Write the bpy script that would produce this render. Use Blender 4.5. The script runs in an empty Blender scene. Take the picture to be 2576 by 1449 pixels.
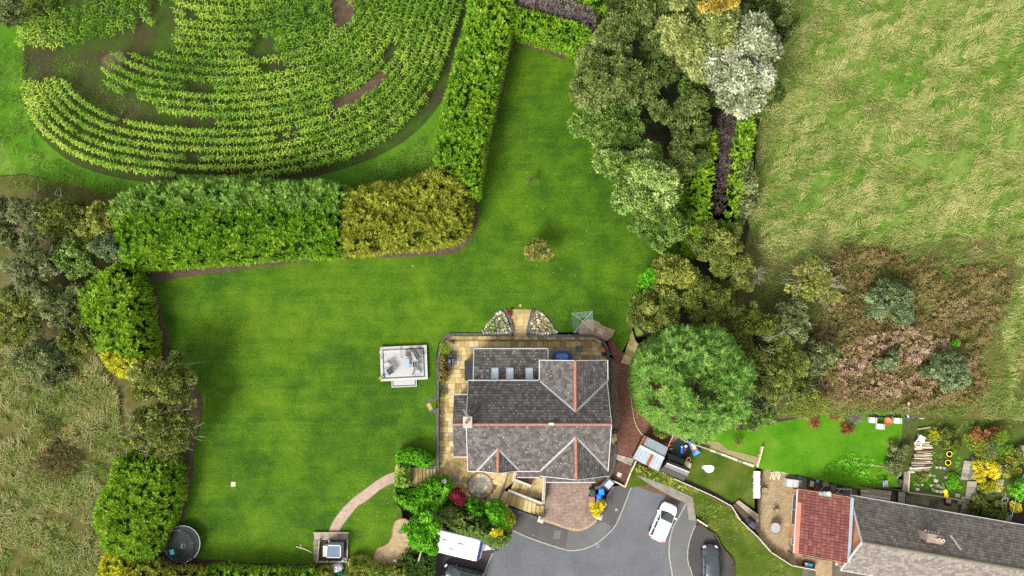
import bpy, bmesh, math, random
import numpy as np
from mathutils import Vector, Matrix
from math import radians, sin, cos, pi, atan2, hypot, sqrt

random.seed(7)
RNG = np.random.default_rng(11)
SC = bpy.context.scene

# ------------------------------------------------------------------ camera, sky, sun, exposure
CAM_F, CAM_X, CAM_Y, CAM_TILT, CAM_H = 1840.0, 1288.0, 724.5, radians(4.5), 79.0
cam_data = bpy.data.cameras.new('drone_camera')
cam = bpy.data.objects.new('drone_camera', cam_data)
SC.collection.objects.link(cam)
cam.location = (0, 0, CAM_H)
cam.rotation_euler = (CAM_TILT, 0, 0)
cam_data.sensor_fit = 'HORIZONTAL'
cam_data.sensor_width = 36.0
cam_data.lens = 36.0 * CAM_F / 2576.0
cam_data.clip_end = 3000.0
SC.camera = cam

SUN_ELEV, SUN_AZ = radians(44), radians(218)      # azimuth clockwise from +Y (image up): light from lower left
world = bpy.data.worlds.new('World')
SC.world = world
world.use_nodes = True
wn = world.node_tree.nodes; wl_ = world.node_tree.links
sky = wn.new('ShaderNodeTexSky'); sky.sky_type = 'NISHITA'; sky.sun_disc = False
sky.sun_elevation = SUN_ELEV; sky.sun_rotation = SUN_AZ
sky.air_density = 1.0; sky.dust_density = 3.0; sky.ozone_density = 1.0
hsv = wn.new('ShaderNodeHueSaturation'); hsv.inputs['Saturation'].default_value = 0.18
wl_.new(sky.outputs[0], hsv.inputs['Color'])
wl_.new(hsv.outputs[0], wn['Background'].inputs['Color'])
wn['Background'].inputs['Strength'].default_value = 0.11

sun_data = bpy.data.lights.new('sun', 'SUN')
sun_data.energy = 1.5; sun_data.angle = radians(20); sun_data.color = (1.0, 0.96, 0.89)
sun = bpy.data.objects.new('sun', sun_data)
SC.collection.objects.link(sun)
sd = Vector((sin(SUN_AZ) * cos(SUN_ELEV), cos(SUN_AZ) * cos(SUN_ELEV), sin(SUN_ELEV)))
sun.rotation_euler = sd.to_track_quat('Z', 'Y').to_euler()
sun.location = sd * 200

SC.view_settings.view_transform = 'Standard'
SC.view_settings.look = 'None'
SC.view_settings.gamma = 1.0
SC.view_settings.exposure = 2.05
SC.cycles.max_bounces = 6
SC.cycles.diffuse_bounces = 3
SC.cycles.glossy_bounces = 2
SC.cycles.transmission_bounces = 3
SC.cycles.transparent_max_bounces = 4
SC.cycles.use_denoising = False
SC.cycles.denoiser = 'OPENIMAGEDENOISE'
SC.cycles.denoising_prefilter = 'ACCURATE'

# ------------------------------------------------------------------ pixels of the photograph -> places
def P(d, z=0.0):
	dx = (d[0] - CAM_X) / CAM_F; dy = -(d[1] - CAM_Y) / CAM_F
	y = dy * cos(CAM_TILT) + sin(CAM_TILT); zz = dy * sin(CAM_TILT) - cos(CAM_TILT)
	t = (z - CAM_H) / zz
	return Vector((dx * t, y * t, z))
def crop(ox, oy, k): return lambda X, Y: (ox + X / k, oy + Y / k)
cA = crop(1054.2, 753.9, 4.0288); cB = crop(1054.2, 1089.3, 4.0288); cC = crop(1533.4, 1089.3, 4.0288)
cE = crop(1937.1, 1089.3, 4.0288); cF = crop(1533.4, 753.9, 4.0288); cG = crop(1937.1, 753.9, 4.0288)
cH = crop(702.8, 1089.3, 4.0288); cI = crop(191.7, 1089.3, 4.0288); cK = crop(894.5, 830.6, 10.08)
n1 = crop(1584.5, 1073.3, 8.064); n2 = crop(1884.7, 1137.2, 8.064); n3 = crop(2159.5, 1022.2, 4.558)
n4 = crop(2256.6, 1150.0, 4.558); n5 = crop(753.9, 1309.7, 5.873); n6 = crop(1226.7, 1182.0, 4.558)
n7 = crop(1086.1, 1309.7, 5.873); n8 = crop(2256.6, 958.3, 4.558)
def W(f, pts, z=0.0): return [P(f(*p), z) for p in pts]
def D_(*p): return p

# levels in metres
LAWN, PATIO, DRIVE, ROAD, FOOT = 0.0, -0.8, -1.9, -2.1, -2.0
NLAWN, NSMALL, NPATIO = -0.8, -1.2, -1.6

# ------------------------------------------------------------------ building helpers
WL = {}
def wloc(o): return WL.get(o.name, Vector((0, 0, 0)))
def props(o, label=None, cat=None, group=None, kind=None):
	if label: o['label'] = label
	if cat: o['category'] = cat
	if group: o['group'] = group
	if kind: o['kind'] = kind
	return o
def thing(name, label, cat, loc=(0, 0, 0), rz=0.0, group=None):
	o = bpy.data.objects.new(name, None); SC.collection.objects.link(o)
	o.location = loc; o.rotation_euler = (0, 0, rz); o.empty_display_size = 0.3
	WL[o.name] = Vector(loc)
	return props(o, label, cat, group)
def place(name, me, parent=None, loc=(0, 0, 0), M3=None, scale=None, world=True):
	o = bpy.data.objects.new(name, me); SC.collection.objects.link(o)
	l = Vector(loc)
	if parent is not None:
		o.parent = parent
		if world: l = l - wloc(parent)
	if M3 is not None:
		o.matrix_basis = Matrix.Translation(l) @ M3.to_4x4()
	else: o.location = l
	if scale is not None: o.scale = scale
	WL[o.name] = Vector(loc) if world else wloc(parent) + Vector(loc) if parent else Vector(loc)
	return o

class MB:
	def __init__(s): s.v = []; s.f = []; s.m = []
	def add(s, vs, fs, mi=0):
		b = len(s.v); s.v += [Vector(v) for v in vs]; s.f += [[b + i for i in f] for f in fs]; s.m += [mi] * len(fs); return s
	def box(s, c, sz, rz=0.0, M3=None, mi=0, taper=1.0):
		hx, hy, hz = sz[0] / 2, sz[1] / 2, sz[2] / 2
		R = M3 if M3 is not None else Matrix.Rotation(rz, 3, 'Z')
		vs = [R @ Vector((x * (taper if z > 0 else 1), y * (taper if z > 0 else 1), z)) + Vector(c) for z in (-hz, hz) for x, y in ((-hx, -hy), (hx, -hy), (hx, hy), (-hx, hy))]
		return s.add(vs, [(3, 2, 1, 0), (4, 5, 6, 7), (0, 1, 5, 4), (1, 2, 6, 5), (2, 3, 7, 6), (3, 0, 4, 7)], mi)
	def prism(s, poly, z0, z1, mi=0, z1s=None):
		n = len(poly)
		a = sum(poly[i][0] * poly[(i + 1) % n][1] - poly[(i + 1) % n][0] * poly[i][1] for i in range(n))
		if a < 0: poly = poly[::-1]; z1s = z1s[::-1] if z1s else None
		vs = [(p[0], p[1], z0) for p in poly] + [(p[0], p[1], z1s[i] if z1s else z1) for i, p in enumerate(poly)]
		return s.add(vs, [list(range(n - 1, -1, -1)), list(range(n, 2 * n))] + [(i, (i + 1) % n, n + (i + 1) % n, n + i) for i in range(n)], mi)
	def tube(s, pts, r, n=6, mi=0, closed=False):
		pts = [Vector(p) for p in pts]; m = len(pts)
		rs = r if isinstance(r, (list, tuple)) else [r] * m
		vs = []; fs = []
		for i, p in enumerate(pts):
			if closed: t = pts[(i + 1) % m] - pts[i - 1]
			else: t = pts[min(i + 1, m - 1)] - pts[max(i - 1, 0)]
			t.normalize()
			ref = Vector((0, 0, 1)) if abs(t.z) < 0.9 else Vector((1, 0, 0))
			a = t.cross(ref).normalized(); b = t.cross(a)
			for k in range(n):
				an = 2 * pi * k / n
				vs.append(p + (a * cos(an) + b * sin(an)) * rs[i])
		for i in range(m if closed else m - 1):
			j = (i + 1) % m
			for k in range(n): fs.append((i * n + k, i * n + (k + 1) % n, j * n + (k + 1) % n, j * n + k))
		if not closed: fs += [list(range(n - 1, -1, -1)), list(range((m - 1) * n, m * n))]
		return s.add(vs, fs, mi)
	def lathe(s, c, prof, n=16, mi=0, sx=1.0, sy=1.0, rz=0.0):
		vs = []; fs = []
		for r, z in prof:
			for k in range(n):
				a = 2 * pi * k / n; x, y = r * cos(a) * sx, r * sin(a) * sy
				vs.append((c[0] + x * cos(rz) - y * sin(rz), c[1] + x * sin(rz) + y * cos(rz), c[2] + z))
		m = len(prof)
		for i in range(m - 1):
			for k in range(n): fs.append((i * n + k, i * n + (k + 1) % n, (i + 1) * n + (k + 1) % n, (i + 1) * n + k))
		fs += [list(range(n - 1, -1, -1)), list(range((m - 1) * n, m * n))]
		return s.add(vs, fs, mi)
	def strip(s, path, w, z0, z1, mi=0, closed=False):
		"""vertical-sided wall of width w along a path (world xy)."""
		L, R_ = offset(path, w / 2, closed), offset(path, -w / 2, closed)
		n = len(path); vs = []
		for i in range(n):
			zz = z1[i] if isinstance(z1, (list, tuple)) else z1
			vs += [(L[i][0], L[i][1], z0), (R_[i][0], R_[i][1], z0), (R_[i][0], R_[i][1], zz), (L[i][0], L[i][1], zz)]
		fs = []
		for i in range(n if closed else n - 1):
			a, b = 4 * i, 4 * ((i + 1) % n)
			for k in range(4): fs.append((a + k, a + (k + 1) % 4, b + (k + 1) % 4, b + k))
		if not closed: fs += [(3, 2, 1, 0), (4 * n - 4, 4 * n - 3, 4 * n - 2, 4 * n - 1)]
		return s.add(vs, fs, mi)
	def build(s, name, mats, parent=None, local=False, smooth=False, bevel=0.0, label=None, cat=None, group=None, kind=None):
		me = bpy.data.meshes.new(name)
		off = Vector((0, 0, 0))
		if not local:
			if parent is not None: off = wloc(parent)
			else:
				xs = [v.x for v in s.v]; ys = [v.y for v in s.v]; zs = [v.z for v in s.v]
				off = Vector(((min(xs) + max(xs)) / 2, (min(ys) + max(ys)) / 2, min(zs)))
		me.from_pydata([tuple(v - off) for v in s.v], [], s.f)
		mats = mats if isinstance(mats, (list, tuple)) else [mats]
		for m in mats: me.materials.append(m)
		if len(mats) > 1: me.polygons.foreach_set('material_index', s.m)
		bm = bmesh.new(); bm.from_mesh(me)
		bmesh.ops.recalc_face_normals(bm, faces=bm.faces)
		if bevel > 0:
			bmesh.ops.bevel(bm, geom=list(bm.edges), offset=bevel, segments=1, affect='EDGES', clamp_overlap=True)
		bm.to_mesh(me); bm.free()
		if smooth:
			me.polygons.foreach_set('use_smooth', [True] * len(me.polygons))
			me.set_sharp_from_angle(angle=radians(38))
		o = bpy.data.objects.new(name, me); SC.collection.objects.link(o)
		if parent is not None: o.parent = parent; WL[o.name] = wloc(parent).copy()
		elif not local: o.location = off; WL[o.name] = off.copy()
		else: WL[o.name] = Vector((0, 0, 0))
		return props(o, label, cat, group, kind)

def offset(path, d, closed=False):
	n = len(path); out = []
	for i in range(n):
		p = path[i]
		a = path[i - 1] if (i > 0 or closed) else path[i]
		b = path[(i + 1) % n] if (i < n - 1 or closed) else path[i]
		t1 = Vector((p[0] - a[0], p[1] - a[1])); t2 = Vector((b[0] - p[0], b[1] - p[1]))
		if t1.length < 1e-6: t1 = t2.copy()
		if t2.length < 1e-6: t2 = t1.copy()
		t1.normalize(); t2.normalize(); t = (t1 + t2)
		if t.length < 1e-6: t = t1.copy()
		t.normalize(); nn = Vector((-t.y, t.x)); k = max(0.5, nn.dot(Vector((-t1.y, t1.x))))
		out.append((p[0] + nn.x * d / k, p[1] + nn.y * d / k))
	return out
def smooth_path(pts, n=6, closed=False):
	"""Catmull-Rom through world points."""
	pts = [Vector(p) for p in pts]; out = []; m = len(pts)
	rng = range(m) if closed else range(m - 1)
	for i in rng:
		p0 = pts[i - 1] if (closed or i > 0) else pts[i]
		p1 = pts[i]; p2 = pts[(i + 1) % m]; p3 = pts[(i + 2) % m] if (closed or i + 2 < m) else p2
		for k in range(n):
			t = k / n
			out.append(0.5 * ((2 * p1) + (p2 - p0) * t + (2 * p0 - 5 * p1 + 4 * p2 - p3) * t * t + (3 * p1 - p0 - 3 * p2 + p3) * t ** 3))
	if not closed: out.append(pts[-1])
	return out
def along(path, step):
	"""points and headings every step metres along a world path."""
	out = []; acc = step / 2
	for a, b in zip(path[:-1], path[1:]):
		d = Vector((b[0] - a[0], b[1] - a[1])); L = d.length
		while acc <= L:
			q = Vector(a) + (Vector(b) - Vector(a)) * (acc / L); out.append((q, atan2(d.y, d.x))); acc += step
		acc -= L
	return out
def inpoly(x, y, poly):
	x = np.asarray(x); y = np.asarray(y); r = np.zeros(x.shape, bool); n = len(poly); j = n - 1
	for i in range(n):
		xi, yi = poly[i][0], poly[i][1]; xj, yj = poly[j][0], poly[j][1]
		c = ((yi > y) != (yj > y)) & (x < (xj - xi) * (y - yi) / ((yj - yi) or 1e-9) + xi)
		r ^= c; j = i
	return r
def edge_dist(x, y, poly):
	d = np.full(np.shape(x), 1e9); n = len(poly)
	for i in range(n):
		ax, ay = poly[i][0], poly[i][1]; bx, by = poly[(i + 1) % n][0], poly[(i + 1) % n][1]
		vx, vy = bx - ax, by - ay; L = vx * vx + vy * vy or 1e-9
		t = np.clip(((x - ax) * vx + (y - ay) * vy) / L, 0, 1)
		d = np.minimum(d, np.hypot(x - ax - t * vx, y - ay - t * vy))
	return d
def sample_poly(poly, dens, rng=RNG):
	xs = [p[0] for p in poly]; ys = [p[1] for p in poly]
	A = (max(xs) - min(xs)) * (max(ys) - min(ys)); n = int(A * dens)
	x = rng.uniform(min(xs), max(xs), n); y = rng.uniform(min(ys), max(ys), n)
	k = inpoly(x, y, poly); return x[k], y[k]
_nz = np.random.default_rng(5)
_K = [(_nz.uniform(0, 2 * pi), _nz.uniform(0, 2 * pi), _nz.uniform(0.6, 1.5)) for _ in range(14)]
def wavy(x, y, scale, seed=0):
	"""smooth pseudo noise in -1..1 (scale = feature size in metres)."""
	r = 0.0
	for i in range(6):
		a, ph, f = _K[(i + seed) % 14]
		r = r + np.sin((x * cos(a) + y * sin(a)) * f * 6.28 / scale + ph * (1 + seed))
	return r / 3.2

# ------------------------------------------------------------------ materials
MATS = {}
def _new(name):
	m = bpy.data.materials.new(name); m.use_nodes = True
	nt = m.node_tree; b = nt.nodes['Principled BSDF']; MATS[name] = m
	return m, nt, b
def ramp(nt, fac, stops):
	r = nt.nodes.new('ShaderNodeValToRGB'); el = r.color_ramp.elements
	while len(el) < len(stops): el.new(0.5)
	for e, (p, c) in zip(el, stops): e.position = p; e.color = (*c, 1)
	nt.links.new(fac, r.inputs[0]); return r.outputs[0]
def noise(nt, scale, detail=4, rough=0.55, vec=None, dist=0.0):
	n = nt.nodes.new('ShaderNodeTexNoise'); n.inputs['Scale'].default_value = scale; n.inputs['Detail'].default_value = detail
	n.inputs['Roughness'].default_value = rough; n.inputs['Distortion'].default_value = dist
	if vec is not None: nt.links.new(vec, n.inputs['Vector'])
	return n.outputs['Fac']
def pos(nt, sc=None, rot=0.0):
	g = nt.nodes.new('ShaderNodeNewGeometry')
	if sc is None: return g.outputs['Position']
	mp = nt.nodes.new('ShaderNodeMapping'); mp.inputs['Scale'].default_value = sc; mp.inputs['Rotation'].default_value = (0, 0, rot)
	nt.links.new(g.outputs['Position'], mp.inputs['Vector']); return mp.outputs[0]
def mixc(nt, fac, a, b, mode='MIX'):
	m = nt.nodes.new('ShaderNodeMix'); m.data_type = 'RGBA'; m.blend_type = mode
	for i, v in ((0, fac), (6, a), (7, b)):
		if hasattr(v, 'is_linked'): nt.links.new(v, m.inputs[i])
		elif i == 0: m.inputs[0].default_value = v
		else: m.inputs[i].default_value = (*v, 1)
	return m.outputs[2]
def mth(nt, op, a, b=0.5, c=None):
	m = nt.nodes.new('ShaderNodeMath'); m.operation = op
	for i, v in enumerate((a, b) if c is None else (a, b, c)):
		if hasattr(v, 'is_linked'): nt.links.new(v, m.inputs[i])
		else: m.inputs[i].default_value = v
	return m.outputs[0]
def bump(nt, b, h, strength=0.4, dist=0.02):
	n = nt.nodes.new('ShaderNodeBump'); n.inputs['Strength'].default_value = strength; n.inputs['Distance'].default_value = dist
	nt.links.new(h, n.inputs['Height']); nt.links.new(n.outputs[0], b.inputs['Normal'])
def plain(name, c, rough=0.6, metal=0.0, var=0.25, scale=3.0, spec=0.12, bmp=0.0, coat=0.0):
	"""base colour with gentle two-scale mottling."""
	m, nt, b = _new(name)
	p = pos(nt)
	f = mth(nt, 'ADD', mth(nt, 'MULTIPLY', noise(nt, scale, 5, 0.6, p), 0.6), mth(nt, 'MULTIPLY', noise(nt, scale * 7, 3, 0.6, p), 0.4))
	col = ramp(nt, f, [(0.3, tuple(x * (1 - var) for x in c)), (0.5, c), (0.72, tuple(min(1, x * (1 + var)) for x in c))])
	nt.links.new(col, b.inputs['Base Color'])
	b.inputs['Roughness'].default_value = rough; b.inputs['Metallic'].default_value = metal
	b.inputs['Specular IOR Level'].default_value = spec
	if coat: b.inputs['Coat Weight'].default_value = coat; b.inputs['Coat Roughness'].default_value = 0.08
	if bmp: bump(nt, b, noise(nt, scale * 9, 4, 0.6, p), bmp)
	return m
def multi(name, stops, scale=1.0, detail=8, rough=0.85, fine=None, bmp=0.3, dist=0.0, sc=None):
	"""noise ramp ground-like material."""
	m, nt, b = _new(name); p = pos(nt, sc)
	f = noise(nt, scale, detail, 0.62, p, dist)
	if fine: f = mth(nt, 'ADD', mth(nt, 'MULTIPLY', f, 1 - fine[1]), mth(nt, 'MULTIPLY', noise(nt, fine[0], 3, 0.6, p), fine[1]))
	nt.links.new(ramp(nt, f, stops), b.inputs['Base Color'])
	b.inputs['Roughness'].default_value = rough; b.inputs['Specular IOR Level'].default_value = 0.05
	if bmp: bump(nt, b, noise(nt, (fine[0] if fine else scale * 8), 3, 0.6, p), bmp, 0.03)
	return m
LEAF_GAIN = 1.32
def leafm(name, stops, transl=0.25, big=0.35, rough=0.6, scale=0.8):
	"""foliage: colour from the leaf's own random value 'v' plus patches through the plant."""
	m, nt, b = _new(name); stops = [(p, tuple(min(0.75, x * LEAF_GAIN) for x in c)) for p, c in stops]
	at = nt.nodes.new('ShaderNodeAttribute'); at.attribute_name = 'v'
	oi = nt.nodes.new('ShaderNodeObjectInfo')
	f = mth(nt, 'ADD', mth(nt, 'MULTIPLY', at.outputs['Fac'], 1 - big), mth(nt, 'MULTIPLY', noise(nt, scale, 3, 0.6, pos(nt)), big))
	f = mth(nt, 'ADD', f, mth(nt, 'MULTIPLY', mth(nt, 'SUBTRACT', oi.outputs['Random'], 0.5), 0.12))
	col = ramp(nt, f, stops)
	nt.links.new(col, b.inputs['Base Color'])
	b.inputs['Roughness'].default_value = rough; b.inputs['Specular IOR Level'].default_value = 0.06
	tr = nt.nodes.new('ShaderNodeBsdfTranslucent'); nt.links.new(col, tr.inputs['Color'])
	mx = nt.nodes.new('ShaderNodeMixShader'); mx.inputs[0].default_value = transl
	out = nt.nodes['Material Output']
	nt.links.new(b.outputs[0], mx.inputs[1]); nt.links.new(tr.outputs[0], mx.inputs[2]); nt.links.new(mx.outputs[0], out.inputs['Surface'])
	return m
def tilem(name, stops, moss, lichen, moss_amt=0.6, lich=0.11):
	"""roof tile: own tone per tile, moss patches and pale lichen spots."""
	m, nt, b = _new(name)
	at = nt.nodes.new('ShaderNodeAttribute'); at.attribute_name = 'v'
	oi = nt.nodes.new('ShaderNodeObjectInfo')
	f = mth(nt, 'FRACT', mth(nt, 'ADD', at.outputs['Fac'], mth(nt, 'MULTIPLY', oi.outputs['Random'], 1.0)))
	p = pos(nt)
	f = mth(nt, 'ADD', mth(nt, 'MULTIPLY', f, 0.35), mth(nt, 'MULTIPLY', noise(nt, 1.6, 6, 0.7, p), 0.65))
	col = ramp(nt, f, stops)
	mo = ramp(nt, noise(nt, 0.55, 6, 0.7, p), [(moss_amt, (0, 0, 0)), (moss_amt + 0.14, (1, 1, 1))])
	col = mixc(nt, mo, col, moss)
	vo = nt.nodes.new('ShaderNodeTexVoronoi'); vo.inputs['Scale'].default_value = 2.2; nt.links.new(p, vo.inputs['Vector'])
	ls = ramp(nt, mth(nt, 'ADD', vo.outputs['Distance'], mth(nt, 'MULTIPLY', noise(nt, 9, 3, 0.6, p), 0.12)), [(lich, (1, 1, 1)), (lich + 0.05, (0, 0, 0))])
	col = mixc(nt, ls, col, lichen)
	nt.links.new(col, b.inputs['Base Color']); b.inputs['Roughness'].default_value = 0.85
	b.inputs['Specular IOR Level'].default_value = 0.1
	bump(nt, b, noise(nt, 14, 4, 0.6, p), 0.35, 0.02)
	return m
def brickm(name, c1, c2, mortar, bw, bh, msize=0.012, rot=0.0, wallmode=False, var=0.3):
	m, nt, b = _new(name)
	p = pos(nt, (1, 1, 1), rot)
	if wallmode:
		sp = nt.nodes.new('ShaderNodeSeparateXYZ'); nt.links.new(p, sp.inputs[0])
		cb = nt.nodes.new('ShaderNodeCombineXYZ')
		nt.links.new(mth(nt, 'ADD', sp.outputs[0], sp.outputs[1]), cb.inputs[0]); nt.links.new(sp.outputs[2], cb.inputs[1]); p = cb.outputs[0]
	br = nt.nodes.new('ShaderNodeTexBrick'); nt.links.new(p, br.inputs['Vector'])
	br.inputs['Color1'].default_value = (*c1, 1); br.inputs['Color2'].default_value = (*c2, 1); br.inputs['Mortar'].default_value = (*mortar, 1)
	br.inputs['Scale'].default_value = 1.0; br.inputs['Brick Width'].default_value = bw; br.inputs['Row Height'].default_value = bh
	br.inputs['Mortar Size'].default_value = msize; br.inputs['Mortar Smooth'].default_value = 0.2; br.inputs['Bias'].default_value = 0.0
	g = pos(nt)
	n = ramp(nt, noise(nt, 0.9, 6, 0.65, g), [(0.3, (1 - var,) * 3), (0.7, (1 + var * 0.5,) * 3)])
	nt.links.new(mixc(nt, 1.0, br.outputs['Color'], n, 'MULTIPLY'), b.inputs['Base Color'])
	b.inputs['Roughness'].default_value = 0.85; b.inputs['Specular IOR Level'].default_value = 0.06
	bump(nt, b, mth(nt, 'SUBTRACT', 1.0, br.outputs['Fac']), 0.4, 0.01)
	return m
def glassm(name, c, rough=0.06):
	m, nt, b = _new(name); b.inputs['Base Color'].default_value = (*c, 1)
	b.inputs['Roughness'].default_value = rough; b.inputs['Specular IOR Level'].default_value = 0.6
	return m

# ground
def lawn_material():
	m, nt, b = _new('mown_lawn'); p = pos(nt)
	big = noise(nt, 0.09, 5, 0.6, p, 0.4); mid = noise(nt, 0.45, 6, 0.62, p, 0.3); fine = noise(nt, 5.0, 4, 0.7, p)
	streak = noise(nt, 1.0, 4, 0.65, pos(nt, (0.10, 1.5, 1.0), radians(-3)))
	f = mth(nt, 'ADD', mth(nt, 'MULTIPLY', big, 0.34), mth(nt, 'MULTIPLY', mid, 0.27))
	f = mth(nt, 'ADD', f, mth(nt, 'MULTIPLY', streak, 0.13)); f = mth(nt, 'ADD', f, mth(nt, 'MULTIPLY', fine, 0.26))
	col = ramp(nt, f, [(0.36, (0.008, 0.029, 0.002)), (0.45, (0.020, 0.054, 0.002)), (0.53, (0.040, 0.086, 0.0024)), (0.63, (0.074, 0.114, 0.006))])
	sp = ramp(nt, noise(nt, 1.3, 6, 0.7, p), [(0.64, (0, 0, 0)), (0.74, (1, 1, 1))])
	col = mixc(nt, mth(nt, 'MULTIPLY', sp, 0.4), col, (0.066, 0.090, 0.016))
	nt.links.new(col, b.inputs['Base Color']); b.inputs['Roughness'].default_value = 0.9; b.inputs['Specular IOR Level'].default_value = 0.1
	bump(nt, b, noise(nt, 9.0, 4, 0.7, p), 0.7, 0.05)
	return m
M_LAWN = lawn_material()
M_NLAWN = multi('neighbour_lawn', [(0.3, (0.020, 0.070, 0.003)), (0.5, (0.042, 0.125, 0.004)), (0.7, (0.085, 0.15, 0.012))], 0.35, 7, 0.9, (6, 0.3), 0.6)
M_ROUGH = multi('rough_lawn', [(0.3, (0.018, 0.036, 0.004)), (0.5, (0.038, 0.062, 0.006)), (0.7, (0.08, 0.085, 0.02))], 0.5, 7, 0.9, (6, 0.3), 0.6)
M_MEADOW = multi('meadow_ground', [(0.3, (0.030, 0.075, 0.006)), (0.45, (0.062, 0.115, 0.014)), (0.6, (0.11, 0.145, 0.032)), (0.72, (0.15, 0.145, 0.055)), (0.85, (0.12, 0.09, 0.04))], 0.12, 8, 0.95, (2.5, 0.35), 0.8)
M_SCRUB = multi('scrub_ground', [(0.3, (0.022, 0.034, 0.006)), (0.45, (0.05, 0.052, 0.014)), (0.58, (0.075, 0.062, 0.022)), (0.68, (0.045, 0.085, 0.010))], 0.16, 8, 0.95, (2.0, 0.4), 0.8)
M_FIELD = multi('field_soil', [(0.30, (0.030, 0.022, 0.014)), (0.45, (0.030, 0.030, 0.011)), (0.55, (0.024, 0.046, 0.006)), (0.7, (0.030, 0.075, 0.006))], 0.3, 8, 0.95, (3.0, 0.35), 0.8)
M_MARGIN = multi('field_margin_green', [(0.3, (0.022, 0.066, 0.004)), (0.5, (0.042, 0.105, 0.006)), (0.7, (0.075, 0.125, 0.015))], 0.3, 8, 0.95, (5.0, 0.35), 0.8)
M_SOIL = multi('bare_soil', [(0.3, (0.034, 0.024, 0.016)), (0.55, (0.066, 0.045, 0.030)), (0.75, (0.10, 0.074, 0.052))], 1.6, 7, 0.95, (12, 0.4), 0.8)
M_DSOIL = multi('dark_soil', [(0.3, (0.02, 0.014, 0.011)), (0.6, (0.045, 0.032, 0.024)), (0.8, (0.06, 0.05, 0.03))], 1.6, 7, 0.95, (12, 0.4), 0.8)
M_BARK = multi('bark_chips', [(0.3, (0.055, 0.026, 0.016)), (0.5, (0.115, 0.058, 0.036)), (0.72, (0.19, 0.115, 0.085))], 2.2, 7, 0.95, (15, 0.5), 0.9)
M_PEB = multi('pebble_bed', [(0.3, (0.04, 0.027, 0.021)), (0.5, (0.10, 0.07, 0.052)), (0.72, (0.18, 0.14, 0.11))], 2.4, 7, 0.95, (14, 0.5), 0.9)
M_SAND = multi('sandy_bed', [(0.3, (0.14, 0.095, 0.045)), (0.5, (0.23, 0.17, 0.095)), (0.72, (0.31, 0.25, 0.155))], 1.8, 7, 0.95, (13, 0.45), 0.9)
M_GRAVEL = multi('pink_gravel', [(0.3, (0.15, 0.105, 0.075)), (0.5, (0.24, 0.175, 0.13)), (0.7, (0.32, 0.25, 0.20))], 1.2, 5, 0.95, (16, 0.6), 0.9)
M_DRYG = multi('dry_grass', [(0.3, (0.10, 0.085, 0.032)), (0.5, (0.19, 0.15, 0.085)), (0.7, (0.07, 0.11, 0.02))], 0.7, 7, 0.95, (9, 0.4), 0.8)
def asphalt(name, c, warm=1.0):
	m, nt, b = _new(name); p = pos(nt)
	f = mth(nt, 'ADD', mth(nt, 'MULTIPLY', noise(nt, 0.16, 6, 0.6, p, 0.6), 0.62), mth(nt, 'MULTIPLY', noise(nt, 7, 4, 0.65, p), 0.38))
	col = ramp(nt, f, [(0.33, tuple(x * 0.62 for x in c)), (0.5, c), (0.68, tuple(x * 1.4 for x in c))])
	st = ramp(nt, noise(nt, 1.0, 5, 0.7, pos(nt, (0.5, 0.12, 1), radians(20))), [(0.62, (0, 0, 0)), (0.74, (1, 1, 1))])
	col = mixc(nt, mth(nt, 'MULTIPLY', st, 0.35), col, tuple(x * 1.8 for x in c))
	nt.links.new(col, b.inputs['Base Color']); b.inputs['Roughness'].default_value = 0.8; b.inputs['Specular IOR Level'].default_value = 0.12
	bump(nt, b, noise(nt, 30, 3, 0.6, p), 0.3, 0.01); return m
M_ROAD = asphalt('road_asphalt', (0.070, 0.073, 0.078))
M_FOOT = asphalt('footway_asphalt', (0.052, 0.050, 0.048))
M_FOOT2 = asphalt('footway_patch', (0.078, 0.077, 0.076))
M_PARK = asphalt('parking_tarmac', (0.036, 0.033, 0.032))
M_CONC = multi('old_concrete', [(0.3, (0.075, 0.07, 0.055)), (0.5, (0.14, 0.13, 0.108)), (0.7, (0.20, 0.185, 0.155))], 1.1, 7, 0.9, (10, 0.35), 0.4)
M_KERB = plain('kerb_concrete', (0.19, 0.18, 0.155), 0.9, var=0.3)
def slabm(name, stops, dirt=0.18):
	m, nt, b = _new(name); p = pos(nt)
	oi = nt.nodes.new('ShaderNodeObjectInfo')
	at = nt.nodes.new('ShaderNodeAttribute'); at.attribute_name = 'v'
	f = mth(nt, 'FRACT', mth(nt, 'ADD', at.outputs['Fac'], oi.outputs['Random']))
	f = mth(nt, 'ADD', mth(nt, 'MULTIPLY', f, 0.45), mth(nt, 'MULTIPLY', noise(nt, 2.2, 6, 0.65, p), 0.55))
	col = ramp(nt, f, stops)
	d = ramp(nt, noise(nt, 0.5, 6, 0.7, p), [(0.5, (0, 0, 0)), (0.72, (1, 1, 1))])
	col = mixc(nt, mth(nt, 'MULTIPLY', d, dirt), col, (0.075, 0.062, 0.032))
	nt.links.new(col, b.inputs['Base Color']); b.inputs['Roughness'].default_value = 0.85; b.inputs['Specular IOR Level'].default_value = 0.08
	bump(nt, b, noise(nt, 9, 4, 0.6, p), 0.35, 0.02); return m
M_SLAB = slabm('yellow_slab', [(0.25, (0.17, 0.122, 0.048)), (0.5, (0.285, 0.215, 0.095)), (0.75, (0.37, 0.295, 0.155))])
M_SLABG = slabm('grey_slab', [(0.25, (0.12, 0.11, 0.085)), (0.5, (0.19, 0.175, 0.14)), (0.75, (0.26, 0.24, 0.20))])
M_MOSSY = slabm('mossy_slab', [(0.25, (0.06, 0.055, 0.028)), (0.5, (0.11, 0.105, 0.055)), (0.75, (0.16, 0.15, 0.09))])
M_JOINT = multi('slab_joint', [(0.3, (0.035, 0.026, 0.014)), (0.7, (0.085, 0.065, 0.035))], 3, 5, 0.95, None, 0.3)
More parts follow.
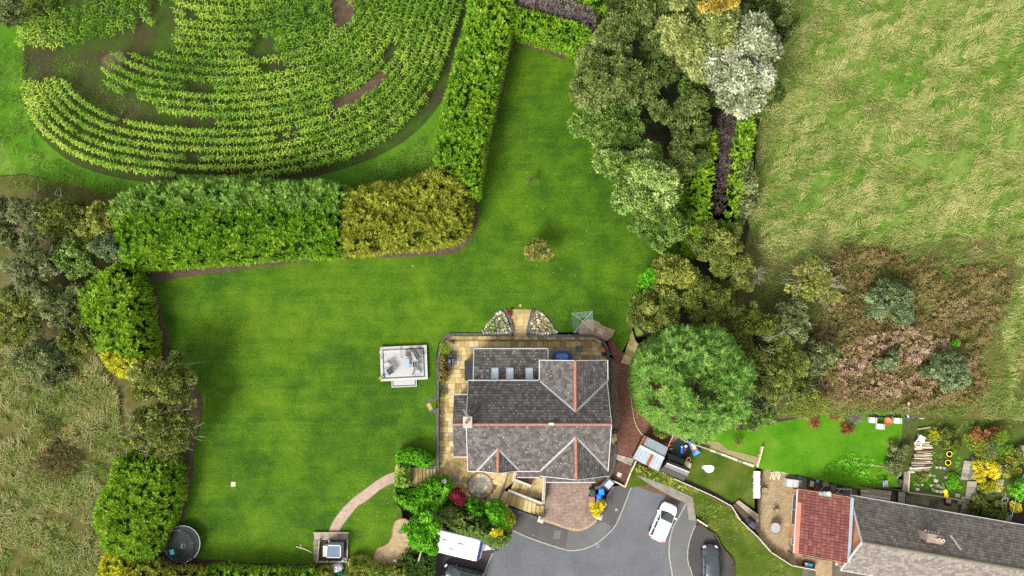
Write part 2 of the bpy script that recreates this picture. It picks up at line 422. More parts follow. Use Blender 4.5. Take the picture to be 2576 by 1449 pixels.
M_COPING = brickm('coping_blue_brick', (0.050, 0.052, 0.056), (0.095, 0.095, 0.098), (0.03, 0.028, 0.026), 0.11, 0.6, 0.014, var=0.3)
M_REDBR = brickm('red_wall_brick', (0.12, 0.045, 0.03), (0.17, 0.07, 0.045), (0.12, 0.10, 0.085), 0.22, 0.075, 0.01, wallmode=True)
M_DRIVE = brickm('drive_block', (0.155, 0.108, 0.085), (0.225, 0.165, 0.135), (0.075, 0.055, 0.043), 0.24, 0.15, 0.013, var=0.28)
M_PATHBR = brickm('path_block', (0.105, 0.046, 0.030), (0.155, 0.072, 0.050), (0.06, 0.032, 0.024), 0.2, 0.1, 0.01, rot=radians(8), var=0.3)
M_NPATIO = brickm('buff_block', (0.205, 0.150, 0.080), (0.28, 0.212, 0.125), (0.10, 0.072, 0.04), 0.22, 0.12, 0.011, rot=radians(6), var=0.25)
M_CREAM = plain('cream_render', (0.34, 0.29, 0.21), 0.8, var=0.15)
M_PALE = plain('pale_stone', (0.36, 0.31, 0.245), 0.85, var=0.2, bmp=0.2)
# house
M_TILE = tilem('grey_roof_tile', [(0.2, (0.030, 0.026, 0.023)), (0.5, (0.062, 0.055, 0.050)), (0.8, (0.112, 0.101, 0.093))], (0.045, 0.045, 0.022), (0.28, 0.275, 0.255), 0.62, 0.15)
M_NTILE = tilem('brown_grey_roof_tile', [(0.2, (0.065, 0.054, 0.045)), (0.5, (0.118, 0.102, 0.087)), (0.8, (0.18, 0.158, 0.135))], (0.06, 0.055, 0.020), (0.26, 0.24, 0.18), 0.64, 0.07)
M_RTILE = tilem('red_roof_tile', [(0.2, (0.070, 0.022, 0.019)), (0.5, (0.100, 0.036, 0.031)), (0.8, (0.15, 0.060, 0.050))], (0.045, 0.028, 0.02), (0.34, 0.30, 0.26), 0.66, 0.085)
M_UNDER = plain('roof_underlay', (0.016, 0.015, 0.014), 0.9)
M_NUNDER = plain('roof_underlay_brown', (0.028, 0.022, 0.017), 0.9)
M_RIDGE = plain('orange_ridge_clay', (0.22, 0.098, 0.062), 0.85, var=0.65, scale=7, bmp=0.3)
M_VALLEY = plain('grey_valley_lead', (0.17, 0.17, 0.165), 0.55, var=0.35, scale=4)
M_WHITE = plain('white_plastic', (0.30, 0.30, 0.29), 0.4, var=0.10)
M_RENDER = plain('white_render', (0.55, 0.53, 0.48), 0.85, var=0.12)
M_BRICK = brickm('orange_brick', (0.29, 0.125, 0.055), (0.36, 0.165, 0.08), (0.27, 0.17, 0.10), 0.225, 0.075, 0.01, wallmode=True)
M_BLACK = plain('black_felt', (0.020, 0.020, 0.022), 0.7, var=0.35)
M_SKYG = glassm('skylight_glass', (0.30, 0.34, 0.37), 0.1)
M_WGLASS = glassm('window_glass', (0.025, 0.03, 0.034))
M_LEAD = plain('lead_flashing', (0.16, 0.19, 0.21), 0.5, 0.2)
M_METAL = plain('grey_metal', (0.32, 0.33, 0.34), 0.35, 0.7)
M_DMETAL = plain('dark_metal', (0.03, 0.03, 0.033), 0.45, 0.4)
M_RUBBER = plain('black_rubber', (0.012, 0.012, 0.013), 0.8)
M_GALV = plain('galvanised_sheet', (0.20, 0.23, 0.255), 0.5, 0.1, var=0.22, scale=1.5)
M_RUST = plain('rusted_sheet', (0.17, 0.055, 0.03), 0.8, var=0.35)
M_WOOD = plain('weathered_wood', (0.235, 0.19, 0.14), 0.85, var=0.35, scale=5, bmp=0.3)
M_PWOOD = plain('pale_timber', (0.42, 0.345, 0.235), 0.8, var=0.25, scale=5, bmp=0.2)
M_DWOOD = plain('dark_wood', (0.055, 0.038, 0.026), 0.85, var=0.4, scale=5, bmp=0.3)
M_DECK = plain('pale_deck_board', (0.27, 0.262, 0.25), 0.75, var=0.12, scale=4)
M_DECKD = plain('charcoal_deck_board', (0.055, 0.054, 0.055), 0.75, var=0.25)
def coloured(name, c, rough=0.45, var=0.12): return plain(name, c, rough, var=var)
M_BLUE = coloured('blue_plastic', (0.015, 0.12, 0.55)); M_LBLUE = coloured('light_blue_plastic', (0.05, 0.30, 0.62))
M_RED = coloured('red_plastic', (0.52, 0.02, 0.025)); M_YEL = coloured('yellow_plastic', (0.72, 0.52, 0.03))
M_GREENP = coloured('dark_green_plastic', (0.03, 0.045, 0.036)); M_BROWNP = coloured('brown_bin_plastic', (0.20, 0.105, 0.075))
M_ORANGE = coloured('orange_terracotta', (0.38, 0.12, 0.045)); M_TURQ = coloured('turquoise_plastic', (0.06, 0.36, 0.42))
M_NAVY = coloured('navy_pool_liner', (0.02, 0.055, 0.20), 0.25, 0.25); M_TEAL = coloured('teal_plastic', (0.008, 0.07, 0.06))
M_GREY = coloured('grey_fabric', (0.105, 0.105, 0.105), 0.8); M_DGREY = coloured('slate_fabric', (0.032, 0.037, 0.045), 0.8)
M_TBLUE = coloured('blue_grey_tabletop', (0.17, 0.225, 0.265), 0.4)
M_TRMAT = plain('trampoline_mat', (0.014, 0.020, 0.018), 0.7, var=0.5, scale=1.2)
M_CARW = plain('white_car_paint', (0.72, 0.72, 0.71), 0.25, var=0.03, coat=0.6)
M_CARB = plain('black_car_paint', (0.010, 0.011, 0.013), 0.2, var=0.2, coat=0.8)
M_CARG = plain('charcoal_car_paint', (0.032, 0.036, 0.043), 0.22, 0.3, var=0.15, coat=0.8)
M_CARGL = glassm('car_glass', (0.035, 0.05, 0.052), 0.04); M_LAMP = glassm('lamp_glass', (0.55, 0.56, 0.56), 0.1)
M_TAIL = glassm('tail_lamp', (0.30, 0.008, 0.01), 0.15); M_VANGL = glassm('caravan_window', (0.012, 0.05, 0.22), 0.1)
M_CARAV = plain('caravan_skin', (0.5, 0.5, 0.49), 0.3, var=0.04)
M_STONE = plain('rockery_stone', (0.19, 0.175, 0.145), 0.9, var=0.4, scale=4, bmp=0.4)
M_BARKT = plain('tree_bark', (0.055, 0.042, 0.030), 0.9, var=0.4, scale=6, bmp=0.5)
M_TWIG = plain('pale_twig', (0.24, 0.215, 0.175), 0.9, var=0.3, scale=6)
M_DTWIG = plain('dark_twig', (0.045, 0.034, 0.025), 0.9, var=0.4, scale=6)
# ------------------------------------------------------------------ the ground and hard surfaces
def struct(name, poly, z, mat, bottom=-4.2, label=None):
	return MB().prism([tuple(p) for p in poly], bottom, z).build(name, mat, kind='structure', label=label)
def sheet(name, poly, z, mat, t=0.02):
	return MB().prism([tuple(p) for p in poly], z - t, z).build(name, mat, kind='structure')

LOW = [P(d, -1.0) for d in [(1058, 830), (1225, 815), (1255, 772), (1345, 772), (1375, 812), (1560, 812), (1600, 842), (1690, 815), (1820, 990), (1910, 1045), (1970, 1025), (2100, 1010), (2290, 1000), (3000, 1000), (3000, 1900), (1055, 1900), (1050, 1380), (985, 1345), (980, 1200), (1020, 1150), (1058, 1150)]]
def terrain():
	xs = np.concatenate([[-1500, -600, -250, -120], np.arange(-70, 70.1, 1.25), [120, 250, 600, 1500]])
	ys = np.concatenate([[-1500, -600, -250, -100], np.arange(-50, 52.1, 1.25), [100, 250, 600, 1500]])
	X, Y = np.meshgrid(xs, ys)
	ins = inpoly(X, Y, LOW); d = edge_dist(X, Y, LOW)
	Z = np.where(ins, -5.0 * np.clip(d / 1.0, 0, 1), 0.0)
	Z = Z + np.where(ins, 0, 0.10 * wavy(X, Y, 17.0, 3) * np.clip(d / 6, 0, 1)) * np.where(np.hypot(X, Y) < 90, 1, 0) - 0.12
	h, w = X.shape
	me = bpy.data.meshes.new('ground')
	idx = np.arange(h * w).reshape(h, w)
	f = np.stack([idx[:-1, :-1], idx[:-1, 1:], idx[1:, 1:], idx[1:, :-1]], -1).reshape(-1, 4)
	me.from_pydata(np.stack([X, Y, Z], -1).reshape(-1, 3).tolist(), [], f.tolist())
	me.polygons.foreach_set('use_smooth', [True] * len(me.polygons))
	me.materials.append(M_MEADOW)
	o = bpy.data.objects.new('ground', me); SC.collection.objects.link(o); props(o, kind='structure')
terrain()

# field of maize soil, scrub ground, the mown garden lawn
struct('field_margin', [P(d) for d in [(-160, -120), (1280, -120), (1235, 60), (1120, 420), (1090, 470), (700, 500), (330, 500), (40, 430), (-40, 280), (-160, 200)]], 0.055, M_MARGIN, -1)
MB().prism([tuple(q) for q in smooth_path([P(d) for d in [(60, 120), (58, 215), (72, 290), (108, 350), (180, 408), (270, 442), (390, 462), (520, 472), (640, 469), (760, 452), (880, 420), (985, 376), (1070, 310), (1130, 220), (1165, 110), (1200, -20), (1210, -120)]], 3)] + [tuple(P((60, -120)))], -1, .07).build('maize_soil', M_FIELD, kind='structure')
for nm, pp in (('bare_track', [(842, 280), (836, 256), (905, 222), (960, 175), (974, 190), (940, 228), (890, 264)]), ('bare_hollow', [(842, -20), (880, -20), (892, 40), (858, 94), (842, 60)]), ('bare_bend', [(255, 150), (300, 128), (320, 150), (285, 180)])):
	MB().prism([tuple(q) for q in smooth_path([P(d) for d in pp], 4, True)], -.1, .085).build(nm, M_SOIL, kind='structure')
struct('scrub_ground_west', [P(d) for d in [(-300, 470), (60, 440), (330, 490), (360, 690), (300, 900), (420, 1000), (380, 1500), (-300, 1600)]], 0.05, M_SCRUB, -1)
struct('scrub_ground_east', [P(d) for d in [(1890, 560), (1990, 640), (2150, 590), (2800, 600), (2800, 1058), (2300, 1052), (2272, 1036), (2080, 1040), (1960, 1054), (1880, 1000), (1850, 700)]], 0.05, M_SCRUB, -1)
LAWN_D = [(385, 700), (470, 686), (870, 638), (1130, 622), (1185, 580), (1205, 470), (1290, 90), (1470, 130), (1640, 420), (1760, 640), (1700, 815), (1592, 822), (1583, 850), (1566, 884),
          (1556, 872), (1541, 852), (1500, 836)]
LAWN_D2 = [(1395, 836), (1330, 800), (1275, 800), (1215, 836), (1135, 836), (1118, 845), (1105, 862), (1098, 890), (1096, 1180), (1072, 1180), (1050, 1172), (1028, 1172), (1026, 1225), (1005, 1240), (1015, 1330), (1060, 1345), (1085, 1345), (1092, 1600), (380, 1600), (380, 1440), (440, 1330), (480, 1170), (520, 1000), (430, 900), (400, 760)]
lawn_poly = [P(d) for d in LAWN_D + LAWN_D2]
struct('lawn', lawn_poly, LAWN + 0.02, M_LAWN)

def strip_struct(name, dpts, w, z, mat, n=5, t=0.03):
	pa = smooth_path([P(d, z) for d in dpts], n)
	return MB().strip(pa, w, z - t, z).build(name, mat, kind='structure')
struct('shrubbery_floor', [P(d, -0.1) for d in [(1600, 820), (1720, 770), (1990, 990), (2040, 1046), (1960, 1062), (1890, 1082), (1740, 1078), (1690, 900)]], -0.12, M_DSOIL)
# soil borders under the hedges (edges follow the hedge foot)
def ribbon(name, a, b, z, mat, t=0.03, n=5):
	pa = smooth_path([P(d, z) for d in a], n); pb = smooth_path([P(d, z) for d in b], n)
	rr = random.Random(len(a))
	pb = [Vector((p.x + rr.uniform(-.06, .06), p.y + rr.uniform(-.06, .06), p.z)) for p in pb]
	return MB().prism([tuple(p) for p in pa + pb[::-1]], z - t, z).build(name, mat, kind='structure')
ribbon('soil_border_north', [(330, 670), (470, 660), (870, 610), (1110, 600), (1165, 560), (1185, 470), (1215, 330), (1270, 80)], [(380, 712), (468, 697), (700, 667), (875, 650), (1120, 641), (1172, 618), (1202, 560), (1212, 470), (1241, 340), (1296, 108)], 0.035, M_SOIL)
ribbon('soil_border_top', [(1275, 60), (1470, 100)], [(1286, 112), (1345, 124), (1420, 150)], 0.037, M_SOIL)
ribbon('soil_border_west', [(330, 700), (360, 850), (390, 960), (430, 1090), (440, 1200), (400, 1340)], [(398, 735), (407, 790), (424, 850), (430, 920), (505, 1000), (490, 1120), (487, 1190), (475, 1250), (455, 1330)], 0.036, M_SOIL)
ribbon('soil_border_south', [(430, 1440), (640, 1446), (800, 1446)], [(460, 1400), (640, 1416), (800, 1420)], 0.034, M_DSOIL)

# patio base under and round the house
PB = [P(cA(*p), PATIO) for p in [(196, 1010), (196, 640), (205, 470), (240, 405), (300, 372), (640, 356), (1090, 356), (1720, 362), (1800, 380), (1870, 430), (1915, 520), (1930, 640), (1945, 1340)]] + \
     [P(cB(*p), PATIO) for p in [(1995, 110), (1995, 330), (1940, 450), (1860, 540), (1790, 565), (1790, 480), (1270, 480), (1270, 430), (940, 430), (800, 720), (560, 730), (440, 560), (330, 560), (200, 560), (196, 360)]]
patio = struct('patio', PB, PATIO - 0.03, M_JOINT)
HOUSE_FOOT = [P(cA(*p), PATIO) for p in [(600, 560), (1250, 560), (1250, 660), (1860, 660), (1880, 1390)]] + [P(cB(*p), PATIO) for p in [(1870, 400), (1000, 390), (990, 345), (520, 345)]] + [P(cA(*p), PATIO) for p in [(520, 1440), (420, 1300), (420, 1000), (550, 960)]]

def clip_cell(poly, cell):
	"""Sutherland-Hodgman: poly clipped by a convex ccw cell."""
	out = [(p[0], p[1]) for p in poly]; n = len(cell)
	for i in range(n):
		a, b = cell[i], cell[(i + 1) % n]; ex, ey = b[0] - a[0], b[1] - a[1]
		inp = out; out = []
		if not inp: break
		s = inp[-1]
		for e in inp:
			se = ex * (e[1] - a[1]) - ey * (e[0] - a[0]); ss = ex * (s[1] - a[1]) - ey * (s[0] - a[0])
			if se >= 0:
				if ss < 0:
					t = ss / (ss - se); out.append((s[0] + (e[0] - s[0]) * t, s[1] + (e[1] - s[1]) * t))
				out.append(e)
			elif ss >= 0:
				t = ss / (ss - se); out.append((s[0] + (e[0] - s[0]) * t, s[1] + (e[1] - s[1]) * t))
			s = e
	return out
def area(p): return abs(sum(p[i][0] * p[(i + 1) % len(p)][1] - p[(i + 1) % len(p)][0] * p[i][1] for i in range(len(p)))) / 2
def pave(parent, poly, z, rows, mat, rot=0.0, widths=(0.6, 0.45, 0.6, 0.75), gap=0.022, skip=(), name='paving_slab', seed=1, t=0.045, alt=None):
	rr = random.Random(seed); cr, sr = cos(rot), sin(rot)
	loc = [(p[0] * cr + p[1] * sr, -p[0] * sr + p[1] * cr) for p in poly]
	x0, x1 = min(p[0] for p in loc), max(p[0] for p in loc); y0, y1 = min(p[1] for p in loc), max(p[1] for p in loc)
	y = y0 - 0.2; cnt = 0
	while y < y1:
		h = rr.choice(rows) if isinstance(rows, (tuple, list)) else rows
		x = x0 - rr.uniform(0, 0.6)
		while x < x1:
			w = rr.choice(widths)
			cell = [(x + gap / 2, y + gap / 2), (x + w - gap / 2, y + gap / 2), (x + w - gap / 2, y + h - gap / 2), (x + gap / 2, y + h - gap / 2)]
			pc = clip_cell(loc, cell)
			if len(pc) > 2 and area(pc) > 0.02:
				wp = [(p[0] * cr - p[1] * sr, p[0] * sr + p[1] * cr) for p in pc]
				q = []
				for p in wp:
					if not q or hypot(p[0] - q[-1][0], p[1] - q[-1][1]) > 0.004: q.append(p)
				if len(q) > 2 and hypot(q[0][0] - q[-1][0], q[0][1] - q[-1][1]) <= 0.004: q.pop()
				cx = sum(p[0] for p in q) / len(q); cy = sum(p[1] for p in q) / len(q)
				if len(q) > 2 and not any(bool(inpoly(cx, cy, s)) for s in skip):
					zz = z + rr.uniform(-0.005, 0.005)
					m = alt[0] if alt and rr.random() < alt[1] else mat
					MB().prism(q, zz - t, zz).build(name, m, parent); cnt += 1
			x += w
		y += h
	return cnt
rear = W(cA, [(212, 414), (1748, 414), (1850, 452), (1900, 545), (1912, 670), (1912, 700), (215, 700)], PATIO)
side = W(cA, [(212, 706), (545, 706), (545, 965), (400, 965), (380, 1420)], PATIO) + W(cB, [(380, 205), (208, 205)], PATIO)
c0 = pave(patio, rear, PATIO, (0.45, 0.6), M_SLAB, 0.0, skip=[HOUSE_FOOT], seed=3, alt=(M_SLABG, 0.05))
c1 = pave(patio, side, PATIO + 0.001, (0.45, 0.6), M_SLAB, 0.0, skip=[HOUSE_FOOT], seed=4, alt=(M_SLABG, 0.12))
terr = struct('front_terrace', W(cB, [(207, 208), (500, 208), (480, 380), (905, 384), (900, 400), (800, 716), (560, 728), (440, 640), (320, 560), (208, 520)], PATIO), PATIO - 0.02, M_JOINT)
circ = P(cB(620, 533), PATIO); CR = 131 / 4.0288 * (CAM_H - PATIO) / CAM_F
ring = [(circ.x + CR * 1.01 * cos(a * pi / 16), circ.y + CR * 1.01 * sin(a * pi / 16)) for a in range(32)]
pave(terr, W(cB, [(207, 208), (490, 208), (490, 330), (905, 384), (900, 400), (800, 716), (560, 728), (440, 640), (320, 560), (208, 520)], PATIO), PATIO, (0.45, 0.6), M_SLAB, radians(-22), skip=[ring, HOUSE_FOOT], seed=5)
# the stone circle: hub, two rings of wedge slabs and a brick edge
cf = thing('paving_circle', 'round stone paving circle with a red brick edge on the front terrace', 'paving', (circ.x, circ.y, PATIO))
def wedge(r0, r1, a0, a1, z0, z1, name, mat, parent, c):
	k = 3; po = [(c.x + r1 * cos(a0 + (a1 - a0) * i / k), c.y + r1 * sin(a0 + (a1 - a0) * i / k)) for i in range(k + 1)]
	if r0 > 0: po += [(c.x + r0 * cos(a1 - (a1 - a0) * i / k), c.y + r0 * sin(a1 - (a1 - a0) * i / k)) for i in range(k + 1)]
	else: po += [(c.x, c.y)]
	return MB().prism(po, z0, z1).build(name, mat, parent)
MB().lathe((circ.x, circ.y, PATIO), [(CR * 1.0, -0.03), (CR * 1.0, 0.0)], 32).build('mortar_bed', M_JOINT, cf)
for r0, r1, n in ((0, 0.29, 1), (0.31, 0.58, 8), (0.60, 0.89, 16)):
	for i in range(n):
		if n == 1: MB().lathe((circ.x, circ.y, PATIO), [(CR * r1, 0), (CR * r1, 0.02)], 20).build('hub_slab', M_SLABG, cf)
		else: wedge(CR * r0, CR * r1, 2 * pi * i / n + 0.012, 2 * pi * (i + 1) / n - 0.012, PATIO, PATIO + 0.02 + random.uniform(0, .005), 'wedge_slab', M_SLABG if (i + n) % 5 else M_SLAB, cf, circ)
M_EDGEBR = plain('edge_brick', (0.15, 0.075, 0.05), 0.85, var=0.4, scale=6)
for i in range(40): wedge(CR * 0.90, CR * 1.0, 2 * pi * i / 40 + 0.01, 2 * pi * (i + 1) / 40 - 0.01, PATIO, PATIO + 0.025, 'edge_brick', M_EDGEBR, cf, circ)

# raised ledge along the rear wall with a red brick riser
led = thing('raised_ledge', 'long narrow slab ledge with red brick riser below the rear lawn wall', 'ledge', P(cA(1000, 390), PATIO))
lp = smooth_path(W(cA, [(255, 430), (300, 398), (350, 388), (945, 388), (1090, 390), (1700, 390), (1790, 402), (1850, 440)], PATIO), 3)
MB().strip(lp, 0.30, PATIO, -0.46).build('riser', M_REDBR, led)
for q, a in along(lp, 0.5): MB().box((q.x, q.y, -0.43), (0.485, 0.37, 0.05), a).build('ledge_slab', M_SLAB, led)

# ------------------------------------------------------------------ garden walls with dark coping
def wall(name, label, dpath, z0, z1, w=0.27, cop=0.07, mat=None, copm=None, n=4, smooth=True, wz=0.0):
	pa = [P(d, z1) for d in dpath]
	if smooth: pa = smooth_path(pa, n)
	c = pa[len(pa) // 2]
	t = thing(name, label, 'wall', (c.x, c.y, z0))
	MB().strip(pa, w - 0.06, z0, z1 - cop).build('brickwork', mat or M_REDBR, t)
	MB().strip(pa, w, z1 - cop, z1).build('coping', copm or M_COPING, t)
	return t
wall('garden_wall', 'curved brick retaining wall with dark coping left of the rear steps', [cA(*p) for p in [(945, 353), (800, 353), (640, 352), (330, 353), (275, 376), (240, 412), (218, 460), (205, 530), (192, 600), (190, 650)]], PATIO - 0.3, 0.10)
wall('garden_wall', 'straight brick retaining wall with dark coping beside the barbecue and shrubs', [cA(*p) for p in [(190, 655), (190, 850), (190, 1000), (120, 1012), (66, 1052)]], PATIO - 0.3, 0.10, smooth=False)
wall('garden_wall', 'straight brick retaining wall with dark coping along the lower side patio', [cA(*p) for p in [(112, 1148), (186, 1112)]] + [cB(*p) for p in [(187, 0), (187, 345), (80, 352)]], PATIO - 0.3, 0.10, smooth=False)
wall('garden_wall', 'curved brick retaining wall with dark coping below the clothes airer', [cA(*p) for p in [(1090, 362), (1400, 363), (1700, 366), (1790, 377), (1850, 413), (1893, 465), (1917, 530), (1925, 620)]], PATIO - 0.3, 0.10)
wall('garden_wall', 'long straight brick wall with dark coping beside the pebble bed', [cA(*p) for p in [(1925, 626), (1930, 900), (1940, 1335), (2002, 1340)]], PATIO - 0.3, -0.3, w=0.2, smooth=False)
wall('garden_wall', 'sweeping curved wall with dark coping at the garage corner', [cB(*p) for p in [(1990, 110), (1990, 220), (1975, 330), (1945, 410), (1910, 470), (1865, 520), (1830, 545), (1787, 560)]], -2.1, -0.35)
wall('garden_wall', 'short sloping wall with dark coping behind the wheelie bins', [cB(*p) for p in [(1972, 545), (1940, 600), (1905, 665), (1870, 760), (1845, 815)]], -2.2, -0.95)
wall('garden_wall', 'low wall with dark coping between the two white gate pillars', [cB(*p) for p in [(905, 760), (1000, 795), (1100, 832), (1200, 868)]], -2.2, -1.35, w=0.33)

# ------------------------------------------------------------------ steps
def steps(name, label, quads, mat=None):
	"""quads: list of (four pixel points, z top)."""
	c = P(quads[len(quads) // 2][0][0], quads[-1][1])
	t = thing(name, label, 'steps', (c.x, c.y, quads[-1][1]))
	for pts, z in quads:
		poly = [tuple(P(p, z)) for p in pts]
		MB().prism(poly, z - 0.35, z - 0.05).build('riser', M_JOINT, t)
		a, b, c_, d = [Vector(p) for p in poly]
		L = max((b - a).length, (d - c_).length); n = max(1, round(L / 0.62))
		for i in range(n):
			u0, u1 = (i + 0.015) / n, (i + 1 - 0.015) / n
			q = [a.lerp(b, u0), a.lerp(b, u1), d.lerp(c_, u1), d.lerp(c_, u0)]
			MB().prism([tuple(p) for p in q], z - 0.048, z + 0.004 * (i % 2)).build('tread_slab', mat or M_SLAB, t)
	return t
def lerpd(a, b, t): return (a[0] + (b[0] - a[0]) * t, a[1] + (b[1] - a[1]) * t)
rs_y = [(98, 935, 1140), (145, 925, 1125), (196, 930, 1118), (232, 940, 1110), (266, 945, 1103), (300, 950, 1095), (340, 955, 1090), (378, 958, 1090)]
steps('garden_steps', 'pale stone steps flanked by curved dark walls up to the rear lawn',
      [([cA(rs_y[i][1], rs_y[i][0]), cA(rs_y[i][2], rs_y[i][0]), cA(rs_y[i + 1][2], rs_y[i + 1][0]), cA(rs_y[i + 1][1], rs_y[i + 1][0])], (0.06, 0.045, -0.12, -0.25, -0.38, -0.5, -0.63)[i]) for i in range(7)])
wall('step_wall', 'curved dark brick wing wall left of the rear garden steps', [cA(*p) for p in [(868, 92), (900, 150), (925, 215), (938, 290), (940, 345)]], PATIO, 0.16, w=0.25)
wall('step_wall', 'curved dark brick wing wall right of the rear garden steps', [cA(*p) for p in [(1160, 100), (1140, 160), (1118, 225), (1104, 290), (1100, 345)]], PATIO, 0.16, w=0.25)
steps('garden_steps', 'two small angled stone steps through the side wall to the lawn',
      [([cA(70, 1062), cA(112, 1042), cA(142, 1110), cA(108, 1132)], 0.06), ([cA(112, 1042), cA(152, 1025), cA(176, 1105), cA(142, 1110)], -0.25), ([cA(152, 1025), cA(200, 1015), cA(206, 1105), cA(176, 1105)], -0.5)])
wx = [1316, 1362, 1402, 1446, 1482, 1516, 1550, 1586, 1622]
steps('garden_steps', 'wide slab steps running down from the gravel path to the front terrace',
      [([cH(wx[i], 345), cH(wx[i + 1], 352), cH(wx[i + 1], 545), cH(wx[i], 545)], (0.05, 0.045, -0.03, -0.15, -0.28, -0.41, -0.54, -0.67)[i]) for i in range(8)])
# front: terrace edge, two flights between cream walls
struct('step_landing', W(n6, [(232, 28), (330, 60), (660, 80), (650, 400), (600, 420), (300, 300), (120, 390), (145, 300)], -1.5), -1.62, M_JOINT)
T0, T1 = n6(238, 30), n6(120, 385)
MB().strip([P(T0, PATIO + 0.05), P(T1, PATIO + 0.05)], 0.16, -1.2, PATIO + 0.05).build('edging', M_REDBR, label='thin dark red brick edging line across the front terrace', cat='edging')
up_t0, up_t1, up_b0, up_b1 = n6(242, 62), n6(500, 200), n6(238, 215), n6(480, 300)
q = [([lerpd(n6(300, 135), n6(500, 205), i / 6), lerpd(n6(300, 135), n6(500, 205), (i + 1) / 6), lerpd(n6(262, 225), n6(470, 300), (i + 1) / 6), lerpd(n6(262, 225), n6(470, 300), i / 6)], -0.85 - 0.1 * i) for i in range(6)]
q.append(([n6(500, 205), n6(640, 90), n6(640, 340), n6(470, 300)], -1.45)); q.append(([n6(330, 95), n6(640, 90), n6(640, 92), n6(500, 200)], -1.46))
q.insert(0, ([n6(238, 40), n6(310, 30), n6(300, 135), n6(190, 230)], -0.82))
steps('front_steps', 'short flight of yellow slab steps down to the porch landing', q)
q = [([n6(190, 235), n6(240, 262), n6(205, 380), n6(130, 370)], -0.83)] + \
	[([lerpd(n6(240, 262), n6(600, 408), i / 8), lerpd(n6(240, 262), n6(600, 408), (i + 1) / 8), lerpd(n6(205, 388), n6(590, 535), (i + 1) / 8), lerpd(n6(205, 388), n6(590, 535), i / 8)], -0.88 - 0.12 * i) for i in range(8)] + \
	[([n6(600, 408), n6(650, 412), n6(648, 535), n6(590, 535)], -1.88)]
steps('front_steps', 'long flight of yellow slab steps down to the block paved driveway', q)
def cream_wall(label, pts, z0, z1, w=0.30):
	pa = [P(d, z1) for d in pts]; c = pa[len(pa) // 2]
	t = thing('cream_wall', label, 'wall', (c.x, c.y, z0))
	MB().strip(pa, w - 0.05, z0, z1 - 0.06).build('rendered_wall', M_CREAM, t)
	MB().strip(pa, w, z1 - 0.06, z1).build('coping', M_PALE, t)
	r = [Vector((p.x, p.y, z1 + 0.55)) for p in pa]
	m = MB().tube(r, 0.025, 5)
	for p in pa: m.tube([(p.x, p.y, z1), (p.x, p.y, z1 + 0.55)], 0.02, 5)
	m.build('handrail', M_DMETAL, t)
cream_wall('cream rendered step wall with handrail beside the porch', [n6(318, 18), n6(300, 115), n6(500, 192)], -1.9, -0.35)
cream_wall('long cream rendered step wall with handrail between the two flights', [n6(232, 245), n6(270, 250), n6(450, 325), n6(620, 390)], -1.9, -0.55)
cream_wall('straight cream rendered wall with handrail along the driveway edge', [n6(650, 85), n6(645, 240), n6(635, 395)], -2.0, -0.75)

# ------------------------------------------------------------------ driveway, footways, road
DRV = [n6(668, 130), n6(1240, 140), n6(1240, 220), n6(1200, 260), n6(1180, 400), n6(1260, 560), n6(1245, 590), n6(1180, 640), n6(1100, 680), n6(1010, 692), n6(900, 668), n6(760, 618), n6(650, 585)]
struct('driveway', [P(d, DRIVE) for d in DRV], DRIVE, M_DRIVE)
edge = smooth_path([P(n6(*p), DRIVE) for p in [(650, 580), (760, 614), (900, 664), (1010, 688), (1100, 676), (1180, 636), (1250, 580)]], 5)
MB().strip(edge, 0.26, DRIVE - 0.1, DRIVE + 0.012).build('driveway_edging', brickm('edging_block', (0.23, 0.17, 0.10), (0.31, 0.24, 0.15), (0.11, 0.08, 0.05), 0.11, 0.5, 0.014), kind='structure')
BASE_FOOT = [P(d, FOOT) for d in [n6(200, 430), n6(640, 580), n6(660, 590), n6(1010, 690), n6(1250, 585), n6(1330, 260)] + [cB(*p) for p in [(1980, 540), (2090, 530), (2200, 300), (2240, 420), (2140, 600), (2060, 790), (1990, 940), (1900, 1040), (1800, 1120), (1680, 1175), (1560, 1195), (1480, 1185), (1300, 1130), (1100, 1060), (930, 985), (860, 960), (840, 700)]]]
struct('footway', BASE_FOOT, FOOT, M_FOOT)
sheet('footway_repair_dark', W(cB, [(1235, 925), (1505, 985), (1473, 1172), (1192, 1074)], FOOT), FOOT + 0.006, asphalt('dark_repair', (0.062, 0.058, 0.055)), 0.02)
sheet('footway_repair_pale', W(cB, [(1510, 985), (1640, 985), (1780, 925), (1880, 900), (1950, 950), (1890, 1030), (1790, 1110), (1670, 1165), (1560, 1185), (1480, 1173)], FOOT), FOOT + 0.009, M_FOOT2, 0.02)
sheet('footway_repair_square', W(cB, [(1372, 985), (1442, 992), (1424, 1078), (1360, 1070)], FOOT), FOOT + 0.012, asphalt('pale_repair', (0.098, 0.097, 0.094)), 0.02)
KERB = smooth_path([P(cB(*p), FOOT) for p in [(930, 978), (1100, 1055), (1300, 1126), (1480, 1181), (1560, 1190), (1680, 1170), (1800, 1115), (1900, 1035), (1990, 935), (2060, 785), (2135, 590), (2200, 450)]], 5)
ROADP = [P(d, ROAD) for d in [cB(860, 970), cB(1100, 1040), cB(1480, 1160), cB(1680, 1150), cB(1890, 1020), cB(2050, 760), cB(2120, 580), cB(2210, 430)] + [cC(*p) for p in [(420, 530), (560, 590), (700, 640), (780, 690), (700, 860), (640, 970), (615, 1100), (612, 1250), (650, 1449), (760, 2100)]] + [(1150, 1640), cB(640, 1460), cB(760, 1200)]]
struct('road', ROADP, ROAD, M_ROAD)
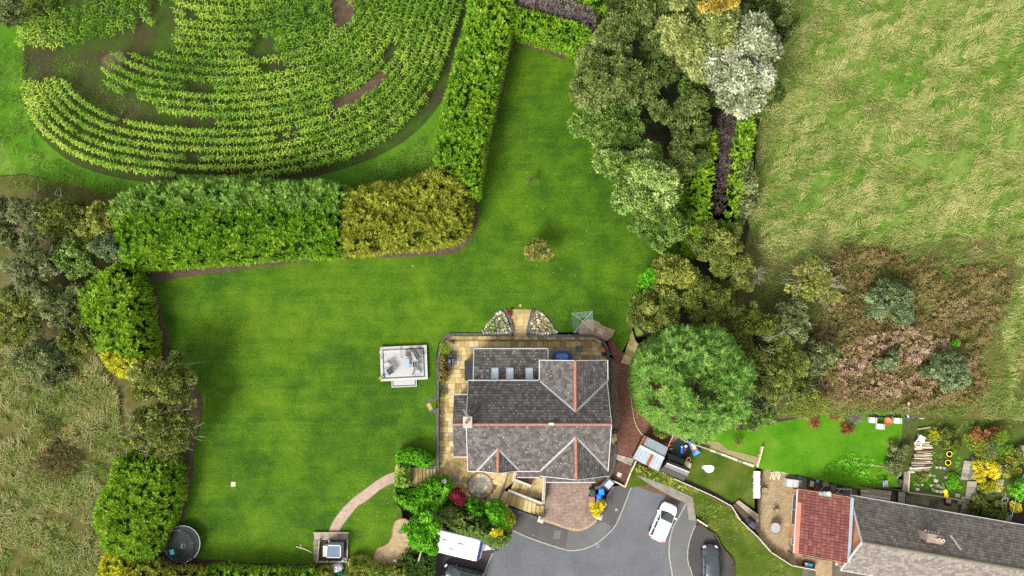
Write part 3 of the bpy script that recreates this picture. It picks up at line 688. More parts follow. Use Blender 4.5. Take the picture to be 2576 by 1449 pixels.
struct('caravan_hardstanding', [P(d, ROAD) for d in [(1088, 1312), (1200, 1312), (1256, 1385), cB(752, 1205), cB(650, 1449), (1160, 1660), (1040, 1660), (1072, 1400)]], ROAD - 0.004 + 0.012, M_PARK)
def kerb(name, path, z, w=0.14, step=0.92):
	ks = MB().strip(path, w * 0.8, z - 0.2, z - 0.02).build(name, M_KERB, kind='structure')
	for q, a in along(path, step): MB().box((q.x, q.y, z - 0.05), (step - 0.02, w, 0.13), a).build('kerbstone', M_KERB, ks)
	return ks
kerb('kerb_north', KERB, FOOT + 0.015)
kerb('kerb_west', smooth_path([P(cB(*p), ROAD) for p in [(748, 1212), (700, 1320), (655, 1445), (600, 1600)]], 3), ROAD + 0.06, 0.11)
EK = smooth_path([P(cC(*p), FOOT) for p in [(775, 715), (700, 850), (640, 965), (610, 1100), (607, 1250), (640, 1449), (720, 1800)]], 5)
kerb('kerb_east', EK, FOOT + 0.02, 0.16)
struct('footway_east', [P(cC(*p), FOOT) for p in [(775, 718), (830, 700), (890, 900), (830, 1030), (795, 1150), (790, 1290), (830, 1420), (930, 1900), (735, 1900), (640, 1449), (607, 1250), (610, 1100), (640, 965), (700, 850)]], FOOT, M_FOOT2)
struct('parking_bay', [P(cC(*p), FOOT) for p in [(880, 930), (950, 930), (1030, 1000), (1120, 1140), (1265, 1310), (1265, 1900), (930, 1900), (830, 1420), (790, 1290), (795, 1150), (830, 1030)]], FOOT - 0.05 + 0.06, M_PARK)
kerb('kerb_parking', smooth_path([P(cC(*p), FOOT) for p in [(870, 930), (830, 1030), (798, 1150), (793, 1290), (830, 1410), (920, 1800)]], 4), FOOT + 0.03, 0.12)
VERGE = [P(cC(*p), -1.85) for p in [(225, 310), (520, 390), (660, 470), (1240, 740), (1340, 900), (1530, 1080), (1850, 1350), (2100, 1400), (2060, 1950), (1275, 1950), (1270, 1320), (1130, 1140), (1030, 990), (900, 870), (820, 690), (700, 630), (420, 520), (180, 560)]]
struct('grass_verge', VERGE, -1.85, M_ROUGH)
sheet('verge_concrete_strip', [P(cC(*p), -1.84) for p in [(262, 425), (330, 440), (600, 540), (840, 650), (880, 890), (800, 880), (780, 715), (620, 640), (420, 530)]], -1.83, M_CONC)
sheet('leaf_litter', [P(cC(*p), -2.05) for p in [(250, 440), (420, 525), (700, 640), (775, 700), (690, 720), (560, 640), (400, 590), (235, 520)]], ROAD + 0.012, multi('litter', [(0.35, (0.05, 0.045, 0.04)), (0.5, (0.085, 0.05, 0.03)), (0.65, (0.14, 0.07, 0.04))], 1.2, 7, 0.95, (9, 0.5)))

# brick path, slab path and beds east of the house
struct('brick_path', W(cA, [(1965, 362), (2010, 430), (2045, 510), (2085, 550), (2140, 650), (2138, 800), (2146, 1000), (2176, 1200), (2262, 1385), (2250, 1460)], -0.5) + W(cB, [(2170, 265), (2000, 215), (2008, 60)], -0.5) + W(cA, [(2005, 1350), (2036, 1250), (2026, 1000), (2016, 800), (2026, 655), (1960, 575), (1908, 430)], -0.5), -0.5, M_PATHBR)
struct('lower_brick_court', W(cB, [(1998, 215), (2170, 330), (2150, 370), (2085, 535), (1945, 455)], -0.9), -0.9, plain('court_block', (0.07, 0.035, 0.026), 0.9, var=0.4, scale=2))
sp = struct('slab_path', W(cA, [(2150, 305), (2195, 420), (2216, 445), (2178, 570), (2140, 662), (2048, 640), (2085, 540), (2130, 400)], -0.44), -0.47, M_JOINT)
pave(sp, W(cA, [(2155, 300), (2195, 420), (2216, 445), (2178, 570), (2140, 662), (2048, 640), (2085, 540), (2130, 400)], -0.44), -0.43, 0.6, M_SLAB, radians(-22), widths=(0.6,), seed=8)
sp2 = struct('slab_threshold', W(cB, [(2000, 215), (2010, 205), (2178, 262), (2150, 335)], -0.5), -0.5, M_JOINT)
pave(sp2, W(cB, [(2002, 212), (2178, 265), (2148, 335), (1998, 265)], -0.46), -0.46, 0.5, M_SLABG, radians(-22), seed=9)
struct('pebble_bed', W(cA, [(1940, 590), (1975, 600), (2024, 660), (2016, 900), (2030, 1100), (2036, 1250), (2000, 1330), (1948, 1330)], -0.48), -0.48, M_PEB)
sp3 = struct('side_slabs', W(cA, [(1942, 1350), (2006, 1355)], -0.7) + W(cB, [(2008, 110), (1930, 115)], -0.7), -0.72, M_JOINT)
pave(sp3, W(cA, [(1942, 1350), (2006, 1355)], -0.7) + W(cB, [(2008, 110), (1930, 115)], -0.7), -0.68, 0.45, M_SLAB, 0, widths=(0.45, 0.6), seed=10)
struct('bark_bed', W(cA, [(2140, 670), (2180, 580), (2235, 480), (2600, 480), (2900, 900), (2750, 1330), (2560, 1449), (2390, 1500), (2270, 1390), (2190, 1250), (2155, 1000)], -0.4), -0.42, M_BARK)
MB().strip(smooth_path(W(cA, [(2216, 445), (2185, 560), (2145, 665), (2142, 800), (2152, 1000), (2176, 1190), (2215, 1300), (2272, 1382)], -0.34), 4), 0.09, -0.7, -0.34).build('bed_edging', M_PALE, label='pale stone edging along the curved brick path', cat='edging')
eb = thing('brick_edging', 'row of small red edging bricks beside the bark bed', 'edging', P(cA(2140, 900), -0.5))
for q, a in along(smooth_path(W(cA, [(2152, 740), (2160, 1000), (2185, 1170), (2222, 1270), (2280, 1360)], -0.32), 4), 0.27):
	MB().box((q.x + 0.14 * sin(a), q.y - 0.14 * cos(a), -0.36), (0.10, 0.22, 0.10), a).build('brick', M_EDGEBR, eb)
# gravel path and sandy bed on the west lawn
GPa = [(1170, 396), (1085, 425), (985, 485), (870, 570), (760, 650), (670, 735), (600, 815), (545, 895), (510, 975), (505, 1018)]
GPb = [(1160, 505), (1080, 540), (990, 600), (880, 690), (800, 735), (735, 810), (680, 880), (640, 935), (610, 985), (603, 1020)]
ga = smooth_path(W(cH, GPa, 0.04), 5); gb = smooth_path(W(cH, GPb, 0.04), 5)
MB().prism([tuple(p) for p in ga + gb[::-1]], -0.1, 0.035).build('gravel_path', M_GRAVEL, kind='structure')
MB().strip(ga, 0.07, -0.1, 0.055).build('path_edging', M_CONC, label='thin grey edging along the outer side of the gravel path', cat='edging')
MB().strip(gb, 0.06, -0.1, 0.055).build('path_edging', M_CONC, label='thin grey edging along the inner side of the gravel path', cat='edging')
sb = smooth_path(W(cH, [(1240, 868), (1175, 895), (1150, 960), (1140, 1040), (1110, 1105), (1060, 1145), (1000, 1165), (965, 1220), (955, 1270), (990, 1330), (1120, 1332), (1230, 1280), (1310, 1190), (1330, 1050), (1310, 900)], 0.03), 4, True)
MB().prism([tuple(p) for p in sb], -0.1, 0.045).build('sandy_bed', M_SAND, kind='structure')
MB().strip(sb, 0.09, -0.1, 0.06, closed=True).build('bed_edging', M_EDGEBR, label='brown brick edging round the kidney shaped sandy bed', cat='edging')
struct('shrub_bed', [P(d, -0.95) for d in [(985, 1215), (1028, 1205), (1105, 1222), (1140, 1228), (1190, 1262), (1256, 1262), (1272, 1284), (1288, 1335), (1262, 1374), (1240, 1362), (1110, 1330), (1040, 1348), (1010, 1340)]], -0.95, M_DSOIL)
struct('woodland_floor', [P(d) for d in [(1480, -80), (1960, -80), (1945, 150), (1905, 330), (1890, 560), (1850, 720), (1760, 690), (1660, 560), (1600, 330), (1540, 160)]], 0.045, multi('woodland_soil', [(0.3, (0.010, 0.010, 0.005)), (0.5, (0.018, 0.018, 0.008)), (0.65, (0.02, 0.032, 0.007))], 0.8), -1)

# neighbour: lawns, patio, yard, gardens
struct('neighbour_lawn', [P(d, NLAWN) for d in [(1700, 1060), (1890, 1075), (1960, 1055), (2080, 1040), (2275, 1030), (2268, 1100), (2247, 1175), (2268, 1225), (2160, 1230), (2010, 1195), (1908, 1178), (1790, 1132), (1720, 1105)]], NLAWN, M_NLAWN)
sheet('dry_grass_patch', [P(cC(*p), NLAWN) for p in [(900, 105), (990, 80), (1110, 90), (1200, 170), (1330, 200), (1440, 230), (1520, 250), (1490, 335), (1300, 255), (1100, 180)]], NLAWN + 0.02, M_DRYG)
struct('small_lawn', [P(cC(*p), NSMALL) for p in [(560, 60), (640, 30), (900, 120), (1490, 340), (1470, 660), (1470, 770), (1310, 675), (1240, 740), (1080, 660), (640, 470), (520, 330)]], NSMALL, M_ROUGH)
struct('shed_yard', [P(n1(*p), NSMALL) for p in [(300, 170), (450, 90), (960, 20), (1180, 200), (1230, 700), (1250, 800), (1120, 1120), (600, 900), (100, 700)]], NSMALL + 0.02, M_DSOIL)
struct('fence_border', [P(cC(*p), NSMALL) for p in [(770, 470), (1000, 570), (1250, 715), (1330, 690), (1510, 830), (1520, 1060), (1330, 890), (1225, 755), (760, 500)]], NSMALL + 0.015, M_DSOIL)
struct('neighbour_patio', [P(cC(*p), NPATIO) for p in [(1560, 362), (1830, 395), (2000, 420), (1990, 600), (1960, 1250), (2260, 1300), (2240, 1900), (2110, 1900), (2090, 1395), (1850, 1340), (1640, 1200), (1515, 1050), (1508, 800), (1535, 560)]], NPATIO, M_NPATIO)
struct('neighbour_yard', [P(cE(*p), NPATIO) for p in [(340, 440), (900, 520), (1300, 570), (1380, 600), (2000, 640), (3100, 900), (3100, 2300), (330, 2300), (330, 1290), (200, 1240), (200, 540)]], NPATIO - 0.03, multi('yard_ground', [(0.3, (0.03, 0.026, 0.018)), (0.5, (0.065, 0.058, 0.042)), (0.7, (0.11, 0.105, 0.075))], 0.9, 7, 0.95, (8, 0.4)))
struct('back_garden', [P(cE(*p), -1.0) for p in [(1200, 330), (1240, 80), (1330, -180), (3100, -180), (3100, 640), (2110, 690), (2090, 490), (1960, 690), (1660, 640), (1400, 600), (1360, 420)]], -1.0, multi('garden_soil_grass', [(0.3, (0.028, 0.026, 0.012)), (0.48, (0.045, 0.055, 0.012)), (0.62, (0.04, 0.075, 0.01)), (0.78, (0.085, 0.07, 0.04))], 0.5, 8, 0.95, (5, 0.4)))
struct('side_garden', [P(cE(*p), -1.3) for p in [(2090, 600), (3100, 600), (3100, 960), (2560, 915), (2020, 830)]], -1.3, M_DSOIL)
lpv = struct('lower_paving', W(cE, [(1375, 600), (1660, 640), (1960, 690), (1930, 830), (1700, 770), (1375, 715)], -1.5), -1.53, M_JOINT)
pave(lpv, W(cE, [(1375, 600), (1660, 640), (1960, 690), (1930, 830), (1700, 770), (1375, 715)], -1.5), -1.48, (0.75, 0.6), M_MOSSY, radians(-9), widths=(0.9, 0.75, 0.6), seed=12)
def flags(name, fpts, z, n, mat=None):
	"""a strip of n large flags between two edges (four pixel corners)."""
	a, b, c, d = [P(p, z) for p in fpts]
	s = MB().prism([tuple(p) for p in (a, b, c, d)], z - 0.6, z - 0.03).build(name, M_JOINT, kind='structure')
	for i in range(n):
		u0, u1 = (i + 0.02) / n, (i + 0.98) / n
		MB().prism([tuple(x) for x in (a.lerp(d, u0), b.lerp(c, u0), b.lerp(c, u1), a.lerp(d, u1))], z - 0.05, z + random.uniform(-.004, .004)).build('flagstone', mat or M_SLABG, s)
flags('concrete_path', [cE(1362, 388), cE(1414, 395), cE(1402, 600), cE(1340, 590)], -0.9, 3)
flags('concrete_path_lower', [cE(1302, 592), cE(1372, 600), cE(1366, 712), cE(1300, 700)], -1.2, 2)
flags('garden_path', [cE(2000, 488), cE(2096, 490), cE(2088, 690), cE(1975, 665)], -0.85, 3)
flags('garden_path_lower', [cE(1965, 668), cE(2028, 676), cE(2025, 822), cE(1922, 812)], -1.15, 3)
flags('garden_steps_path', [cE(1970, 278), cE(2040, 285), cE(2010, 480), cE(1930, 470)], -0.8, 6)
flags('crazy_paved_path', [cE(2050, 235), cE(2108, 265), cE(2080, 470), cE(2015, 480)], -0.9, 5, M_CONC)
flags('stepping_path', [cE(2335, 320), cE(2405, 325), cE(2395, 425), cE(2330, 420)], -0.9, 2)
flags('stepping_path_lower', [cE(2300, 470), cE(2372, 470), cE(2350, 605), cE(2285, 600)], -0.95, 2)
# ------------------------------------------------------------------ roofs and houses
def orient(x, zhint):
	x = x.normalized(); y = zhint.cross(x).normalized(); z = x.cross(y)
	return Matrix((x, y, z)).transposed()
def bar(mb, a, b, w, h, up=Vector((0, 0, 1)), mi=0, ext=0.0):
	a, b = Vector(a), Vector(b); d = b - a
	return mb.box((a + b) / 2, (d.length + ext, w, h), M3=orient(d, up), mi=mi)
_tm = {}
def tile_mesh(kind, mat):
	if kind in _tm: return _tm[kind]
	me = bpy.data.meshes.new('roof_tile')
	if kind == 'roll':
		pr = [(-.5, 0.012), (-.22, 0.012), (-.08, 0.05), (.08, 0.05), (.22, 0.012), (.5, 0.012)]
	else: pr = [(-.475, 0.03), (.475, 0.03)]
	n = len(pr); vs = [(x, -0.44, z + 0.03) for x, z in pr] + [(x, 0.49, z - 0.014) for x, z in pr] + [(x, -0.44, -0.03) for x, z in pr] + [(x, 0.49, -0.04) for x, z in pr]
	fs = [(i, i + 1, n + i + 1, n + i) for i in range(n - 1)] + [(2 * n + i, 2 * n + i + 1, i + 1, i) for i in range(n - 1)] + [(0, n, 3 * n, 2 * n), (n - 1, 3 * n - 1, 4 * n - 1, 2 * n - 1)]
	me.from_pydata(vs, [], fs); me.materials.append(mat); _tm[kind] = me
	return me
class Roof:
	def __init__(s, house): s.house = house; s.tiles = []
	def face(s, name, pts, tw, gauge, kind, mat, under, thick=0.10, stagger=0.5, label=None):
		pts = [Vector(p) for p in pts]
		n = Vector((0, 0, 0))
		for i in range(len(pts)): n += (pts[i] - pts[0]).cross(pts[(i + 1) % len(pts)] - pts[0])
		n.normalize()
		if n.z < 0: n = -n; pts = pts[::-1]
		u = Vector((0, 0, 1)).cross(n).normalized(); v = n.cross(u)
		o = pts[0]; k = len(pts)
		# underlay board below the tiles
		lo = [p - n * thick for p in pts]; hi = [p - n * 0.03 for p in pts]
		mb = MB().add(lo + hi, [list(range(k - 1, -1, -1)), list(range(k, 2 * k))] + [(i, (i + 1) % k, k + (i + 1) % k, k + i) for i in range(k)])
		r = mb.build(name, under, s.house, label=label)
		L = [((p - o).dot(u), (p - o).dot(v)) for p in pts]
		v0, v1 = min(q[1] for q in L), max(q[1] for q in L)
		M3 = Matrix((u, v, n)).transposed(); row = 0; vv = v0 + gauge / 2
		uall = min(q[0] for q in L)
		while vv < v1 - gauge * 0.15:
			xs = []
			for i in range(k):
				(a, b), (c, d) = L[i], L[(i + 1) % k]
				if (b > vv) != (d > vv): xs.append(a + (vv - b) / (d - b) * (c - a))
			if len(xs) >= 2:
				u0, u1 = min(xs), max(xs)
				x = uall - (row % 2) * tw * stagger
				while x < u1:
					a, b = max(x, u0), min(x + tw, u1)
					if b - a > tw * 0.18:
						s.tiles.append((o + u * ((a + b) / 2) + v * vv + n * random.uniform(0, 0.008), M3 @ Matrix.Rotation(random.uniform(-.012, .012), 3, 'Z'), b - a, gauge, kind, mat, r))
					x += tw
			vv += gauge; row += 1
		return r
	def finish(s, budget):
		c = cam.location
		order = sorted(s.tiles, key=lambda t: (t[0] - c).length)
		for (p, M3, w, g, kind, mat, r) in order[:budget]:
			ob = place('roof_tile', tile_for(kind, mat), r, p, M3)
			ob.scale = (w, g, 1.0)
		rest = {}
		for t in order[budget:]: rest.setdefault((t[6].name, t[4], t[5].name), []).append(t)
		for (rn, kind, mn), ts in rest.items():
			tm = tile_for(kind, ts[0][5])
			tv = np.array([v.co for v in tm.vertices]); tf = [list(p.vertices) for p in tm.polygons]; k = len(tv)
			r = ts[0][6]; off = np.array(wloc(r)); V = []; Fc = []; A = []
			for i, (p, M3, w, g, *_r) in enumerate(ts):
				V.append((tv * (w, g, 1.0)) @ np.array(M3).T + np.array(p) - off); Fc += [[i * k + j for j in f] for f in tf]; A += [random.random()] * k
			me = bpy.data.meshes.new('roof_tiles'); me.from_pydata(np.concatenate(V).tolist(), [], Fc); me.materials.append(ts[0][5])
			at = me.attributes.new('v', 'FLOAT', 'POINT'); at.data.foreach_set('value', A)
			o = bpy.data.objects.new('roof_tiles', me); SC.collection.objects.link(o); o.parent = r; o['kind'] = 'stuff'
_tf = {}
def tile_for(kind, mat):
	k = (kind, mat.name)
	if k not in _tf:
		me = tile_mesh(kind, mat)
		if me.materials[0] != mat: me = me.copy(); me.materials[0] = mat
		_tf[k] = me
	return _tf[k]
_rm = {}
def ridge_run(parent, a, b, mat=None, r=0.15, step=0.45):
	mat = mat or M_RIDGE
	if mat.name not in _rm:
		pr = [(-1.0, -0.55), (-0.75, 0.1), (-0.3, 0.5), (0.3, 0.5), (0.75, 0.1), (1.0, -0.55)]; n = 6
		vs = [(-0.5, y * r, z * r) for y, z in pr] + [(0.48, y * r, z * r * 0.95) for y, z in pr]
		me = bpy.data.meshes.new('ridge_tile'); me.from_pydata(vs, [], [(i, n + i, n + i + 1, i + 1) for i in range(n - 1)] + [list(range(n - 1, -1, -1)), list(range(n, 2 * n))]); me.materials.append(mat); _rm[mat.name] = me
	a, b = Vector(a), Vector(b); d = b - a; n = max(1, round(d.length / step)); M3 = orient(d, Vector((0, 0, 1)))
	for i in range(n):
		o = place('ridge_tile', _rm[mat.name], parent, a + d * ((i + 0.5) / n) + Vector((0, 0, 0.03 + random.uniform(0, 0.012))), M3)
		o.scale = (d.length / n * 1.0, 1, 1)

EZ, RZ = 4.0, 7.0
hc = P(cA(1200, 1000), PATIO)
house = thing('house', 'large detached house with grey tiled gabled roof and orange ridge tiles', 'house', (hc.x, hc.y, PATIO))
hr = Roof(house)
def hA(X, Y, z): return P(cA(X, Y), z)
def hB(X, Y, z): return P(cB(X, Y), z)
rl, rr_ = hA(472, 1258, RZ), hA(1936, 1268, RZ)
ne_l, ne_r = hA(512, 822, EZ), hA(1912, 830, EZ)
se_l, se_r = hB(486, 380, EZ), hB(1922, 436, EZ)
# square the plan: common left and right verge lines
xl = (rl.x + ne_l.x + se_l.x) / 3; xr = (rr_.x + ne_r.x + se_r.x) / 3
yr = (rl.y + rr_.y) / 2; yn = (ne_l.y + ne_r.y) / 2; ys = se_l.y
TW, TG = 0.33, 0.31
mk = lambda x, y, z: Vector((x, y, z))
def zmain(y): return RZ - (RZ - EZ) * ((y - yr) / (yn - yr) if y > yr else (yr - y) / (yr - ys))
r_main_n = hr.face('roof', [mk(xl, yn, EZ), mk(xr, yn, EZ), mk(xr, yr, RZ), mk(xl, yr, RZ)], TW, TG, 'flat', M_TILE, M_UNDER)
r_main_s = hr.face('roof', [mk(xl, ys, EZ), mk(xr, ys, EZ), mk(xr, yr, RZ), mk(xl, yr, RZ)], TW, TG, 'flat', M_TILE, M_UNDER)
ridge_run(house, (xl, yr, RZ), (xr, yr, RZ))
trim = []
def strip_part(name, a, b, w, h, mat, up=Vector((0, 0, 1))):
	m = MB(); bar(m, a, b, w, h, up); return m.build(name, mat, house)
def gable(name, xg0, xg1, ye, y_in_sign, zr):
	"""roof wing with ridge along y; eave line at y=ye, ridge runs back into the main slope."""
	xm = (xg0 + xg1) / 2
	half = abs(RZ - zr) / (RZ - EZ)
	yb = yr + (yn - yr) * half if y_in_sign > 0 else yr - (yr - ys) * half       # where the ridge meets the main roof
	ym = yn if y_in_sign > 0 else ys                                            # where its eaves meet the main eave
	for x in (xg0, xg1):
		hr.face(name, [mk(x, ye, EZ), mk(x, ym, EZ), mk(xm, yb, zr + 0.02), mk(xm, ye, zr + 0.02)], TW, TG, 'flat', M_TILE, M_UNDER)
		strip_part('valley', mk(x, ym, EZ + 0.09), mk(xm, yb, zr + 0.11), 0.20, 0.05, M_VALLEY)
	ridge_run(house, (xm, ye, zr + 0.03), (xm, yb, zr + 0.03))
	for x in (xg0, xg1): strip_part('bargeboard', mk(x, ye, EZ + 0.0), mk(xm, ye, zr + 0.0), 0.07, 0.22, M_WHITE)
	# gable wall triangle
	s = -0.3 * (1 if ye > yr else -1)
	m = MB(); m.add([mk(xg0 + 0.2, ye + s, EZ), mk(xg1 - 0.2, ye + s, EZ), mk(xm, ye + s, zr - 0.15), mk(xg0 + 0.2, ye + s * 2, EZ), mk(xg1 - 0.2, ye + s * 2, EZ), mk(xm, ye + s * 2, zr - 0.15)], [(0, 1, 2), (5, 4, 3), (0, 3, 4, 1), (1, 4, 5, 2), (2, 5, 3, 0)])
	m.build('gable_wall', M_RENDER, house)
gx0, gx1 = hA(1226, 625, EZ).x, xr
gyn = (hA(1226, 625, EZ).y + hA(1895, 635, EZ).y + 2 * hA(1565, 600, 6.1).y) / 4
gable('gable_roof', gx0, gx1, gyn, 1, 6.15)
fx0, fx1 = hB(1232, 432, EZ).x, hB(1918, 440, EZ).x
gable('gable_roof', fx0, fx1, hB(1575, 434, EZ).y, -1, 6.2)
dx0, dx1 = hB(590, 378, EZ).x, hB(1015, 378, EZ).x
gable('gable_roof', dx0, dx1, ys - 0.02, -1, 5.45)
# verge strips and white gutters
for x in (xl, xr):
	for y, z in ((yn, EZ), (ys, EZ)): strip_part('verge_board', mk(x, y, z + 0.02), mk(x, yr, RZ + 0.02), 0.07, 0.16, M_WHITE)
def gutter(a, b): strip_part('gutter', a, b, 0.10, 0.10, M_WHITE)
gutter(mk(xl, yn + 0.09, EZ - 0.02), mk(gx0, yn + 0.09, EZ - 0.02))
gutter(mk(xl, ys - 0.09, EZ - 0.03), mk(fx0, ys - 0.09, EZ - 0.03))
gutter(mk(xr + 0.08, gyn, EZ - 0.02), mk(xr + 0.08, yn, EZ - 0.02)); gutter(mk(gx0 - 0.08, gyn, EZ - 0.02), mk(gx0 - 0.08, yn, EZ - 0.02))
gys = hB(1575, 434, EZ).y
gutter(mk(fx0, gys - 0.05, EZ - 0.02), mk(fx1, gys - 0.05, EZ - 0.02))
# walls
m = MB(); m.prism([(xl + 0.35, ys + 0.35), (xr - 0.35, ys + 0.35), (xr - 0.35, yn - 0.35), (xl + 0.35, yn - 0.35)], PATIO - 1.3, EZ - 0.12)
m.prism([(gx0 + 0.35, yn - 0.5), (gx1 - 0.36, yn - 0.5), (gx1 - 0.36, gyn - 0.35), (gx0 + 0.35, gyn - 0.35)], PATIO, EZ - 0.13)
m.prism([(fx0 + 0.35, gys + 0.35), (fx1 - 0.38, gys + 0.35), (fx1 - 0.38, ys + 0.6), (fx0 + 0.35, ys + 0.6)], PATIO - 1.3, EZ - 0.14)
for x in (xl + 0.35, xr - 0.35):
	m.add([mk(x, ys + 0.35, EZ - 0.12), mk(x, yn - 0.35, EZ - 0.12), mk(x, yr, RZ - 0.3), mk(x + (0.2 if x < 0 else -0.2), ys + 0.35, EZ - 0.12), mk(x + (0.2 if x < 0 else -0.2), yn - 0.35, EZ - 0.12), mk(x + (0.2 if x < 0 else -0.2), yr, RZ - 0.3)], [(0, 1, 2), (5, 4, 3), (0, 3, 4, 1), (1, 4, 5, 2), (2, 5, 3, 0)])
m.build('wall', M_RENDER, house)
def window(parent, c, w, h, facing, frame=None):
	"""facing: angle of the outward normal."""
	n = Vector((cos(facing), sin(facing), 0)); t = Vector((-n.y, n.x, 0)); c = Vector(c)
	m = MB(); M3 = orient(t, Vector((0, 0, 1)))
	for s in (-1, 1):
		m.box(c + t * s * (w / 2 - 0.035), (0.07, 0.09, h), M3=M3); m.box(c + Vector((0, 0, s * (h / 2 - 0.035))), (w, 0.09, 0.07), M3=M3)
	m.box(c, (0.06, 0.09, h), M3=M3)
	f = m.build('window', frame or M_WHITE, parent)
	MB().box(c - n * 0.01, (w - 0.08, 0.03, h - 0.08), M3=M3).build('pane', M_WGLASS, f)
for x in (xl + 3.2, xl + 6.0): window(house, (x, ys + 0.33, 2.6), 1.3, 1.2, -pi / 2); window(house, (x, ys + 0.33, 0.2), 1.5, 1.2, -pi / 2)
window(house, ((fx0 + fx1) / 2, gys + 0.33, 2.7), 2.0, 1.2, -pi / 2); window(house, ((gx0 + gx1) / 2, gyn - 0.33, 2.7), 1.8, 1.2, pi / 2); window(house, ((gx0 + gx1) / 2, gyn - 0.33, 0.2), 1.8, 1.2, pi / 2)
for y in (yr - 2.5, yr + 2.0): window(house, (xr - 0.33, y, 2.6), 1.0, 1.1, 0.0)
# rear single-storey extension, three roof windows
exl, exr = hA(556, 505, 1.9).x, hA(1305, 505, 1.9).x; eyn = hA(900, 503, 1.9).y; eyt = yn - 0.35
zt = 3.3
r_ext = hr.face('extension_roof', [mk(exl, eyn, 1.9), mk(exr, eyn, 1.9), mk(exr, eyt, zt), mk(exl, eyt, zt)], TW, TG, 'flat', M_TILE, M_UNDER)
m = MB(); m.prism([(exl + 0.25, yn - 0.4), (exr - 0.25, yn - 0.4), (exr - 0.25, eyn - 0.3), (exl + 0.25, eyn - 0.3)], PATIO, 0, z1s=[zt - 0.15, zt - 0.15, 1.8, 1.8]); m.build('extension_wall', M_RENDER, house)
gutter(mk(exl, eyn + 0.07, 1.88), mk(exr, eyn + 0.07, 1.88))
for x in (exl, exr): strip_part('verge_board', mk(x, eyn, 1.93), mk(x, eyt, zt + 0.03), 0.09, 0.14, M_WHITE)
def zext(y): return 1.9 + (zt - 1.9) * (eyn - y) / (eyn - eyt)
en = Vector((0, zt - 1.9, eyn - eyt)).normalized(); ev = Vector((0, -(eyn - eyt), zt - 1.9)).normalized()
for X in (768, 920, 1117):
	ct = hA(X, 748, 2.9); ct.z = zext(ct.y) + 0.06
	M3 = Matrix((Vector((-1, 0, 0)), ev, en)).transposed(); w, h = 0.78, 1.25
	m = MB()
	for s in (-1, 1): m.box(ct + M3 @ Vector((s * (w / 2 - 0.04), 0, 0)), (0.08, h, 0.14), M3=M3); m.box(ct + M3 @ Vector((0, s * (h / 2 - 0.05), 0)), (w - 0.162, 0.10, 0.137), M3=M3)
	f = m.build('roof_window', M_METAL, house); MB().box(ct + en * 0.02, (w - 0.16, h - 0.2, 0.04), M3=M3).build('pane', M_SKYG, f)
# paler replacement tiles on the extension
m_rep = slabm('replacement_tile', [(0.2, (0.07, 0.066, 0.06)), (0.5, (0.13, 0.128, 0.12)), (0.8, (0.22, 0.225, 0.22))], 0.1)
for X, Y, n in ((562, 690, 2), (600, 722, 4), (565, 752, 2), (640, 757, 2), (712, 752, 1), (640, 785, 1), (690, 785, 2), (965, 525, 1)):
	for i in range(n):
		ct = hA(X + i * 32, Y, 2.8); ct.z = zext(ct.y) + 0.055
		MB().box(ct, (0.31, 0.30, 0.03), M3=Matrix((Vector((-1, 0, 0)), ev, en)).transposed()).build('replacement_tile', m_rep, house)
# dark flat roof at the extension's west end
a, b = hA(462, 620, 1.2), hA(545, 815, 1.2)
MB().prism([(a.x, a.y), (b.x + 0.3, a.y), (b.x + 0.3, b.y), (a.x, b.y)], PATIO, 1.2).build('bay', M_BLACK, house)
MB().box(((a.x + b.x) / 2 + 0.1, (a.y + b.y) / 2, 1.23), (b.x - a.x + 0.15, a.y - b.y + 0.1, 0.06)).build('bay_roof', M_BLACK, house)
# west wing with its own small ridge
wxl = hA(350, 1250, 2.4).x; wyn, wys = hA(430, 968, 2.2).y, hB(410, 236, 2.2).y; wym = hA(400, 1262, 3.7).y
for y in (wyn, wys): hr.face('wing_roof', [mk(wxl, y, 2.2), mk(xl + 0.2, y, 2.2), mk(xl + 0.2, wym, 3.7), mk(wxl, wym, 3.7)], TW, TG, 'flat', M_TILE, M_UNDER); gutter(mk(wxl, y + (0.07 if y > wym else -0.07), 2.18), mk(xl + 0.2, y + (0.07 if y > wym else -0.07), 2.18))
ridge_run(house, (wxl, wym, 3.72), (xl + 0.3, wym, 3.72))
m = MB(); m.prism([(wxl + 0.2, wys + 0.3), (xl + 0.5, wys + 0.3), (xl + 0.5, wyn - 0.3), (wxl + 0.2, wyn - 0.3)], PATIO, 2.1); m.build('wing_wall', M_RENDER, house)
m = MB(); m.add([mk(wxl + 0.2, wys + 0.3, 2.1), mk(wxl + 0.2, wyn - 0.3, 2.1), mk(wxl + 0.2, wym, 3.55), mk(wxl + 0.45, wys + 0.3, 2.1), mk(wxl + 0.45, wyn - 0.3, 2.1), mk(wxl + 0.45, wym, 3.55)], [(0, 1, 2), (5, 4, 3), (0, 3, 4, 1), (1, 4, 5, 2), (2, 5, 3, 0)]); m.build('gable_wall', M_RENDER, house)
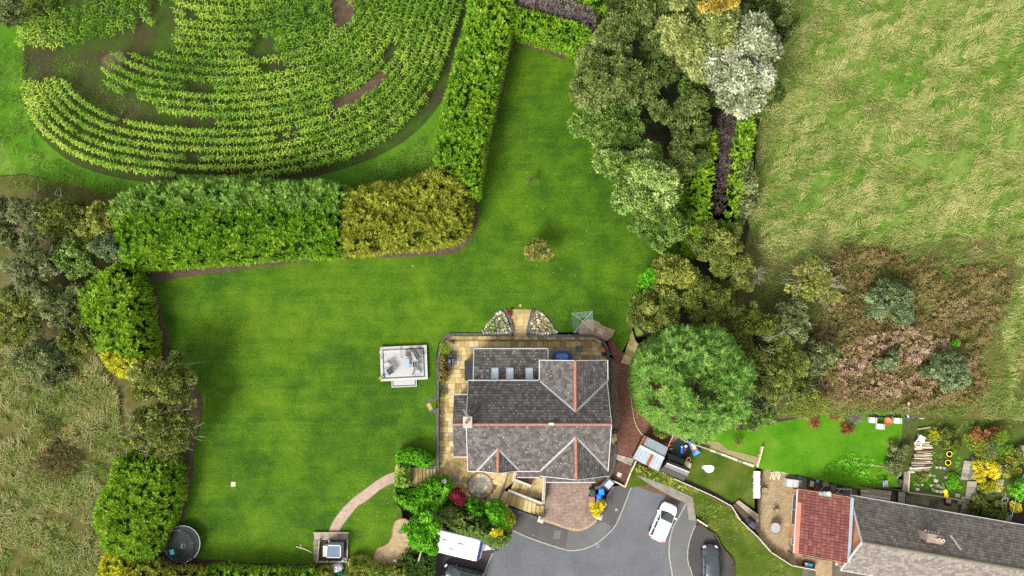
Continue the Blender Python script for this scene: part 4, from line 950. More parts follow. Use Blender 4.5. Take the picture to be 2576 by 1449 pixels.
# chimney, aerial, ridge vent
cp = hA(492, 1242, RZ + 0.7); 
m = MB().box((cp.x, cp.y, RZ - 0.1), (0.75, 0.95, 1.7)); m.box((cp.x, cp.y, RZ + 0.76), (0.88, 1.08, 0.12)); ch = m.build('chimney', plain('chimney_render', (0.26, 0.235, 0.20), 0.85, var=0.3), house)
MB().lathe((cp.x - 0.05, cp.y + 0.05, RZ + 0.82), [(0.16, 0), (0.14, 0.35), (0.18, 0.38), (0.18, 0.44), (0.12, 0.44), (0.11, 0.30)], 14).build('chimney_pot', M_ORANGE, ch)
q = hA(500, 1290, RZ); MB().box((q.x, q.y - 0.05, RZ - 0.25), (0.6, 0.5, 0.08), M3=Matrix.Rotation(radians(31), 3, 'X')).build('chimney_flashing', M_WHITE, ch)
ap = hA(470, 1165, RZ + 1.6); a2, b2 = hA(448, 1110, RZ + 1.8), hA(500, 1190, RZ + 1.8)
m = MB().tube([(cp.x, cp.y + 0.3, RZ), (ap.x, ap.y, RZ + 1.8)], 0.03, 6); m.tube([a2, b2], 0.025, 5)
dd = (b2 - a2).normalized(); pp = Vector((-dd.y, dd.x, 0))
for i in range(9): c = a2.lerp(b2, (i + 0.3) / 9); m.tube([c - pp * 0.16, c + pp * 0.16], 0.012, 4)
m.build('aerial', M_METAL, house)
q = hA(1340, 1258, RZ); MB().box((q.x, q.y, RZ + 0.13), (0.5, 0.22, 0.12)).build('ridge_vent', M_WHITE, house)
# porch roof and garage canopy on the front
pl, pr_ = hB(990, 425, 0.6), hB(1225, 425, 0.6); py1 = gys + 0.36; py0 = hB(1100, 445, 0.6).y
hr.face('porch_roof', [mk(pl.x, py0, 0.55), mk(pr_.x, py0, 0.55), mk(pr_.x, ys + 0.36, 1.3), mk(pl.x, ys + 0.36, 1.3)], TW, TG, 'flat', M_TILE, M_UNDER)
gutter(mk(pl.x, py0 - 0.06, 0.53), mk(pr_.x, py0 - 0.06, 0.53))
for x in (pl.x, pr_.x): strip_part('red_bargeboard', mk(x, py0, 0.6), mk(x, ys + 0.36, 1.35), 0.07, 0.14, plain('dark_red_paint', (0.11, 0.02, 0.022), 0.5) if x == pl.x else MATS['dark_red_paint'])
gl, gr = hB(1287, 480, 0.3), hB(1785, 480, 0.3); gy0 = hB(1500, 494, 0.3).y
hr.face('garage_canopy', [mk(gl.x, gy0, 0.3), mk(gr.x, gy0, 0.3), mk(gr.x, py1, 0.95), mk(gl.x, py1, 0.95)], TW, TG, 'flat', M_TILE, M_UNDER)
gutter(mk(gl.x, gy0 - 0.06, 0.28), mk(gr.x, gy0 - 0.06, 0.28))
for x in (gl.x, gr.x): strip_part('red_bargeboard', mk(x, gy0, 0.34), mk(x, py1, 1.0), 0.07, 0.14, MATS['dark_red_paint'])
MB().prism([(gl.x + 0.3, gy0 + 0.5), (gr.x - 0.3, gy0 + 0.5), (gr.x - 0.3, py1 + 0.2), (gl.x + 0.3, py1 + 0.2)], DRIVE - 0.2, 0.2).build('garage_wall', M_RENDER, house)
gd = MB()
for i in range(8): gd.box(((gl.x + gr.x) / 2, gy0 + 0.46, DRIVE + 0.12 + i * 0.24), (3.9, 0.05, 0.225))
gd.build('garage_door', M_WHITE, house)
MB().box((pl.x + 1.2, ys + 0.30, -0.5), (0.95, 0.07, 2.05)).build('front_door', M_DWOOD, house)
hr.finish(300)

# ------------------------------------------------------------------ the neighbouring bungalow with red-tiled extension
nEz, nRz = 1.1, 4.7
def hE(X, Y, z): return P(cE(X, Y), z)
N0, A0 = hE(838, 640, nEz), hE(918, 1100, nRz)
N1_, A1 = hE(2574, 918, nEz), hE(2574, 1405, nRz)
ax = (Vector((A1.x - A0.x, A1.y - A0.y, 0)).normalized() + Vector((N1_.x - N0.x, N1_.y - N0.y, 0)).normalized()).normalized()
pn = Vector((-ax.y, ax.x, 0))                       # towards north
half = (N0 - A0).dot(pn)
ap0 = mk(A0.x, A0.y, nRz); LNG = 30.0
s0 = ((N0 - A0).dot(ax)) * 0.5
ap0 = ap0 + ax * s0 * 0.5
bung = thing('bungalow', 'bungalow with mossy brown-grey tiled roof beside the red-tiled extension', 'house', (ap0.x + ax.x * 8, ap0.y + ax.y * 8, NPATIO))
br = Roof(bung)
nE0 = mk(ap0.x, ap0.y, nEz) + pn * half; sE0 = mk(ap0.x, ap0.y, nEz) - pn * half
for e0 in (nE0, sE0): br.face('roof', [e0, e0 + ax * LNG, ap0 + ax * LNG, ap0], 0.34, 0.33, 'flat', M_NTILE, M_NUNDER)
ridge_run(bung, ap0, ap0 + ax * LNG, plain('mossy_ridge', (0.085, 0.075, 0.050), 0.9, var=0.4, scale=5))
for e0 in (nE0, sE0):
	m = MB(); bar(m, e0 + Vector((0, 0, 0.05)), ap0 + Vector((0, 0, 0.05)), 0.10, 0.2); m.build('verge_board', M_WHITE, bung)
	sgn = 1 if e0 is nE0 else -1
	m = MB(); bar(m, e0 + pn * 0.08 * sgn, e0 + ax * LNG + pn * 0.06 * sgn, 0.09, 0.08); m.build('gutter', M_WHITE, bung)
w0 = [ap0 + ax * 0.25 + pn * (half - 0.3), ap0 + ax * 0.25 - pn * (half - 0.3), ap0 + ax * (LNG - 0.3) - pn * (half - 0.3), ap0 + ax * (LNG - 0.3) + pn * (half - 0.3)]
m = MB().prism([(p.x, p.y) for p in w0], NPATIO, nEz - 0.1)
for k in (0.25, LNG - 0.5):
	b0 = [mk(ap0.x, ap0.y, nEz - 0.1) + ax * k + pn * (half - 0.3), mk(ap0.x, ap0.y, nEz - 0.1) + ax * k - pn * (half - 0.3), mk(ap0.x, ap0.y, nRz - 0.3) + ax * k]
	m.add(b0 + [p + ax * 0.22 for p in b0], [(0, 1, 2), (5, 4, 3), (0, 3, 4, 1), (1, 4, 5, 2), (2, 5, 3, 0)])
m.build('wall', M_BRICK, bung)
for k in (6, 12, 18): c = ap0 + ax * k + pn * (half - 0.28); window(bung, (c.x, c.y, 0.0), 1.6, 1.1, atan2(pn.y, pn.x))
# bungalow chimney stack with two pots, aerial
cp = hE(1650, 1062, 4.6); M3 = orient(ax, Vector((0, 0, 1)))
m = MB().box((cp.x, cp.y, 4.0), (1.5, 0.75, 2.0), M3=M3); m.box((cp.x, cp.y, 5.0), (1.62, 0.86, 0.12), M3=M3); bch = m.build('chimney', plain('stack_brick', (0.17, 0.13, 0.105), 0.9, var=0.35), bung)
for k in (0.15, 0.55): q = Vector((cp.x, cp.y, 5.05)) + ax * k; MB().lathe(q, [(0.17, 0), (0.14, 0.35), (0.18, 0.4), (0.12, 0.4), (0.11, 0.25)], 12).build('chimney_pot', M_CREAM, bch)
for k in range(5): q = Vector((cp.x, cp.y, 4.3)) + ax * (-0.6 + k * 0.3) + pn * 0.5; MB().box(q, (0.2, 0.2, 0.1), M3=M3).build('flashing', M_WHITE, bch)
a2, b2 = hE(1830, 1035, 6.2), hE(1935, 1185, 6.2); dd = (b2 - a2).normalized(); pp = Vector((-dd.y, dd.x, 0))
m = MB().tube([a2, b2], 0.03, 5); mp = a2.lerp(b2, 0.8); m.tube([(mp.x, mp.y, 4.2), mp], 0.03, 6)
for i in range(16): c = a2.lerp(b2, (i + 0.5) / 16); m.tube([c - pp * 0.14, c + pp * 0.14], 0.013, 4)
m.build('aerial', M_METAL, bung)
br.finish(300)

exw, exe = 0.7, 2.5
q0, q1, q2, q3 = hE(285, 568, exw), hE(246, 1216, exw), hE(822, 1330, exe), hE(830, 645, exe)
ext = thing('extension', 'single-storey brick extension with dark red tiled roof against the bungalow', 'building', ((q0 + q2) / 2).to_3d().xyz - Vector((0, 0, (q0.z + q2.z) / 2 - NPATIO)))
er = Roof(ext)
# make planar: west edge low, east edge high and parallel
wd = (q1 - q0); wd.z = 0
e_off = ((q3 - q0) + (q2 - q1)) / 2; e_off.z = 0
R0, R1 = mk(q0.x, q0.y, exw), mk(q1.x, q1.y, exw); R2, R3 = R1 + e_off, R0 + e_off; R2.z = R3.z = exe
er.face('roof', [R0, R1, R2, R3], 0.31, 0.42, 'roll', M_RTILE, plain('red_underlay', (0.035, 0.012, 0.010), 0.9), stagger=0.0)
er.finish(300)
m = MB(); bar(m, R0 + Vector((-0.06, 0, -0.03)), R1 + Vector((-0.06, 0, -0.03)), 0.13, 0.1); m.build('gutter', M_WHITE, ext)
u_ = (R1 - R0).normalized(); v_ = (R3 - R0).normalized(); nn_ = u_.cross(v_); nn_ = nn_ if nn_.z > 0 else -nn_
a, b = R0 + (R1 - R0) * 0.2 + v_ * 0.2 + nn_ * 0.07, R1 + v_ * 0.2 + nn_ * 0.07
for i in range(22):
	c = a.lerp(b, (i + 0.5) / 22); MB().box(c, ((b - a).length / 22 - 0.015, 0.42, 0.05), M3=orient(u_, nn_)).build('eave_tile', plain('pale_red_tile', (0.33, 0.11, 0.075), 0.8, var=0.25) if i == 0 else MATS['pale_red_tile'], ext)
m = MB(); bar(m, R3 + nn_ * 0.1 - v_ * 0.1, R2 + nn_ * 0.1 - v_ * 0.1, 0.3, 0.06, nn_); m.build('lead_flashing', M_LEAD, ext)
for a, b in ((R0, R3), (R1, R2)): m = MB(); bar(m, a + Vector((0, 0, 0.02)), b + Vector((0, 0, 0.02)), 0.07, 0.14); m.build('verge_board', M_RIDGE, ext)
ew = [R0 + v_ * 0.3 + u_ * 0.3, R1 + v_ * 0.3 - u_ * 0.3, R2 - u_ * 0.3 - v_ * 0.05, R3 + u_ * 0.3 - v_ * 0.05]
MB().prism([(p.x, p.y) for p in ew], NPATIO, 0, z1s=[exw - 0.05, exw - 0.05, exe - 0.12, exe - 0.12]).build('wall', M_BRICK, ext)
fw = atan2(-e_off.y, -e_off.x); mid = R0.lerp(R1, 0.36) + v_ * 0.27
window(ext, (mid.x, mid.y, -0.35), 3.2, 1.75, atan2(-u_.x, u_.y) if False else fw)
window(ext, (R0.lerp(R1, 0.86) + v_ * 0.27).to_tuple()[:2] + (-0.4,), 0.7, 0.9, fw)
# flue and dish on the extension's north verge
q = hE(585, 612, 2.0); m = MB().box((q.x, q.y - 0.1, 1.75), (0.75, 0.45, 0.5), rz=radians(-8)); m.box((q.x - 0.5, q.y - 0.1, 1.6), (0.6, 0.35, 0.25), rz=radians(-8)); m.build('flue_box', M_METAL, ext)
MB().lathe((q.x + 0.1, q.y, 2.0), [(0.2, 0), (0.24, 0.12), (0.10, 0.2), (0.02, 0.22)], 16).build('flue_cap', M_WHITE, ext)
# ------------------------------------------------------------------ vegetation
def nrm(a): return a / (np.linalg.norm(a, axis=-1, keepdims=True) + 1e-9)
def frames(d, up):
	d = nrm(d); s = nrm(np.cross(up, d)); n = np.cross(d, s)
	return np.stack([d, s, n], axis=2)
def tpl(vs, fs): return np.array(vs, float), np.array(fs, int)
T_LEAF = tpl([(0, 0, 0), (.45, .30, .09), (1, 0, -.04), (.45, -.30, .09)], [(0, 2, 1), (0, 3, 2)])
def _spray(n, w=0.26, el=0.25):
	vs, fs = [], []
	for i in range(n):
		a = 2 * pi * i / n + 0.3 * (i % 2); c, s = cos(a), sin(a); b = len(vs)
		e = el * (1 if i % 2 else -0.4)
		for x, y, z in ((0.05, 0, 0), (.5, w, e * .5 + .06), (1, 0, e), (.5, -w, e * .5 + .06)): vs.append((x * c - y * s, x * s + y * c, z))
		fs += [(b, b + 2, b + 1), (b, b + 3, b + 2)]
	return tpl(vs, fs)
T_SPRAY = _spray(4); T_STAR = _spray(7, 0.14, 0.2)
T_FROND = tpl([(0, 0, 0), (.4, .07, .05), (1, 0, -.06), (.4, -.07, .05),
               (.10, 0, .02), (.24, 0, .03), (.36, .34, .0), (.10, 0, .02), (.24, 0, .03), (.36, -.34, .0),
               (.34, 0, .04), (.48, 0, .04), (.62, .27, -.02), (.34, 0, .04), (.48, 0, .04), (.62, -.27, -.02),
               (.58, 0, .02), (.70, 0, .02), (.84, .18, -.05), (.58, 0, .02), (.70, 0, .02), (.84, -.18, -.05)],
              [(0, 2, 1), (0, 3, 2), (4, 5, 6), (7, 9, 8), (10, 11, 12), (13, 15, 14), (16, 17, 18), (19, 21, 20)])
T_BLADE = tpl([(0, .03, 0), (0, -.03, 0), (.5, .026, .16), (.5, -.026, .16), (1, 0, .05)], [(0, 1, 3), (0, 3, 2), (2, 3, 4)])
T_TWIG = tpl([(0, .02, 0), (0, -.02, 0), (1, 0, .0), (.4, .01, 0), (.5, -.01, 0), (.75, .3, .1), (.55, .01, 0), (.65, -.01, 0), (.9, -.25, .08)], [(0, 1, 2), (3, 4, 5), (6, 7, 8)])
def inst_mesh(name, tm, p, R, s, v, mat, parent=None, kind=None):
	tv, tf = tm; N, k, m = len(p), len(tv), len(tf)
	V = np.einsum('nij,kj->nki', R, tv) * np.asarray(s)[:, None, None] + p[:, None, :]
	F = (tf[None] + (np.arange(N) * k)[:, None, None]).reshape(-1)
	off = np.array(wloc(parent)) if parent is not None else np.array([p[:, 0].mean(), p[:, 1].mean(), 0.0])
	V = (V.reshape(-1, 3) - off).astype(np.float32)
	me = bpy.data.meshes.new(name)
	me.vertices.add(N * k); me.vertices.foreach_set('co', V.ravel())
	me.loops.add(N * m * 3); me.loops.foreach_set('vertex_index', F.astype(np.int32))
	me.polygons.add(N * m); me.polygons.foreach_set('loop_start', np.arange(0, N * m * 3, 3, dtype=np.int32))
	at = me.attributes.new('v', 'FLOAT', 'POINT'); at.data.foreach_set('value', np.repeat(np.asarray(v, np.float32), k))
	me.materials.append(mat); me.update(calc_edges=True)
	o = bpy.data.objects.new(name, me); SC.collection.objects.link(o)
	if parent is not None: o.parent = parent; WL[o.name] = Vector(off)
	else: o.location = off; WL[o.name] = Vector(off)
	if kind: o['kind'] = kind
	return o
def rdir(n, rng, zmin=-1.0):
	z = rng.uniform(zmin, 1, n); a = rng.uniform(0, 2 * pi, n); r = np.sqrt(np.maximum(0, 1 - z * z))
	return np.stack([r * np.cos(a), r * np.sin(a), z], 1)

L_OAK = leafm('leaf_dark_green', [(0.2, (0.024, 0.038, 0.008)), (0.45, (0.066, 0.092, 0.020)), (0.7, (0.130, 0.160, 0.045)), (0.9, (0.25, 0.26, 0.10))])
L_MID = leafm('leaf_mid_green', [(0.2, (0.030, 0.058, 0.010)), (0.45, (0.078, 0.132, 0.022)), (0.7, (0.150, 0.215, 0.050)), (0.9, (0.30, 0.34, 0.14))])
L_SILV = leafm('leaf_silver', [(0.15, (0.05, 0.062, 0.022)), (0.38, (0.125, 0.142, 0.07)), (0.6, (0.24, 0.25, 0.165)), (0.85, (0.44, 0.445, 0.37))], 0.15, 0.45)
L_SILY = leafm('leaf_silver_yellow', [(0.15, (0.045, 0.062, 0.014)), (0.4, (0.115, 0.138, 0.036)), (0.65, (0.21, 0.22, 0.072)), (0.9, (0.36, 0.32, 0.10))], 0.2, 0.5)
L_YEL = leafm('leaf_autumn_yellow', [(0.2, (0.10, 0.085, 0.012)), (0.5, (0.26, 0.19, 0.03)), (0.8, (0.42, 0.28, 0.05))])
L_OLIVE = leafm('leaf_olive', [(0.2, (0.030, 0.042, 0.008)), (0.45, (0.082, 0.102, 0.018)), (0.7, (0.155, 0.172, 0.036)), (0.9, (0.27, 0.26, 0.075))])
L_OLIVEY = leafm('leaf_olive_yellow', [(0.2, (0.054, 0.066, 0.011)), (0.5, (0.155, 0.173, 0.029)), (0.8, (0.310, 0.304, 0.064)), (0.95, (0.496, 0.427, 0.128))])
L_SCRUB = leafm('leaf_scrub', [(0.2, (0.030, 0.040, 0.012)), (0.45, (0.082, 0.100, 0.034)), (0.7, (0.155, 0.175, 0.070)), (0.9, (0.25, 0.24, 0.12))])
L_BLUEG = leafm('leaf_blue_green', [(0.2, (0.034, 0.052, 0.022)), (0.45, (0.080, 0.112, 0.046)), (0.7, (0.145, 0.185, 0.085)), (0.9, (0.23, 0.26, 0.14))])
L_CON = leafm('conifer_spray', [(0.12, (0.014, 0.044, 0.006)), (0.4, (0.050, 0.115, 0.016)), (0.66, (0.110, 0.190, 0.034)), (0.9, (0.22, 0.285, 0.072))], 0.15)
L_HEDGE = leafm('hedge_spray', [(0.12, (0.024, 0.075, 0.004)), (0.38, (0.082, 0.178, 0.009)), (0.62, (0.165, 0.270, 0.018)), (0.88, (0.29, 0.375, 0.045))], 0.2)
L_HEDGEB = leafm('hedge_blue_spray', [(0.12, (0.024, 0.070, 0.008)), (0.38, (0.075, 0.155, 0.022)), (0.62, (0.150, 0.240, 0.042)), (0.88, (0.25, 0.33, 0.085))], 0.2)
L_GOLD = leafm('golden_spray', [(0.15, (0.109, 0.118, 0.007)), (0.45, (0.271, 0.271, 0.014)), (0.75, (0.465, 0.444, 0.037)), (0.95, (0.651, 0.591, 0.078))], 0.2)
L_GOLDO = leafm('olive_gold_spray', [(0.12, (0.050, 0.064, 0.006)), (0.38, (0.125, 0.145, 0.013)), (0.62, (0.215, 0.225, 0.027)), (0.88, (0.33, 0.32, 0.06))], 0.2)
L_BRIGHT = leafm('leaf_bright_green', [(0.15, (0.025, 0.102, 0.006)), (0.45, (0.074, 0.230, 0.011)), (0.75, (0.139, 0.337, 0.021)), (0.95, (0.248, 0.444, 0.050))])
L_VARIE = leafm('leaf_variegated', [(0.2, (0.062, 0.140, 0.017)), (0.5, (0.202, 0.271, 0.043)), (0.8, (0.512, 0.526, 0.143))])
L_RED = leafm('leaf_crimson', [(0.2, (0.055, 0.006, 0.010)), (0.5, (0.15, 0.016, 0.028)), (0.8, (0.26, 0.045, 0.06))])
L_YBUSH = leafm('leaf_yellow_shrub', [(0.2, (0.20, 0.17, 0.008)), (0.5, (0.44, 0.36, 0.02)), (0.8, (0.62, 0.52, 0.06))])
L_APPLE = leafm('leaf_apple', [(0.2, (0.05, 0.06, 0.012)), (0.5, (0.135, 0.135, 0.03)), (0.8, (0.27, 0.23, 0.06))])
L_RUSTY = leafm('leaf_dead_orange', [(0.2, (0.08, 0.03, 0.012)), (0.5, (0.20, 0.08, 0.03)), (0.8, (0.30, 0.14, 0.06))])
L_DEAD = leafm('dead_twig_mass', [(0.2, (0.045, 0.034, 0.030)), (0.5, (0.115, 0.092, 0.085)), (0.8, (0.21, 0.175, 0.16))], 0.05)
L_DEADB = leafm('dark_dead_twigs', [(0.2, (0.025, 0.017, 0.015)), (0.5, (0.066, 0.047, 0.042)), (0.8, (0.12, 0.09, 0.08))], 0.05)
L_STRAW = leafm('straw_grass', [(0.15, (0.085, 0.135, 0.022)), (0.4, (0.17, 0.19, 0.05)), (0.65, (0.29, 0.265, 0.11)), (0.9, (0.42, 0.37, 0.20))], 0.3, 0.5, scale=0.3)
L_GREENG = leafm('green_grass', [(0.2, (0.036, 0.085, 0.008)), (0.5, (0.085, 0.150, 0.020)), (0.8, (0.16, 0.215, 0.045))], 0.3, 0.4, scale=0.3)
L_STRAWW = leafm('buff_grass', [(0.2, (0.045, 0.085, 0.012)), (0.42, (0.115, 0.130, 0.036)), (0.65, (0.215, 0.185, 0.080)), (0.9, (0.34, 0.285, 0.15))], 0.3, 0.6, scale=0.25)
L_CORN = leafm('maize_leaf', [(0.12, (0.022, 0.066, 0.006)), (0.36, (0.080, 0.165, 0.014)), (0.6, (0.185, 0.275, 0.032)), (0.9, (0.44, 0.46, 0.09))], 0.3, 0.35, scale=0.16)
L_BRAM = leafm('bramble_leaf', [(0.15, (0.035, 0.028, 0.010)), (0.38, (0.105, 0.070, 0.030)), (0.6, (0.20, 0.135, 0.085)), (0.85, (0.33, 0.24, 0.185))], 0.15, 0.5, scale=0.3)
L_BRAMB = leafm('bramble_brown', [(0.15, (0.026, 0.026, 0.007)), (0.38, (0.078, 0.064, 0.020)), (0.58, (0.135, 0.100, 0.040)), (0.75, (0.11, 0.12, 0.03)), (0.9, (0.24, 0.19, 0.09))], 0.15, 0.6, scale=0.5)
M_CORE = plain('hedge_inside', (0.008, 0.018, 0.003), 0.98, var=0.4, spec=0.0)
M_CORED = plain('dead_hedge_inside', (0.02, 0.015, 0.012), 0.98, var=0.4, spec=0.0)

def limbs(parent, base, c, rad, blobs, rng, tr, mat):
	m = MB(); top = Vector((c[0], c[1], c[2] + rad[2] * 0.1)); b = Vector(base)
	m.tube([b, b.lerp(top, 0.35) + Vector((rng.uniform(-.15, .15), rng.uniform(-.15, .15), 0)), b.lerp(top, 0.7), top], [tr * 1.15, tr * 0.85, tr * 0.6, tr * 0.3], 8)
	m.build('trunk', mat, parent)
	m = MB()
	for q in blobs[:9]:
		s = b.lerp(top, rng.uniform(0.3, 0.75)); e = Vector(q); mid = s.lerp(e, 0.55) + Vector((0, 0, -0.12 * (e - s).length))
		m.tube([s, mid, e], [tr * 0.42, tr * 0.28, tr * 0.08], 5)
	m.build('limb', mat, parent)
def twigs(parent, c, rad, n, rng, mat, r=0.03, ln=(0.35, 1.05)):
	m = MB()
	for i in range(n):
		d = rdir(1, rng, -0.05)[0]; a = rng.uniform(*ln) * 0.4
		p = Vector((c[0] + d[0] * rad[0] * a, c[1] + d[1] * rad[1] * a, c[2] + d[2] * rad[2] * a)); pts = [p]
		dv = Vector(d)
		for k in range(4):
			dv = (dv + Vector(rng.normal(0, 0.35, 3))).normalized(); p = p + Vector((dv.x * rad[0], dv.y * rad[1], dv.z * rad[2])) * 0.19; pts.append(p)
			if k in (1, 2, 3):
				s = (dv + Vector(rng.normal(0, 0.7, 3))).normalized(); m.tube([p, p + s * 0.22 * rad[0]], [r * 0.6, r * 0.2], 3)
		m.tube(pts, [r, r * .85, r * .65, r * .45, r * .2], 4)
	return m.build('branch', mat, parent)
def tree(name, label, d, rx, ry, z0, h, crown, mat, size=0.30, n=3500, blobs=26, br=0.34, tm=T_SPRAY, cat='tree', group=None, seed=1, trunk=None, bark=None, tw=0, twm=None, hollow=0.45, lean=0.36, vofs=0.0, dark=0.0, twr=0.035):
	"""crown centre pixel d at height z0+h-crown/2; rx, ry in photo pixels."""
	rng = np.random.default_rng(seed)
	zc = z0 + h - crown * 0.5
	c = P(d, zc); k = (CAM_H - zc) / CAM_F
	rad = (rx * k, ry * k, crown * 0.5)
	t = thing(name, label, cat, (c.x, c.y, z0), group=group)
	bd = rdir(blobs, rng, -0.35); bl = rng.uniform(hollow, 0.80, blobs)
	wob = 1 + 0.18 * np.sin(3 * np.arctan2(bd[:, 1], bd[:, 0]) + seed) + 0.12 * np.sin(5 * np.arctan2(bd[:, 1], bd[:, 0]) + 2.1 * seed)
	B = np.array(c) + bd * (bl * wob)[:, None] * np.array(rad)
	blobs = int(blobs * 1.0); rb = rng.uniform(0.6, 1.25, blobs) * br * 0.86 * (rad[0] + rad[1]) / 2
	w = rb ** 2 / (rb ** 2).sum(); bi = rng.choice(blobs, n, p=w)
	dr = rdir(n, rng, -0.35); rr = rng.uniform(0.72, 1.06, n)
	p = B[bi] + dr * (rb[bi] * rr)[:, None] * np.array([1, 1, 0.9])
	p[:, 2] = np.maximum(p[:, 2], z0 + 0.08)
	out = nrm(dr * 0.8 + rng.normal(0, 0.5, (n, 3)) + np.array([0, 0, 0.15]))
	up = nrm(dr * 1.0 + np.array([0, 0, 0.35]) + rng.normal(0, lean, (n, 3)))
	v = np.clip(0.55 * rng.random(n) ** 1.4 + 0.22 + 0.46 * (rng.random(blobs)[bi] - 0.5) + vofs, 0, 1)
	inst_mesh('crown', tm, p, frames(out, up), rng.uniform(0.65, 1.3, n) * size, v, mat, t)
	tr = trunk or max(0.04, min(0.32, rad[0] * 0.055))
	limbs(t, (c.x, c.y, z0 - 0.1), tuple(c), rad, B.tolist(), rng, tr, bark or M_BARKT)
	if tw: twigs(t, tuple(c), rad, tw, rng, twm or M_TWIG, twr)
	return t
def poly_smooth(dp, z, n=4): return [(p.x, p.y) for p in smooth_path([P(d, z) for d in dp], n, True)]
def mound(name, label, dpoly, z0, h, mat, dens=40, size=0.5, ew=0.9, drop=0.55, tm=T_FROND, seed=1, cat='hedge', bumpy=0.25, hfun=None, core=None, side=1.0, up_bias=0.55, vofs=0.0, group=None, kind=None, pscale=1.6, taper=0.0, poly=None, vfun=None):
	rng = np.random.default_rng(seed)
	poly = poly or poly_smooth(dpoly, z0 + h * (0.3 if cat == 'hedge' and h > 2.4 else 0.7))
	cx = sum(p[0] for p in poly) / len(poly); cy = sum(p[1] for p in poly) / len(poly)
	t = thing(name, label, cat, (cx, cy, z0), group=group)
	a2 = sum(poly[i][0] * poly[(i + 1) % len(poly)][1] - poly[(i + 1) % len(poly)][0] * poly[i][1] for i in range(len(poly)))
	H = hfun or (lambda x, y: h + 0 * x)
	CL = 8 if tm is T_FROND else 5
	x, y = sample_poly(poly, dens / CL * 2.4, rng); d = edge_dist(x, y, poly)
	prof = 1 - drop * (1 - np.clip(d / ew, 0, 1)) ** 2
	z = z0 + H(x, y) * prof + bumpy * wavy(x, y, pscale, seed % 9) + rng.uniform(-0.42, 0.25, len(x)) * min(1, h * 0.5)
	e = 0.05; gx = (edge_dist(x + e, y, poly) - d) / e; gy = (edge_dist(x, y + e, poly) - d) / e   # towards the middle
	k = np.clip(1 - d / ew, 0, 1); nc = len(x)
	cn = nrm(np.stack([-gx * k * 1.0, -gy * k * 1.0, np.full(nc, up_bias + 0.25)], 1) + rng.normal(0, 0.22, (nc, 3)))
	ci = np.repeat(np.arange(nc), CL); aa = np.tile(np.arange(CL) * 2 * pi / CL, nc) + np.repeat(rng.uniform(0, 6, nc), CL) + rng.normal(0, 0.25, nc * CL)
	hz_ = np.stack([np.cos(aa), np.sin(aa), np.zeros(nc * CL)], 1)
	out = hz_ * rng.uniform(0.35, 1.0, nc * CL)[:, None] + cn[ci] * 0.75 + rng.normal(0, 0.12, (nc * CL, 3))
	up = cn[ci] * 1.0 - hz_ * 0.12 + rng.normal(0, 0.18, (nc * CL, 3))
	x, y, z = x[ci] + rng.normal(0, 0.05, nc * CL), y[ci] + rng.normal(0, 0.05, nc * CL), z[ci] + rng.uniform(-0.1, 0.05, nc * CL); cv = rng.random(nc)[ci]
	ps = [np.stack([x, y, z], 1)]; os_ = [out]; us = [up]
	if side > 0:
		n = len(poly); seg = [(poly[i], poly[(i + 1) % n]) for i in range(n)]; L = np.array([hypot(b[0] - a[0], b[1] - a[1]) for a, b in seg])
		ns = int(L.sum() * h * (1 - drop * 0.7) * dens * side)
		si = rng.choice(n, ns, p=L / L.sum()); tt = rng.random(ns)
		A = np.array([s[0] for s in seg]); Bq = np.array([s[1] for s in seg]); q = A[si] + (Bq[si] - A[si]) * tt[:, None]
		dn = nrm((Bq - A)[si]); nn = np.stack([dn[:, 1], -dn[:, 0]], 1) * (1 if a2 > 0 else -1)
		zz = rng.uniform(0.02, 1 - drop * 0.75, ns)
		zs = z0 + H(q[:, 0], q[:, 1]) * zz
		q = q + nn * (rng.uniform(-0.22, 0.06, ns) + taper * (1 - zz))[:, None]
		ps.append(np.column_stack([q, zs])); os_.append(np.column_stack([nn * 0.75, np.full(ns, 0.35)]) + rng.normal(0, 0.5, (ns, 3)))
		us.append(np.column_stack([nn * 0.9, np.full(ns, 0.45)]) + rng.normal(0, 0.35, (ns, 3)))
	p, o_, u_ = np.concatenate(ps), np.concatenate(os_), np.concatenate(us); N = len(p)
	v = np.clip(0.52 * rng.random(N) + 0.20 + vofs + 0.10 * wavy(p[:, 0], p[:, 1], 2.3, (seed + 4) % 9), 0, 1); v[:len(cv)] = np.clip(v[:len(cv)] + 0.26 * (cv - 0.5), 0, 1)
	if vfun is not None: v = np.clip(v + vfun(p[:, 0], p[:, 1]), 0, 1)
	f = inst_mesh('foliage', tm, p, frames(o_, u_), rng.uniform(0.5, 1.15, N) * size * 0.86, v, mat, t, kind=None)
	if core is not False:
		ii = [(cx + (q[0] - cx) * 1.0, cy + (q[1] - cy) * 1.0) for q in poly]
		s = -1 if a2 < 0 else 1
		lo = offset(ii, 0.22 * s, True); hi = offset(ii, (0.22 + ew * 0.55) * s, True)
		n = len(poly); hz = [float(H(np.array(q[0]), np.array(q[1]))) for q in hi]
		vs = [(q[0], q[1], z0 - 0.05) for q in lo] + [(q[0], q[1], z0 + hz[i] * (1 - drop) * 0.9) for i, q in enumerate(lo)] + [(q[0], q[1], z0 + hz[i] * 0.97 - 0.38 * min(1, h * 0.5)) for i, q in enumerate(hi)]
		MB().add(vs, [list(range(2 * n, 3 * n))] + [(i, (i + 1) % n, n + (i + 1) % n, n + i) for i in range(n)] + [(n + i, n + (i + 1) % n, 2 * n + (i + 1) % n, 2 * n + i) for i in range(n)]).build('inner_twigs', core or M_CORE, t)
	return t

